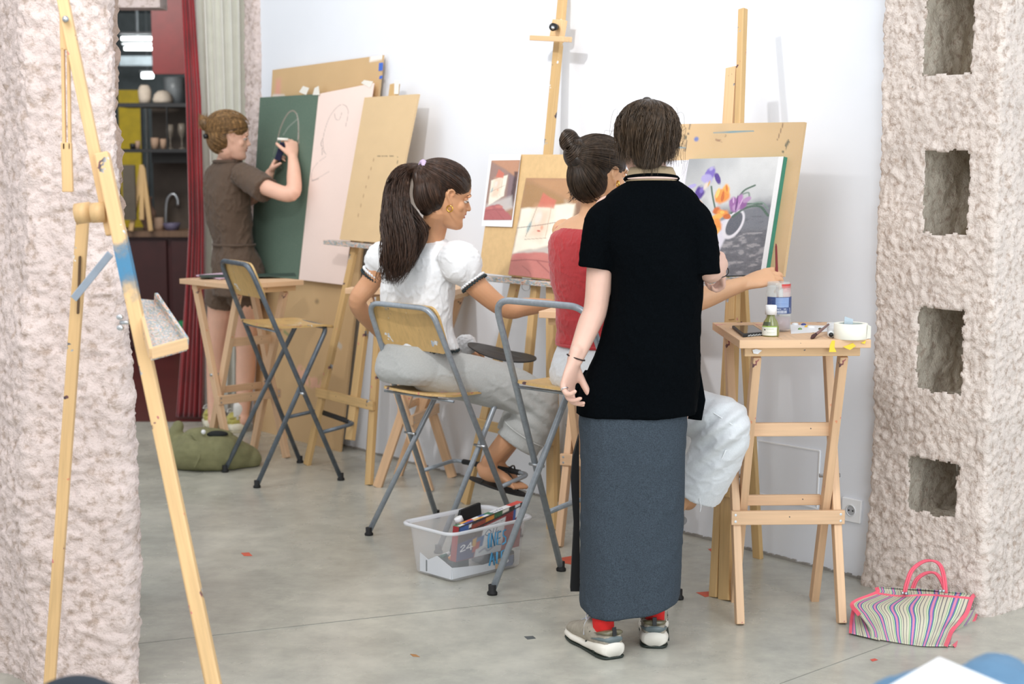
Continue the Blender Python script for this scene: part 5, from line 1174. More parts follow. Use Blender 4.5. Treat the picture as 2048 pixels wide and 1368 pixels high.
# sandals
def sandal(heel, toe, side):
    d = (toe-heel); L_ = d.length; d.normalize(); s = Vector(side); s = (s-d*s.dot(d)).normalized(); up = d.cross(s); up = up if up.z > 0 else -up
    out = []
    for k in np.linspace(0, 2*math.pi, 40, endpoint=False):
        x = math.cos(k)*.5+.5; w = .033+.011*(x-.4) if 0 < x < 1 else .03; out.append(heel+d*x*L_+s*math.sin(k)*w)
    sa = MB().prism(out, up*-.010).build('sandal', plain('black_leather', (26, 24, 24), .5), pw_)
    m = MB(); A_ = heel+d*.30*L_; T_ = heel+d*.86*L_
    for g in (-1, 1): m.tube(spline([A_+s*.036*g, heel+d*.42*L_+s*.040*g+up*.040, heel+d*.58*L_+s*.026*g+up*.056, heel+d*.72*L_+s*.004*g+up*.046, T_+up*.006], 20), .0036, 6)
    m.build('strap', MATS['black_leather'], sa, True); return sa
sandal(V(938, 952, 6.40), V(1052, 989, 6.25), sd); sandal(V(975, 945, 6.64), V(1046, 968, 6.50), (0, 1, 0))
# earring, scrunchie, hair
GOLD = plain('gold', (226, 178, 84), .2, 1.0, .05)
ec = wM @ Vector((.0, -.078, .072)); ringm(ec, (.3, .9, 0), .0115, .0032).build('hoop_earring', GOLD, pw_, True)
HW = hairm('very_dark_brown_hair', (44, 32, 25)); HWS = hairm('dark_brown_strand', (66, 47, 36), .33)
mb = MB(); tie = (-.095, 0, .190)
K2 = wM.to_3x3().normalized(); 
def hball(c, rad, tilt=0):
    R_ = K2 @ Matrix.Rotation(tilt, 3, 'Y'); mb.ball(wM @ Vector(c), [x*1.13 for x in rad], 24, 16, R_)
hball((-.022, 0, .163), (.103, .080, .075), .12); hball((-.048, 0, .125), (.064, .0765, .085), .0); hball((-.060, 0, .085), (.035, .058, .055))
limb(mb, [wM @ Vector((-.07, 0, .18)), wM @ Vector((-.10, 0, .192))], [.04, .022])
hr = fused('hair', mb, .0045, HW, pw_, 3, cloth_post(.001, (50, 50, 50), 4))
def mk_w(d): return d[2] > -.25-.9*max(0, -d[0]) and not (d[0] > .55 and d[2] < .25)
lines = scalp(wM, (-.024, 0, .160), (.105, .083, .079), tie, 750, 5, 14, .004, lambda d: d[2] > -.45 and not (d[0] > .75 and d[2] < .12), 0, ((-.050, 0, .122), (.066, .079, .088)))
lines += scalp(wM, (-.050, 0, .122), (.066, .079, .088), tie, 450, 6, 14, .004, lambda d: d[0] < .3 and d[2] < .3, 0, ((-.024, 0, .160), (.105, .083, .079)))
strands('hair_strands', lines, .0012, HWS, hr)
tp_ = wM @ Vector(tie)
TL = [tp_, V(818, 340, 6.24), V(797, 366, 6.20), V(792, 420, 6.16), V(797, 480, 6.13), V(790, 530, 6.12), V(783, 572, 6.12)]
lines = tail(TL, [.014, .026, .044, .056, .060, .050, .016], 1000, 9, 24, .014)
lines += tail([tp_, V(818, 344, 6.22), V(800, 390, 6.2), V(826, 440, 6.19), V(838, 470, 6.19), V(815, 520, 6.19), V(800, 555, 6.19)], [.012, .016, .026, .032, .03, .026, .012], 350, 10, 24, .008)
strands('ponytail', lines, .0014, HWS, hr)
lines = [spline([V(790, 368, 6.16), V(775, 398, 6.14), V(763, 428, 6.14), V(768, 444, 6.14), V(780, 450, 6.14)], 24)+rr.normal(size=3)*.003 for _ in range(10)]
lines += [spline([V(775, 440, 6.2), V(776+rr.uniform(-10, 10), 500, 6.2), V(765+rr.uniform(-15, 20), 550, 6.2), V(752+rr.uniform(-4, 30), 562+rr.uniform(-8, 8), 6.2)], 24) for _ in range(26)]
lines += [spline([V(868+rr.uniform(-8, 6), 420, 6.19), V(862+rr.uniform(-6, 6), 445, 6.19), V(850+rr.uniform(-6, 6), 462+rr.uniform(-6, 6), 6.2)], 24) for _ in range(40)]
strands('loose_strands', lines, .0007, HWS, hr)
q = wM @ Vector((-.106, 0, .190)); ringm(q, K2 @ Vector((1, 0, .1)), .024, .012).build('lilac_scrunchie', plain('lilac_fabric', (190, 170, 200), .8, bmp=.3, bscale=200), pw_, True)
# palette and paper on her lap
pal = MB(); out = []
for k in np.linspace(0, 2*math.pi, 36, endpoint=False):
    rr_ = 1-.18*math.exp(-((k-1.2)/.4)**2); out.append(Vector((.145*math.cos(k)*rr_, .10*math.sin(k)*rr_, .012*math.cos(k)**2)))
Mp = Matrix.Rotation(math.radians(12), 3, 'Y') @ Matrix.Rotation(math.radians(7), 3, 'X')
pc = V(1003, 724, 6.42)+Vector((0, 0, .03)); tag(pal.prism([pc+Mp @ p for p in out], (0, 0, .005)).build('paint_palette', plain('dark_palette', (40, 42, 44), .45), None), 'thin dark oval palette on the lap of the woman in white', 'palette')
mb = MB(); mb.ball(V(932, 690, 6.50), (.05, .035, .045), 18, 12); tag(fused('cloth_rag', mb, .004, LINW, None, 1, cloth_post(.005, (30, 30, 30), 2)), 'crumpled white cloth held in left hand above the dark palette', 'cloth')

# ---------------- seated woman in the red top
V = at
pr_ = thing('person', 'seated woman with hair bun, red sleeveless top and white jeans, dipping a brush', 'person', (.3, 5.5, .76))
SK3 = skin('warm_skin', (214, 166, 128)); u2 = (.75, .66); r2 = (.66, -.75); YR = 5.50
rM = frame(V(1203, 348, 5.50), (.80, .58, -.10), (.05, 0, 1), 1.05)
def rg2(px, py, A, B, Y=YR): return rg(px, py, Y, A, B, r2, u2)
mb = MB(); head(mb, rM)
limb(mb, [rM @ Vector((-.02, 0, .05)), V(1190, 415, 5.5), V(1186, 455, 5.5)], [.05, .050, .06], None, (1, 0, 0))
stack(mb, [rg2(1186, 428, .055, .045), rg2(1183, 446, .125, .062), rg2(1178, 475, .165, .08), rg2(1177, 530, .145, .09), rg2(1178, 610, .115, .085), rg2(1182, 670, .125, .09), rg2(1195, 740, .155, .11), rg2(1200, 765, .15, .11)])
E3, W3 = V(1345, 612, 5.28), V(1492, 566, 5.33)
limb(mb, [V(1240, 470, 5.38), V(1295, 550, 5.3), E3, V(1400, 598, 5.3), V(1450, 580, 5.31), W3], [.045, .043, .037, .040, .033, .026], [.045, .042, .037, .038, .03, .021], (0, 0, 1))
tip3 = hand(mb, W3, (.95, .06, .26), (.12, .62, -.78), 1.05, [(.25, .9, .5), (.35, 1.05, .6), (.45, 1.1, .7), (.6, 1.1, .7)], .8, .05, 1)
limb(mb, [V(1128, 462, 5.62), V(1160, 560, 5.68), V(1180, 620, 5.72), V(1240, 660, 5.80), V(1290, 690, 5.85)], [.043, .04, .036, .034, .026], None, (0, 0, 1))
hand(mb, V(1290, 690, 5.85), (.8, .3, -.3), (-.1, .2, -1), .95, None, .5, .05, -1)
KN = V(1450, 842, 5.06); AN = V(1332, 1035, 5.24)
limb(mb, [V(1225, 765, 5.42), V(1340, 805, 5.25), KN, V(1400, 930, 5.15), AN], [.075, .062, .045, .046, .036], None, (0, 1, 0)); limb(mb, [V(1332, 1040, 5.26), V(1335, 1060, 5.36)], [.034, .03])
K2_ = V(1400, 830, 5.80); limb(mb, [V(1200, 760, 5.62), K2_, V(1375, 1000, 5.80)], [.085, .055, .038], None, (0, 1, 0))
b3 = fused('body', mb, .0038, SK3, pr_, 3, sockets(rM)); face_bits(rM, pr_, lidm=SK3)
RED = plain('red_knit', (176, 44, 48), .85, var=.08, scale=200, bmp=.2, bscale=420, sheen=.3)
mb = MB(); stack(mb, [rg2(1180, 456, .118, .070), rg2(1178, 472, .160, .090), rg2(1177, 500, .163, .102), rg2(1176, 550, .150, .104), rg2(1178, 610, .125, .098), rg2(1180, 645, .128, .100), rg2(1183, 680, .133, .104), rg2(1184, 690, .130, .102)], 7, 50, 2.3)
limb(mb, [V(1116, 474, 5.56), V(1117, 456, 5.585), V(1128, 448, 5.64), V(1140, 462, 5.68)], [.014]*4, [.007]*4, (.7, -.7, 0), 12, 5); limb(mb, [V(1225, 470, 5.40), V(1228, 444, 5.43), V(1240, 446, 5.47), V(1250, 465, 5.50)], [.018]*4, [.008]*4, (.7, -.7, 0), 12, 5)
tk = fused('tank_top', mb, .0048, RED, pr_, 3, cloth_post(.0022, (12, 12, 18), 41, lambda co: .004*np.clip((V(1180, 620, YR).z-co[:, 2])/.1, 0, 1)*np.sin(co[:, 2]*70+co[:, 0]*16)))
mb = MB(); c_, a_, b_ = rg2(1184, 689, .137, .107); mb.tube([c_+a_*math.cos(t)+b_*math.sin(t) for t in np.linspace(0, 6.283, 50)], .006, 8); mb.build('hem_band', RED, tk, True)
mb = MB(); c_, a_, b_ = rg2(1180, 459, .118, .070); mb.tube([c_+a_*math.cos(t)+b_*math.sin(t)+Vector((0, 0, .010*math.cos(2*t))) for t in np.linspace(0, 6.283, 50)], .005, 8); mb.build('neckline_band', RED, tk, True)
mb = MB()
stack(mb, [rg2(1184, 688, .125, .098), rg2(1188, 720, .155, .125), rg2(1192, 755, .172, .140), rg2(1196, 785, .155, .125)], 6, 40, 2.3)
limb(mb, [V(1220, 768, 5.42), V(1300, 790, 5.32), V(1380, 822, 5.20), V(1446, 845, 5.08)], [.10, .092, .080, .084], [.095, .09, .085, .085], (0, 0, 1), 26, 6)
limb(mb, [V(1452, 848, 5.08), V(1440, 890, 5.11), V(1416, 940, 5.14), V(1392, 982, 5.17)], [.084, .088, .090, .088], [.085, .086, .086, .086], (1, 0, .45), 26, 6, False)
limb(mb, [V(1200, 765, 5.62), V(1400, 832, 5.80)], [.10, .085], None, (0, 0, 1), 24, 6); limb(mb, [V(1400, 835, 5.80), V(1375, 960, 5.80)], [.086, .088], None, (1, 0, 0), 24, 6, False)
kneeR = np.array(V(1430, 868, 5.0))
je3 = fused('jeans', mb, .0052, DENIM_W, pr_, 3, cloth_post(.0022, (10, 10, 10), 51, jn(kneeR, -1)))
mb = MB(); mb.tube(spline([V(1392, 812, 5.09), V(1425, 825, 5.02), V(1465, 850, 4.995)], 12), .0018, 6); mb.tube(spline([V(1452, 900, 5.02), V(1432, 940, 5.05), V(1408, 985, 5.08)], 12), .0022, 6)
mb.tube(spline([V(1401, 988, 5.08), V(1399, 1000, 5.08), V(1402, 1012, 5.08), V(1400, 1024, 5.08)], 12), .0012, 5); mb.build('seam', plain('white_thread', (232, 234, 236), .9), je3, True)
CS = dict(sole=plain('cream_rubber', (232, 226, 205), .5), out=plain('cream_outsole', (206, 198, 170), .6), upper=plain('cream_canvas', (224, 216, 186), .85, bmp=.1), accent=plain('cream_canvas2', (218, 208, 176), .8), panel=MATS['cream_canvas2'] if 'cream_canvas2' in MATS else None, tab=plain('cream_tab', (205, 200, 190), .7), lace=plain('white_lace', (236, 236, 232), .8))
s3 = bpy.data.objects.new('sneaker', None); COL.objects.link(s3); s3.parent = pr_; hl = V(1340, 1066, 5.34); s3.matrix_basis = ROOTS[pr_].inverted() @ Matrix.Translation(hl); ROOTS[s3] = Matrix.Translation(hl); sneaker(s3, hl, (.1, 1), .20, CS)
# hair with bun
HR = hairm('dark_bun_hair', (40, 31, 25)); HRS = hairm('dark_bun_strand', (62, 48, 36), .34)
K3 = rM.to_3x3().normalized(); bun = (-.128, .012, .165)
mb = MB(); mb.ball(rM @ Vector((-.018, 0, .155)), (.106, .084, .082), 24, 16, K3); mb.ball(rM @ Vector((-.045, 0, .105)), (.068, .074, .088), 24, 16, K3)
limb(mb, [rM @ Vector((-.07, 0, .14)), V(1166, 312, 5.47)], [.05, .046]); mb.ball(V(1140, 284, 5.47), (.034, .03, .036)); mb.ball(V(1158, 302, 5.46), (.040, .036, .034))
limb(mb, [V(1152, 310, 5.45), V(1160, 320, 5.43), V(1175, 318, 5.43)], [.03, .032, .02])
h3 = fused('hair', mb, .0045, HR, pr_, 3, cloth_post(.001, (50, 50, 50), 4))
lines = scalp(rM, (-.018, 0, .155), (.108, .087, .085), (-.11, 0, .165), 700, 15, 14, .004, lambda d: d[2] > -.3 and d[0] < .8 and not (d[0] > .4 and d[2] < .3), 0, ((-.045, 0, .105), (.071, .077, .090)))
lines += scalp(rM, (-.045, 0, .105), (.071, .077, .090), (-.11, 0, .165), 450, 16, 14, .004, lambda d: d[0] < .25 and d[2] < .4, 0, ((-.018, 0, .155), (.108, .087, .085)))
strands('hair_strands', lines, .0011, HRS, h3)
lines = []
bcs = [(np.array(V(1140, 284, 5.47)), .036), (np.array(V(1157, 311, 5.455)), .050)]
for i in range(620):
    t = np.linspace(0, 1, 20)[:, None]; a0 = rr.uniform(0, 6.28); bc, RB = bcs[i % 2]; th = a0+t*rr.uniform(2.5, 5); ax = np.array([-.5, -.3, .5]) if i % 2 else np.array([-.6, .2, .75]); ax /= np.linalg.norm(ax)
    e1 = np.cross(ax, [0, 1, 0]); e1 /= np.linalg.norm(e1); e2 = np.cross(ax, e1); h = RB*rr.uniform(-.95, .95); R1_ = math.sqrt(RB*RB-h*h)*1.0
    lines.append(bc+ax*(h+.01*np.sin(th*.5))+e1*np.cos(th)*R1_+e2*np.sin(th)*R1_)
strands('bun_strands', lines, .0013, HRS, h3)
lines = [spline([V(1165+rr.uniform(-20, 40), 360, 5.46), V(1160+rr.uniform(-20, 30), 380, 5.46), V(1158+rr.uniform(-26, 30), 392+rr.uniform(-12, 16), 5.46)], 20) for _ in range(120)]
strands('nape_hairs', lines, .0008, HRS, h3)
ringm(rM @ Vector((.0, .075, .078)), (.9, .3, 0), .012, .003).build('hoop_earring', GOLD, pr_, True); ringm(V(1236, 368, 5.42), (.9, .3, 0), .010, .0026).build('hoop_earring', GOLD, pr_, True)

# ---------------- woman in the brown playsuit at the green board
pb = thing('person', 'standing woman in a brown playsuit drawing on the green board with chalk', 'person', (-1.55, 8.8, 0))
SK4 = skin('fair_skin', (232, 184, 160)); u4 = (.80, .60); r4 = (.60, -.80); YB = 8.76
fM = frame(V(462, 273, 8.70), (.96, .25, -.10), (.04, 0, 1), 1.08)
def rg4(px, py, A, B, Y=YB): return rg(px, py, Y, A, B, r4, u4)
mb = MB(); head(mb, fM)
limb(mb, [fM @ Vector((-.02, 0, .05)), V(456, 310, 8.74), V(452, 335, 8.76)], [.052, .052, .065], None, (1, 0, 0))
stack(mb, [rg4(455, 325, .07, .05), rg4(452, 342, .14, .07), rg4(452, 385, .15, .09), rg4(458, 440, .12, .085), rg4(466, 490, .11, .08), rg4(474, 545, .15, .105), rg4(472, 590, .145, .1)])
gh = BB.hit(572, 284, .045+.05); E4 = V(583, 388, 8.38); W4 = V(586, 316, gh.y-.02)
limb(mb, [V(484, 350, 8.60), V(535, 376, 8.46), E4, V(588, 350, (E4.y+W4.y)/2), W4], [.048, .043, .040, .038, .027], None, (0, 0, 1))
hand(mb, W4, (-.1, .15, 1), (-.45, .8, -.1), .98, [(.6, .8, .5), (.8, 1.1, .7), (.9, 1.2, .8), (1., 1.2, .8)], .6, .04, 1)
W5 = V(540, 346, 8.66); limb(mb, [V(432, 350, 8.92), V(470, 400, 8.98), V(505, 395, 8.86), V(528, 372, 8.74), W5], [.046, .042, .037, .034, .025], None, (0, 0, 1))
hand(mb, W5, (.45, -.1, .85), (.8, -.1, -.35), .98, [(.5, .8, .5)]*4, .6, .04, -1)
for x0, x1, x2, yy in ((446, 432, 428, 8.92), (490, 492, 486, 8.82)):
    limb(mb, [V(x0, 585, yy-.08), V((x0+x1)/2, 650, yy-.04), V(x1, 700, yy-.02), V((x1+x2)/2+2, 750, yy+.01), V(x2, 822, yy), V(x2, 840, yy-.01)], [.082, .070, .055, .054, .036, .036], None, (1, 0, 0))
b4 = fused('body', mb, .0055, SK4, pb, 3, sockets(fM)); face_bits(fM, pb, plain('light_brow', (110, 80, 54), .9), SK4)
BR = plain('brown_linen', (92, 74, 60), .9, var=.08, scale=60, bmp=.2, bscale=300, sheen=.1)
mb = MB(); stack(mb, [rg4(456, 320, .075, .058), rg4(454, 330, .115, .072), rg4(452, 345, .158, .092), rg4(454, 385, .166, .112), rg4(459, 440, .145, .108), rg4(468, 488, .128, .10), rg4(473, 520, .155, .12), rg4(476, 560, .172, .13), rg4(474, 590, .168, .125)], 6, 46, 2.3)
limb(mb, [V(480, 346, 8.62), V(505, 362, 8.55), V(532, 380, 8.47)], [.065, .072, .072], None, (0, 0, 1), 24, 6, False); limb(mb, [V(428, 346, 8.9), V(440, 375, 8.95)], [.06, .066], None, (0, 0, 1), 24, 6, False)
limb(mb, [V(449, 575, 8.83), V(447, 606, 8.86)], [.100, .105], [.10, .11], (1, 0, 0), 24, 6, False); limb(mb, [V(489, 575, 8.74), V(491, 600, 8.78)], [.095, .100], [.10, .11], (1, 0, 0), 24, 6, False)
pbx = fused('playsuit', mb, .0065, BR, pb, 3, cloth_post(.006, (8, 8, 7), 61, lambda co: .006*np.exp(-((co[:, 2]-V(468, 490, YB).z)/.05)**2)*np.sin(co[:, 0]*60)))
mb = MB(); c_ = V(468, 489, YB); mb.tube([c_+hv(r4, .136*math.cos(t))+hv(u4, .106*math.sin(t)) for t in np.linspace(0, 6.283, 50)], .007, 8); mb.build('waist_seam', BR, pbx, True)
mb = MB(); c_ = V(455, 323, YB); mb.tube([c_+hv(r4, .080*math.cos(t))+hv(u4, .064*math.sin(t)) for t in np.linspace(0, 6.283, 50)], .010, 8, flat=1.5); mb.build('collar', BR, pbx, True)
YS = dict(sole=MATS['cream_rubber'], out=MATS['cream_outsole'], upper=plain('yellow_green_canvas', (196, 186, 104), .85), accent=plain('yellow_green_panel', (180, 170, 90), .8), panel=plain('olive_panel', (160, 150, 84), .8), tab=MATS['cream_tab'], lace=MATS['white_lace'])
for hx, hy, d_ in ((424, 858, (-.2, 1)), (476, 866, (-.3, .95))):
    s4_ = bpy.data.objects.new('sneaker', None); COL.objects.link(s4_); s4_.parent = pb; hl = fl(hx, hy); s4_.matrix_basis = ROOTS[pb].inverted() @ Matrix.Translation(hl); ROOTS[s4_] = Matrix.Translation(hl); sneaker(s4_, hl, d_, .26, YS)
    limb_ = MB(); limb(limb_, [hl+Vector((.01, .06, .04)), hl+Vector((.01, .05, .14))], [.042, .042]); fused('sock', limb_, .008, plain('white_sock', (228, 226, 220), .9), pb, 2)
HF = hairm('light_brown_hair', (112, 84, 52)); HFS = hairm('light_brown_strand', (142, 108, 68), .4)
K4 = fM.to_3x3().normalized(); mb = MB()
mb.ball(fM @ Vector((-.018, 0, .155)), (.110, .086, .086), 24, 16, K4); mb.ball(fM @ Vector((-.045, 0, .11)), (.072, .079, .086), 24, 16, K4); mb.ball(fM @ Vector((-.06, 0, .07)), (.036, .058, .05), 16, 12, K4)
limb(mb, [fM @ Vector((-.09, 0, .12)), V(424, 262, 8.68), V(408, 246, 8.66)], [.045, .034, .026])
h4 = fused('hair', mb, .006, HF, pb, 3)
lines = scalp(fM, (-.018, 0, .155), (.112, .089, .089), (-.125, 0, .13), 500, 25, 12, .004, lambda d: d[2] > -.3 and not (d[0] > .6 and d[2] < .2), 0, ((-.045, 0, .11), (.074, .082, .088))); lines += scalp(fM, (-.045, 0, .11), (.074, .082, .088), (-.115, 0, .13), 300, 26, 12, .004, lambda d: d[0] < .3 and d[2] < .3, 0, ((-.018, 0, .155), (.112, .089, .089)))
strands('hair_strands', lines, .0016, HFS, h4)
lines = [spline([V(428, 275, 8.67), V(420, 258+rr.uniform(-8, 8), 8.67), V(408+rr.uniform(-4, 8), 246+rr.uniform(-10, 14), 8.66), V(400+rr.uniform(-6, 16), 240+rr.uniform(-14, 18), 8.66)], 14) for _ in range(260)]
strands('hair_tuft', lines, .0016, HFS, h4)
cl = MB(); cl.tube(spline([V(420, 256, 8.63), V(424, 272, 8.62), V(421, 290, 8.64)], 8), .006, 8); cl.tube([V(415, 272, 8.63), V(408, 273, 8.62)], .013, 8); cl.build('hair_clip', BLACK_PL, pb, True)
# chalk and phone held
ca, cb = V(555, 278, gh.y-.03), V(576, 279, gh.y-.03); tag(MB().tube([ca, cb], .007, 10).build('chalk_stick', plain('white_chalk', (238, 234, 224), .9), None, True), 'white chalk stick held against the green board', 'chalk')
pcv = V(561, 303, 8.60); Mx = Matrix.Rotation(math.radians(20), 3, 'Y')
tag(MB().box(pcv, (.035, .016, .10), Mx).build('phone', plain('dark_blue_screen', (40, 44, 70), .15), None, False, .003), 'small dark blue phone held in left hand before the green board', 'phone')
# ================================================================== small things
def on_table(px, py): return fl(px, py, .958)
ZT = .945*1.014
def ft(px, py): return fl(px, py, ZT)
# glass jar of rinse water
jc = ft(1556, 662); jar = thing('rinse_jar', 'large glass jar of cloudy pink rinse water with blue label', 'jar', jc)
GL = plain('clear_glass', (236, 240, 238), .05, var=.01, alpha=.28); gm, nt, bs = nodes('glass_real'); bs.inputs['Base Color'].default_value = (.95, .98, .97, 1); bs.inputs['Roughness'].default_value = .04; bs.inputs['Transmission Weight'].default_value = 1; bs.inputs['IOR'].default_value = 1.15
h_ = .163; R_ = .0415
mb = MB().lathe([(0, 0), (R_*.9, 0), (R_, .008), (R_, h_*.80), (R_*.93, h_*.86), (R_*.93, h_*.89), (R_*.96, h_*.9), (R_*.96, h_*.92), (R_*.93, h_*.93), (R_*.93, h_*.99), (R_*.9, h_), (R_*.87, h_), (R_*.87, h_*.86), (R_*.94, h_*.8), (R_*.94, .01), (0, .006)], jc, 40); mb.build('jar_glass', plain('glass_clear', (232, 236, 232), .06, var=.01, alpha=.22), jar, True)
MB().lathe([(0, .007), (R_*.93, .008), (R_*.93, h_*.30), (0, h_*.30)], jc, 32).build('rinse_water', plain('mauve_water', (160, 130, 142), .1, var=.2, scale=30), jar, True)
def arc_patch(name, c, r, a0, a1, z0, z1, mat, parent, img=None, n=28, m=14, taper=None):
    if img is not None: m, n = img.h, img.w
    vs = []
    for j in range(m+1):
        for i in range(n+1):
            a = a0+(a1-a0)*i/n; z = z1+(z0-z1)*j/m; rr_ = r*(taper(z) if taper else 1); vs.append(Vector(c)+Vector((rr_*math.cos(a), rr_*math.sin(a), z)))
    me = mesh_from(vs, [(j*(n+1)+i, (j+1)*(n+1)+i, (j+1)*(n+1)+i+1, j*(n+1)+i+1) for j in range(m) for i in range(n)])
    if img is not None:
        at_ = me.color_attributes.new('paint', 'FLOAT_COLOR', 'POINT'); a = np.ones((len(vs), 4)); a[:, :3] = np.pad(img.a, ((0, 1), (0, 1), (0, 0)), mode='edge').reshape(-1, 3); at_.data.foreach_set('color', a.ravel())
    M = recenter(me); return link(name, me, mat, parent, M, True)
LB = Img(60, 130, (36, 66, 122)); LB.poly([(.28, .05), (.66, .05), (.66, .62), (.28, .62)], (132, 160, 206), .01)
for k in range(7): LB.line([(.31, .12+.06*k), (.63, .12+.06*k)], .004, (96, 124, 180), .8, False)
LB.line([(.3, .72), (.6, .72)], .018, (210, 220, 236), .8, False, .45, 3)
for k in range(9): LB.poly([(.28+.036*k, .80), (.297+.036*k, .80), (.297+.036*k, .97), (.28+.036*k, .97)], (226, 230, 238), .004)
LB.line([(.88, .3), (.93, .26), (.97, .3), (.9, .38), (.97, .42)], .018, (236, 240, 244)); LB.line([(.97, .7), (.9, .66), (.88, .78), (.96, .84), (.9, .92)], .018, (236, 240, 244)); LB.line([(.7, .66), (.73, .94)], .01, (226, 230, 238))
arc_patch('jar_label', jc, R_*1.012, math.radians(200), math.radians(372), h_*.37, h_*.71, attr_mat('printed_label', .4), jar, LB)
RP = plain('red_paint_smear', (198, 70, 66), .4); arc_patch('paint_smear', jc, R_*.945, math.radians(275), math.radians(352), h_*.89, h_*.97, RP, jar); 
PKS = plain('pink_film', (222, 150, 150), .5, var=.3, scale=60, alpha=.5); arc_patch('pink_film', jc, R_*.935, math.radians(282), math.radians(372), h_*.68, h_*.88, PKS, jar)
# brush in hand dipping into the jar
bt, bb0 = V(1552, 488, 5.40), jc+Vector((.0, -.002, .03)); br = thing('paintbrush', 'dark red paintbrush held upright in the jar of rinse water', 'paintbrush', bb0)
d_ = (bt-bb0).normalized(); MB().tube([bb0+d_*.05, bb0+d_*.09, bb0+d_*.18, bt-d_*.01, bt], [.0035, .0042, .0046, .0036, .002], 10).build('handle', plain('dark_red_lacquer', (118, 30, 34), .3), br, True)
MB().tube([bb0+d_*.022, bb0+d_*.052], [.0042, .0037], 10).build('ferrule', ZINC, br, True); MB().tube([bb0, bb0+d_*.010, bb0+d_*.024], [.0008, .0048, .0042], 10).build('bristles', plain('dark_bristle', (70, 40, 40), .8), br, True)
# green oil bottle
bc = ft(1541, 672); bo = thing('medium_bottle', 'small bottle of green painting medium with white cap before the jar', 'bottle', bc)
GO = plain('olive_green_liquid', (128, 132, 78), .12, var=.18, scale=20, coat=.6)
MB().lathe([(0, 0), (.026, 0), (.028, .004), (.0275, .03), (.022, .048), (.014, .060), (.0125, .066), (.0125, .072), (0, .072)], bc, 32).build('bottle_body', GO, bo, True)
MB().lathe([(0, .070), (.0185, .070), (.0185, .098), (.017, .100), (0, .100)], bc, 32).build('cap', WHITE_PL, bo, True)
GLb = Img(40, 60, (232, 236, 226)); GLb.poly([(0, 0), (1, 0), (1, .12), (0, .12)], (150, 190, 80)); GLb.ell(.3, .4, .06, .06, (30, 40, 30)); GLb.line([(.4, .3), (.8, .3)], .02, (120, 150, 90), .7, False); GLb.line([(.45, .7), (.85, .7)], .015, (150, 160, 140), .7, False)
arc_patch('label', bc, .0284, math.radians(185), math.radians(305), .004, .034, MATS['printed_label'], bo, GLb, taper=lambda z: 1 if z < .03 else .985)
arc_patch('dark_label', bc, .0272, math.radians(188), math.radians(260), .037, .047, plain('dark_green_print', (74, 84, 62), .4), bo, taper=lambda z: 1-(z-.035)*14)
# phone
pq = [ft(1464, 657), ft(1507, 656), ft(1530, 671), ft(1486, 675)]; ph = thing('phone', 'black mobile phone in patterned case lying on the work table', 'phone', sum(pq, Vector())/4)
MB().prism(pq, (0, 0, .010)).build('phone_case', plain('black_case', (26, 28, 30), .5), ph, bevel=.002)
cq = sum(pq, Vector())/4; sc = [cq+(p-cq)*.88+Vector((0, 0, .0103)) for p in pq]; MB().prism(sc, (0, 0, .0006)).build('screen', plain('dark_screen', (60, 64, 68), .08), ph)
mb = MB()
for k in range(9): a = pq[3].lerp(pq[2], .22+.07*k)+Vector((0, -.0006, .002)); mb.bar(a, a+Vector((.004, 0, .006 if k % 2 else .0045)), .0016, .0012)
mb.build('case_pattern', plain('white_print', (225, 230, 230), .6), ph)
# roll of tape with scrap inside
tc = ft(1701, 677)+Vector((0, 0, 0)); tr_ = thing('tape_roll', 'thick roll of white masking tape at the table corner', 'tape roll', tc)
MB().lathe([(.0375, 0), (.052, 0), (.053, .001), (.053, .048), (.052, .049), (.0375, .049), (.0375, 0)], tc, 48).build('tape', plain('cream_tape', (238, 235, 222), .7, var=.03), tr_, True)
MB().lathe([(.036, .001), (.0375, .001), (.0375, .048), (.036, .048), (.036, .001)], tc, 40).build('core', plain('grey_card_core', (170, 178, 172), .8), tr_, True)
mb = MB(); mb.prism([tc+Vector((.044, -.03, .002)), tc+Vector((.060, -.012, .002)), tc+Vector((.060, -.012, .040)), tc+Vector((.047, -.03, .047))], (.002, .002, 0)); mb.build('loose_end', MATS['cream_tape'], tr_)
tag(MB().prism([ft(1688, 676)+Vector((.0, .01, .012)), ft(1706, 676)+Vector((0, .015, .012)), ft(1708, 676)+Vector((.0, .02, .058)), ft(1690, 676)+Vector((0, .012, .068))], (0, .002, 0)).build('crumpled_tube', plain('silvery_label', (190, 205, 214), .3, .3), None), 'silvery paint tube end sticking out of the tape roll', 'paint tube')
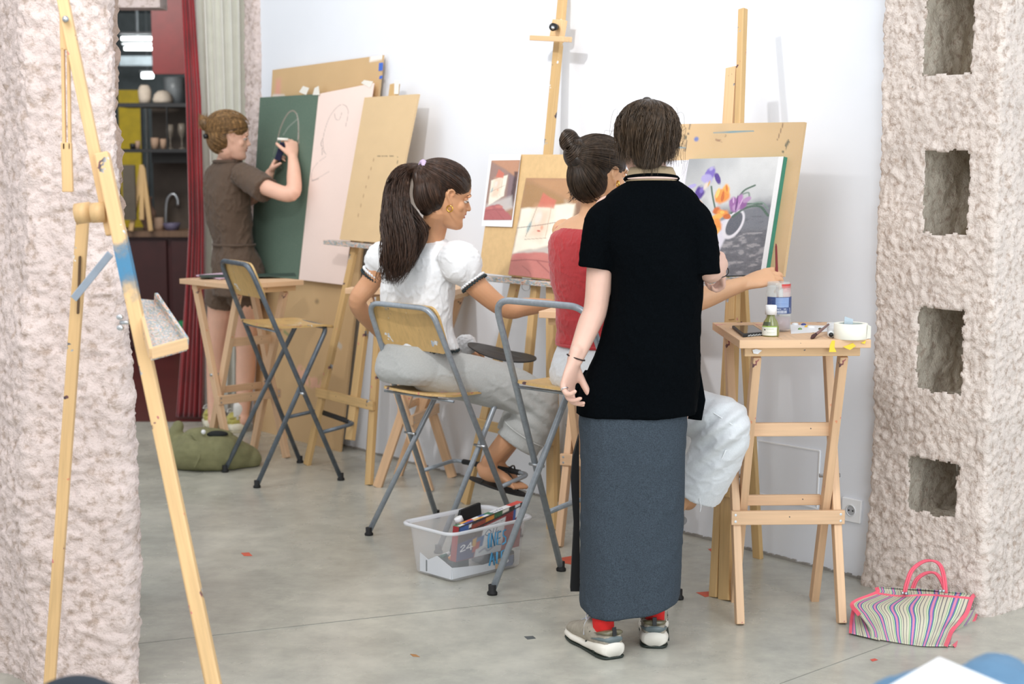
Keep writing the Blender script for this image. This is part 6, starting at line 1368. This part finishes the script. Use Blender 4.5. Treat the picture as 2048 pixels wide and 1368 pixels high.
# palette sheet with paint blobs and tubes
ps_ = [ft(1580, 650), ft(1650, 652), ft(1668, 663), ft(1582, 668)]; pls = thing('palette_sheet', 'white palette paper with blobs of paint behind the jar', 'palette', sum(ps_, Vector())/4)
MB().prism([p+Vector((0, 0, .0005)) for p in ps_], (0, 0, .001)).build('paper', WHITE_PL, pls)
for x, y, r, c_ in ((1590, 650, .012, (236, 238, 240)), (1607, 651, .009, (46, 66, 140)), (1613, 655, .007, (232, 190, 60)), (1622, 656, .014, (238, 238, 238)), (1640, 660, .006, (90, 80, 50)), (1600, 660, .007, (120, 150, 90))):
    MB().ball(ft(x, y)+Vector((0, 0, .003)), (r, r*.8, .005), 14, 8).build('paint_blob', plain('paint_%d_%d_%d' % c_, c_, .3), pls, True)
def ptube(lb, a, b, r, rgb):
    t = thing('paint_tube', lb, 'paint tube', a); d = (b-a).normalized(); m_ = plain('tube_%d_%d_%d' % rgb, rgb, .35, .2)
    side = d.cross(Vector((0, 0, 1))).normalized(); mb = MB(); limb(mb, [a, a.lerp(b, .5), b], [r, r*1.15, r*1.3], [r, r*.7, r*.15], side, 16, 5); mb.build('tube', m_, t, True); MB().tube([a-d*.016, a-d*.002], r*.6, 12).build('cap', BLACK_PL, t, True)
ptube('white paint tube leaning against the tape roll', ft(1662, 676)+Vector((0, 0, .012)), ft(1664, 660)+Vector((.01, .06, .018)), .012, (232, 234, 234))
b0, b1 = ft(1622, 679)+Vector((0, 0, .004)), ft(1654, 668)+Vector((.01, .03, .028)); bq = thing('paintbrush', 'stubby brush with pinkish handle lying by the white tube', 'paintbrush', b0)
MB().tube([b0+(b1-b0)*.25, b1], [.005, .0035], 10).build('handle', plain('mauve_handle', (128, 96, 92), .4), bq, True); MB().tube([b0, b0+(b1-b0)*.12, b0+(b1-b0)*.27], [.002, .007, .005], 10).build('bristles', plain('dark_bristle', (70, 40, 40), .8), bq, True)
YP = plain('yellow_paint_drip', (232, 200, 40), .4)
t0m = ROOTS[T0]
def smear(px, Yv, mat, n='paint_smear'): MB().prism([at(x, y, Yv) for x, y in px], (0, .004, 0)).build(n, mat, T0)
smear([(1664, 681), (1670, 681), (1669, 695), (1673, 704), (1658, 704), (1660, 690)], 5.008, YP); smear([(1686, 694), (1706, 686), (1712, 692), (1700, 700)], 5.008, YP); smear([(1722, 686), (1732, 681), (1730, 688)], 5.008, YP)
smear([(1530, 690), (1538, 684), (1541, 682), (1534, 694)], 5.008, plain('violet_paint', (176, 172, 214), .5)); smear([(1505, 700), (1512, 698), (1524, 701), (1516, 708), (1507, 707)], 5.03, WHITE_PL)

# ------------------------------------------------------------------ transparent storage box
bx = [fl(830, 1146), fl(902, 1172), fl(1032, 1140), fl(950, 1108)]
ctr = sum(bx, Vector())/4
binr = thing('storage_box', 'transparent plastic box of art supplies on floor below the high chairs', 'storage box', ctr)
ex = (bx[2]-bx[1]); Lx = ex.length; ex.normalize(); ey = Vector((-ex.y, ex.x, 0)); Ly = .26; Lx = .40
Mb = Matrix((ex, ey, Vector((0, 0, 1)))).transposed().to_4x4(); Mb.translation = bx[1]+ex*Lx/2+ey*Ly/2
ROOTS[binr] = Mb; binr.matrix_basis = Mb
pm, nt, bs = nodes('milky_clear_plastic'); bs.inputs['Base Color'].default_value = (.93, .94, .97, 1); bs.inputs['Roughness'].default_value = .18; bs.inputs['Alpha'].default_value = .17
def rrect(w, d, r, z, n=6):
    P = []
    for cx, cy, a0 in ((w/2-r, d/2-r, 0), (-w/2+r, d/2-r, math.pi/2), (-w/2+r, -d/2+r, math.pi), (w/2-r, -d/2+r, 1.5*math.pi)):
        P += [Vector((cx+r*math.cos(a0+math.pi/2*k/n), cy+r*math.sin(a0+math.pi/2*k/n), z)) for k in range(n+1)]
    return P
def shell(rings, close=True):
    mb = MB(); n = len(rings[0]); vs = [p for r in rings for p in r]
    fs = [(j*n+i, j*n+(i+1) % n, (j+1)*n+(i+1) % n, (j+1)*n+i) for j in range(len(rings)-1) for i in range(n)]
    if close: fs.append(tuple(range(n-1, -1, -1)))
    return mb.add(vs, fs)
HB_ = .195
sb = shell([rrect(Lx-.06, Ly-.05, .03, .004), rrect(Lx-.05, Ly-.04, .03, .010), rrect(Lx-.01, Ly-.01, .035, HB_-.012), rrect(Lx, Ly, .038, HB_-.008)]).build('box_body', pm, binr, True, world=False)
m_ = sb.modifiers.new('s', 'SOLIDIFY'); m_.thickness = .002
rim = shell([rrect(Lx, Ly, .038, HB_-.014), rrect(Lx+.03, Ly+.03, .045, HB_-.012), rrect(Lx+.032, Ly+.032, .046, HB_-.004), rrect(Lx+.022, Ly+.022, .044, HB_), rrect(Lx-.002, Ly-.002, .038, HB_-.004), rrect(Lx-.002, Ly-.002, .038, HB_-.014)], False).build('box_rim', None, binr, True, world=False)
rm, nt, bs = nodes('milky_rim'); bs.inputs['Base Color'].default_value = (.86, .88, .92, 1); bs.inputs['Roughness'].default_value = .2; bs.inputs['Alpha'].default_value = .6; rim.data.materials.append(rm)
def bl(x, y, z): return Mb @ Vector((x, y, z))
# blue marker letters on the long front side
BM = plain('blue_marker', (84, 160, 206), .5); mb = MB()
def stroke(pts, w=.0035):
    mb.tube([bl(-.142+x*.001*1.15, -Ly/2+.012-z*.001*.055*1.0-.0045, .028+z*.001) for x, z in pts], w, 6, True, .4)
for pts in ([(112, 78), (110, 110), (113, 134)], [(122, 80), (124, 132), (138, 82), (140, 134)], [(164, 132), (150, 130), (150, 106), (162, 108)], [(150, 106), (149, 84), (164, 82)], [(186, 134), (174, 130), (174, 114), (186, 104), (186, 86), (172, 80)],
            [(118, 10), (128, 58), (134, 36), (140, 8)], [(120, 30), (138, 34)], [(150, 56), (150, 12), (160, 10)], [(184, 56), (170, 54), (170, 14), (186, 12)], [(170, 34), (182, 36)]): stroke(pts)
mb.build('marker_lettering', BM, binr, True)
# white card tray in the bottom
tagg = lambda o, lb, c: tag(o, lb, c)
wt = shell([rrect(Lx-.10, Ly-.10, .01, .014), rrect(Lx-.085, Ly-.085, .012, .062)]); WTM = plain('white_card', (226, 230, 236), .7, var=.03)
mb = MB()
for a, b in (((-.165, -.098), (.06, -.102)), ((-.165, -.098), (-.162, .06)), ): pass
wcard = MB().prism([bl(-.172, .075, .012), bl(-.172, -.100, .012), bl(-.172, -.102, .055), bl(-.172, -.02, .085), bl(-.172, .03, .062), bl(-.172, .075, .080)], (ex*.003)); wcard.prism([bl(-.172, -.100, .012), bl(.09, -.100, .012), bl(.09, -.103, .045), bl(-.02, -.104, .040), bl(-.172, -.103, .055)], ey*.003)
wc = wcard.build('card_tray', WTM, None); tag(wc, 'cut white card tray lying low inside the transparent box', 'tray')
# pastel box
PBI = Img(90, 150, (140, 30, 34))
PBI.poly([(0, 0), (1.01, 0), (1.01, .09), (0, .30)], (30, 26, 28), .01)
for q, c_ in (([(.02, .05), (.16, .04), (.16, .22), (.02, .26)], (40, 84, 150)), ([(.16, .06), (.2, .05), (.2, .14), (.16, .15)], (230, 228, 224)), ([(.2, .1), (.42, .06), (.42, .18), (.2, .24)], (140, 52, 30)), ([(.42, .05), (.55, .04), (.55, .14), (.42, .16)], (206, 130, 40)), ([(.55, .03), (.68, .02), (.68, .12), (.55, .14)], (44, 100, 60)), ([(.68, .02), (.78, .0), (.78, .08), (.68, .1)], (230, 226, 214)),
              ([(.0, .3), (.4, .22), (.36, .62), (0, .68)], (70, 48, 40)), ([(.40, .26), (.74, .2), (.72, .75), (.34, .8)], (222, 224, 226)), ([(.0, .5), (.3, .45), (.27, 1), (0, 1)], (54, 60, 110)), ([(.3, .5), (.42, .48), (.40, .75), (.28, .8)], (44, 92, 150)), ([(.26, .62), (.36, .6), (.34, .84), (.24, .86)], (180, 60, 50)), ([(.24, .5), (.3, .48), (.29, .7), (.23, .72)], (210, 160, 60)),
              ([(.3, .8), (.72, .74), (.7, 1.01), (.28, 1.01)], (206, 210, 214)), ([(.88, .0), (.96, .0), (.96, .3), (.88, .32)], (226, 230, 236)), ([(.86, .1), (.9, .1), (.9, .35), (.86, .36)], (40, 90, 160))): PBI.poly(q, c_, .01)
PBI.line([(.02, .27), (.5, .17), (1, .07)], .012, (24, 20, 22), 1, False)
W_ = (236, 236, 238)
PBI.line([(.06, .62), (.09, .58), (.12, .62), (.06, .74), (.13, .73)], .012, W_); PBI.line([(.22, .76), (.21, .57), (.15, .70), (.24, .69)], .012, W_, 1, False)
PBI.line([(.46, .40), (.43, .47), (.47, .52), (.52, .46), (.49, .39), (.46, .40)], .008, (60, 66, 90)); PBI.line([(.56, .40), (.55, .51)], .008, (60, 66, 90), 1, False); PBI.line([(.56, .36), (.565, .365)], .008, (60, 66, 90), 1, False); PBI.line([(.62, .34), (.6, .50), (.64, .49)], .008, (60, 66, 90))
PBI.line([(.44, .3), (.7, .26)], .006, (120, 120, 130), .8, False, .3); PBI.line([(.36, .9), (.44, .84), (.5, .92), (.6, .82)], .02, (150, 154, 166))
PBT = Img(20, 150, (226, 228, 230))
for i, c_ in enumerate(((50, 110, 70), (228, 160, 40), (220, 80, 50), (240, 240, 240), (46, 90, 160), (50, 120, 80), (226, 228, 230), (238, 238, 240), (238, 238, 240), (214, 60, 50), (220, 70, 56))):
    a = i/11; PBT.poly([(a, 0), (a+.1, 0), (a+.1, 1), (a, 1)], c_)
for i, c_ in enumerate(((230, 228, 225), (46, 76, 150), (60, 66, 150), (236, 190, 120), (226, 160, 50), (232, 232, 236))): a = .02+i*.075; PBT.poly([(a, .5), (a+.08, .5), (a+.08, 1), (a, 1)], c_)
PBT.line([(.52, .6), (.60, .6)], .012, (50, 56, 120), 1, False, .3); PBT.line([(.63, .7), (.64, .35), (.67, .35), (.67, .7), (.63, .7)], .006, (60, 66, 120)); PBT.line([(.69, .4), (.69, .7)], .006, (60, 66, 120)); PBT.line([(.72, .3), (.71, .7)], .006, (60, 66, 120))
pbx_ = thing('pastel_set_box', 'multicoloured flat box of oil pastels standing in the transparent box', 'box', bl(.05, -.03, .10))
f0, f1 = bl(-.105, -.095, .165), bl(.235, -.095, .245); dn_ = Vector((0, 0, -1))*.155+ex*(-.012)
lean = ey*.03
PP = Plane(bl(0, -.095, 0), ex); cF = [PP.hit(918, 1054), PP.hit(1046, 1004), PP.hit(1038, 1092), PP.hit(912, 1124)]; f0, f1 = cF[:2]
panel('box_face', cF, .001, attr_mat('printed_card', .35), pbx_, PBI)
top4 = [f0+ey*.032, f1+ey*.032, f1, f0]; panel('box_top', top4, .001, MATS['printed_card'], pbx_, PBT)
mb = MB(); e_ = ey*.031; off = ey*.0012-Vector((0, 0, .0012)); mb.prism([p+off for p in cF], e_); mb.build('box_core', plain('dark_red_card', (150, 34, 38), .4), pbx_)
# bottle
bb1, bb2 = bl(.0, -.055, .045), bl(-.075, -.03, .212); wb = thing('water_bottle', 'empty clear plastic water bottle leaning inside the transparent box', 'bottle', bb1)
MQ = sphere_M(bb1, bb2); L_ = (bb2-bb1).length
prof = [(0, 0), (.026, .002), (.030, .010)]+[(.030+.0014*math.cos(k*1.57), .012+k*.006) for k in range(17)]+[(.029, .118), (.022, .136), (.0125, .150), (.0115, .156), (.0115, L_-.012)]
MB().lathe(prof, bb1, 28, MQ).build('bottle_body', pm, wb, True); MB().lathe([(0, L_-.016), (.0155, L_-.016), (.0155, L_+.002), (.014, L_+.003), (0, L_+.003)], bb1, 24, MQ).build('cap', WHITE_PL, wb, True)
arc = MB().lathe([(.0306, .045), (.0306, .095)], bb1, 24, MQ).build('bottle_label', plain('faint_label', (214, 222, 232), .4, alpha=.45), wb, True)
# other contents
tag(MB().prism([bl(-.175, .04, .016), bl(-.13, -.06, .016), bl(-.04, -.05, .016), bl(-.06, .06, .016)], (0, 0, .045)).build('dark_tin', plain('dark_teal_card', (44, 62, 68), .5), None, False, .003), 'dark teal tin in the left end of the transparent box', 'tin')
for i, (x, y, c_) in enumerate(((-.125, -.035, (232, 150, 70)), (-.105, -.02, (236, 238, 236)), (-.135, .0, (60, 110, 100)), (-.11, .012, (226, 228, 230)))):
    a = bl(x, y, .070); tag(MB().tube([a, a+ex*.028+Vector((0, 0, .004))], .007, 10).build('pastel_stick', plain('pastel_%d' % i, c_, .7), None, True), ('orange', 'nearest white', 'teal', 'far white')[i]+' stub lying on the dark teal tin', 'pastel')
tag(MB().prism([bl(.03, -.095, .014), bl(.15, -.095, .014), bl(.15, .04, .014), bl(.05, .04, .014)], (0, 0, .05)).build('dark_pouch', plain('near_black_fabric', (40, 42, 50), .8), None, False, .006), 'dark fabric pouch in the right end of the transparent box', 'pouch')
CP = Img(24, 40, (52, 76, 120)); CP.poly([(0, 0), (.34, 0), (.34, 1), (0, 1)], (214, 160, 70)); CP.ell(.66, .5, .1, .1, (220, 224, 230)); CP.line([(.15, .3), (.2, .7)], .03, (150, 90, 50), .7)
card4 = [bl(.04, -.110, .050), bl(.13, -.110, .056), bl(.13, -.106, .014), bl(.04, -.106, .014)]; tag(panel('paint_card', card4, .001, MATS['printed_card'], None, CP), 'orange and navy card behind the lettering of the box', 'card')
tag(MB().prism([bl(-.02, .08, .03), bl(.15, .08, .10), bl(.15, .095, .215), bl(.05, .095, .20)], ey*.012).build('sketchbook', plain('black_cover', (24, 26, 28), .6), None), 'black notebook behind the multicoloured pastel box', 'notebook')

# ------------------------------------------------------------------ olive bag on the floor
bgc = fl(430, 925); mb = MB(); OL = plain('olive_canvas', (130, 128, 92), .9, var=.12, scale=20, bmp=.15, bscale=500)
def B(px, py, Y): return V(px, py, Y)
limb(mb, [B(362, 912, 7.80), B(400, 906, 7.78), B(450, 906, 7.82), B(494, 915, 7.86)], [.075, .095, .095, .06], [.10, .14, .14, .09], (0, 0, 1), 26, 6)
limb(mb, [B(352, 915, 7.82), B(350, 880, 7.84), B(356, 850, 7.86)], [.035, .04, .025], [.02, .03, .02], (1, 0, 0)); limb(mb, [B(360, 880, 7.84), B(400, 868, 7.8), B(455, 872, 7.82)], [.03, .028, .025], [.05, .06, .05], (0, 0, 1))
def bag_post(co, nr):
    co = co+nr*(.009*nzf(co, (12, 12, 14), 71)+.006*np.abs(nzf(co, (22, 22, 20), 72)))[:, None]; co[:, 2] = np.maximum(co[:, 2], .003); return co
ob = thing('duffel_bag', 'crumpled olive green canvas bag on floor beneath the far work table', 'bag', (bgc.x, bgc.y, 0)); fused('bag_body', mb, .007, OL, ob, 2, bag_post)
mb = MB(); mb.tube(spline([B(382, 868, 7.71), B(400, 890, 7.68), B(398, 915, 7.64), B(388, 935, 7.66)], 16), .009, 8, flat=.4); mb.build('strap', OL, ob, True)
mb = MB(); mb.ball(B(434, 868, 7.76), (.055, .04, .016), 18, 10); mb.build('dark_opening', plain('dark_lining', (30, 32, 32), .9), ob, True); MB().ball(B(407, 864, 7.72), .012).build('white_tag', WHITE_PL, ob, True)
# papers on the far work table
tag(MB().prism([p+Vector((0, 0, .002)) for p in (fl(392, 553, .916), fl(448, 548, .916), fl(470, 556, .916), fl(440, 560, .916))], (0, 0, .006)).build('paper_pad', plain('lilac_pink_paper', (206, 178, 196), .8), None), 'lilac pink paper pad on the far work table', 'paper')
tag(MB().prism([p+Vector((0, 0, .0085)) for p in (fl(398, 555, .916), fl(590, 551, .916), fl(592, 556, .916), fl(402, 559, .916))], (0, 0, .005)).build('dark_ruler', plain('dark_green_strip', (40, 62, 54), .5), None), 'long dark green strip across the far work table', 'ruler')

# ------------------------------------------------------------------ striped tote bag
def tote_mat():
    return attr_mat('woven_plastic', .5, .3, 600)
SP = [((206, 200, 176), 10), ((98, 96, 104), 3), ((206, 200, 176), 9), ((112, 168, 108), 3), ((222, 224, 200), 3), ((66, 132, 92), 2), ((62, 92, 168), 4), ((206, 116, 168), 4), ((236, 160, 150), 2), ((206, 116, 168), 4), ((62, 92, 168), 4), ((112, 168, 108), 3), ((222, 224, 200), 4), ((66, 132, 92), 2), ((206, 200, 176), 7), ((98, 96, 104), 3)]
def stripes(h, w, reps, ph=0):
    I = Img(h, w, (206, 200, 176)); tot = sum(x[1] for x in SP); e = np.cumsum([0]+[x[1] for x in SP])/tot; u = (I.U*reps+ph) % 1
    for (c_, _), a, b in zip(SP, e[:-1], e[1:]): I.blend(((u >= a) & (u < b))*1.0, c_)
    return I
tb = thing('striped_tote_bag', 'striped woven shopping bag with pink trim slumped on floor at pillar', 'bag', fl(1830, 1270)); TM = tote_mat(); PK = plain('coral_pink_trim', (228, 92, 112), .45)
def sheet(name, rows, w, h, reps, ph, bulge=None, thick=.002):
    """rows: list of polylines (list of 3d pts) top to bottom, same count"""
    Rw = [spline(r, w+1) for r in rows]; G = np.array([spline([Rw[k][i] for k in range(len(rows))], h+1) for i in range(w+1)]).transpose(1, 0, 2)
    n_ = nzf(G.reshape(-1, 3), (25, 25, 25), 81).reshape(h+1, w+1, 1)*.0035; G = G+n_*np.array([0, -1, .3]); I = stripes(h, w, reps, ph)
    vs = G.reshape(-1, 3); R = w+1; fs = [(j*R+i, (j+1)*R+i, (j+1)*R+i+1, j*R+i+1) for j in range(h) for i in range(w)]
    me = mesh_from(vs, fs); a_ = me.color_attributes.new('paint', 'FLOAT_COLOR', 'POINT'); a = np.ones((len(vs), 4)); a[:, :3] = np.pad(I.a, ((0, 1), (0, 1), (0, 0)), mode='edge').reshape(-1, 3); a_.data.foreach_set('color', a.ravel())
    M = recenter(me); o = link(name, me, TM, tb, M, True); s_ = o.modifiers.new('s', 'SOLIDIFY'); s_.thickness = thick; return G
def row(pts): return [V(x, y, Y) for x, y, Y in pts]
g = lambda px, py: fl(px, py, .004).y
Gf = sheet('front_panel', [row([(1754, 1175, 5.22), (1800, 1179, 5.20), (1860, 1183, 5.20), (1949, 1190, 5.22)]), row([(1752, 1186, 5.19), (1800, 1192, 5.16), (1860, 1190, 5.16), (1944, 1196, 5.19)]),
     row([(1706, 1206, 5.14), (1770, 1212, 5.06), (1850, 1216, 5.06), (1934, 1225, 5.13)]), row([(1718, 1228, 5.08), (1780, 1236, 5.0), (1850, 1240, 4.99), (1922, 1240, 5.08)]),
     row([(1738, 1256, 5.02), (1785, 1266, 4.955), (1845, 1272, 4.94), (1904, 1262, 5.04)]), row([(1742, 1275, g(1742, 1277)), (1790, 1284, g(1790, 1285)), (1840, 1291, g(1840, 1292)), (1892, 1292, g(1892, 1294))])], 520, 44, 6.2, .1)
Gs = sheet('side_panel', [row([(1936, 1222, 5.14), (1956, 1216, 5.26)]), row([(1920, 1245, 5.08), (1947, 1240, 5.18)]), row([(1898, 1266, 5.03), (1932, 1268, 5.09)]), row([(1880, 1290, g(1880, 1291)), (1908, 1292, g(1908, 1293))])], 60, 60, 2.2, .3)
Gl = sheet('left_fold', [row([(1708, 1212, 5.17), (1724, 1226, 5.11)]), row([(1703, 1242, 5.12), (1742, 1245, 5.08)]), row([(1701, 1266, g(1701, 1268)), (1760, 1280, g(1760, 1282))])], 60, 30, 2.0, .3)
sheet('back_panel', [row([(1754, 1175, 5.23), (1800, 1177, 5.24), (1860, 1180, 5.24), (1949, 1190, 5.24)]), row([(1752, 1195, 5.30), (1800, 1198, 5.32), (1860, 1200, 5.32), (1955, 1212, 5.30)]), row([(1712, 1225, 5.30), (1800, 1228, 5.33), (1870, 1230, 5.33), (1950, 1235, 5.28)])], 400, 16, 6.2, .1)
def trim(pts, w=.014, name='trim_ribbon'):
    w *= .72
    P = [Vector(p) for p in spline([V(*p) for p in pts], 40)]; mb = MB(); vs = []
    for i, p in enumerate(P):
        t = (P[min(i+1, 39)]-P[max(0, i-1)]).normalized(); s = t.cross((p-EYE).normalized()).normalized(); vs += [p-s*w/2, p+s*w/2]
    o = mb.add(vs, [(2*i, 2*i+1, 2*i+3, 2*i+2) for i in range(39)]).build(name, PK, tb, False); m_ = o.modifiers.new('s', 'SOLIDIFY'); m_.thickness = .002
def edge_trim(E, w, name='trim_ribbon', off=.003):
    P = [Vector(p)+Vector((-.001, -off, 0)) for p in spline(E, 40)]; mb = MB(); vs = []
    for i, p in enumerate(P):
        t = (P[min(i+1, 39)]-P[max(0, i-1)]).normalized(); q = t.cross((p-EYE).normalized()).normalized(); vs += [p-q*w/2, p+q*w/2]
    o = mb.add(vs, [(2*i, 2*i+1, 2*i+3, 2*i+2) for i in range(39)]).build(name, PK, tb, False); o.modifiers.new('s', 'SOLIDIFY').thickness = .002
edge_trim(Gf[9, ::26], .009); edge_trim(Gf[::4, -1], .013); edge_trim(Gf[:28:3, 0], .013); edge_trim(Gs[::6, -1], .011); edge_trim(Gl[::6, 0], .010)
for pts in ([(1806, 1190, 5.14), (1812, 1165, 5.15), (1822, 1140, 5.17), (1842, 1124, 5.19), (1862, 1121, 5.20), (1878, 1130, 5.19), (1886, 1155, 5.16), (1889, 1186, 5.14)], [(1822, 1180, 5.26), (1832, 1158, 5.27), (1850, 1146, 5.28), (1868, 1146, 5.28), (1880, 1160, 5.27), (1888, 1180, 5.25)]):
    P = spline([V(*p) for p in pts], 40)
    mb = MB(); mb.tube(P, .0042, 8); mb.tube(P+np.array([.0072, 0, -.001]), .0042, 8); mb.build('handle', PK, tb, True)
for x, y in ((1805, 1186), (1812, 1187), (1880, 1182), (1887, 1182)): MB().tube([V(x, y, 5.14), V(x, y, 5.13)], .005, 10).build('rivet', ZINC, tb, True)

# ------------------------------------------------------------------ tape marks and stray marks on the floor
OT = plain('orange_red_tape', (206, 92, 66), .6, var=.1)
for px, lb in (([(1110, 1118), (1143, 1112), (1143, 1129), (1120, 1125)], 'orange tape mark on floor left of the grey skirt'), ([(1392, 1185), (1432, 1182), (1440, 1190), (1410, 1194)], 'orange tape mark on floor left of right easel foot'),
               ([(1416, 1098), (1437, 1096), (1438, 1104), (1422, 1103)], 'smallest orange tape mark near wall behind right easel'), ([(482, 1106), (498, 1105), (505, 1112), (488, 1112)], 'orange paint fleck on floor left of middle chair'),
               ([(1496, 1101), (1512, 1100), (1520, 1105), (1505, 1107)], 'orange tape sliver behind the right work table legs')):
    if 'sliver' in lb: continue
    tag(MB().prism([fl(x, y, .0004) for x, y in px], (0, 0, .0006)).build('tape_mark', OT, None), lb, 'tape mark')
for px, c_, lb in (([(820, 1308), (832, 1309), (840, 1314), (826, 1313)], (170, 120, 70), 'brown paint fleck on floor bottom centre'), ([(1048, 1273), (1066, 1272), (1072, 1277), (1055, 1279)], (84, 90, 92), 'dark grey paint spot on floor left of sneakers'), ([(1740, 1319), (1750, 1317), (1756, 1320), (1745, 1323)], (206, 84, 70), 'red paint fleck on floor below the striped bag')):
    tag(MB().prism([fl(x, y, .0004) for x, y in px], (0, 0, .0005)).build('paint_spot', plain('spot_%d' % c_[0], c_, .5), None), lb, 'paint spot')
# green bag bit behind the tray
mb = MB(); mb.ball(V(363, 655, 12.49), (.042, .03, .055), 14, 10); tag(mb.build('green_cloth', plain('bright_green_cloth', (44, 140, 90), .8), None, True), 'small bright green object in the back room by red curtain', 'cloth')

# ------------------------------------------------------------------ blurred things nearest the camera
mb = MB(); limb(mb, [V(1985, 1392, 2.45), V(1998, 1366, 2.5), V(2002, 1354, 2.55)], [.07, .055, .03], [.06, .05, .03], (1, 0, 0)); limb(mb, [V(1960, 1420, 2.4), V(1900, 1392, 2.4), V(1800, 1394, 2.4), V(1735, 1420, 2.4)], [.05, .048, .035, .03])
fb = fused('denim_jacket', mb, .006, plain('blue_denim', (92, 128, 158), .8), None, 3, cloth_post(.003, (20, 20, 20), 3)); tag(fb, 'blurred blue denim bundle at the lower right corner', 'clothing')
pp = [V(1770, 1380, 2.30), V(1878, 1318, 2.42), V(2060, 1395, 2.3), V(1940, 1480, 2.15)]; tag(MB().prism(pp, (0, 0, .003)).build('white_paper', WHITE_PL, None), 'blurred white paper sheet corner in front of the denim bundle', 'paper')
mb = MB(); limb(mb, [V(60, 1420, 2.6), V(110, 1385, 2.6), V(170, 1376, 2.6), V(240, 1400, 2.6)], [.02, .022, .022, .02]); fd = fused('dark_bundle', mb, .006, plain('dark_navy_fabric', (34, 42, 52), .8), None, 3); tag(fd, 'blurred dark navy fabric at the lower left edge', 'clothing')
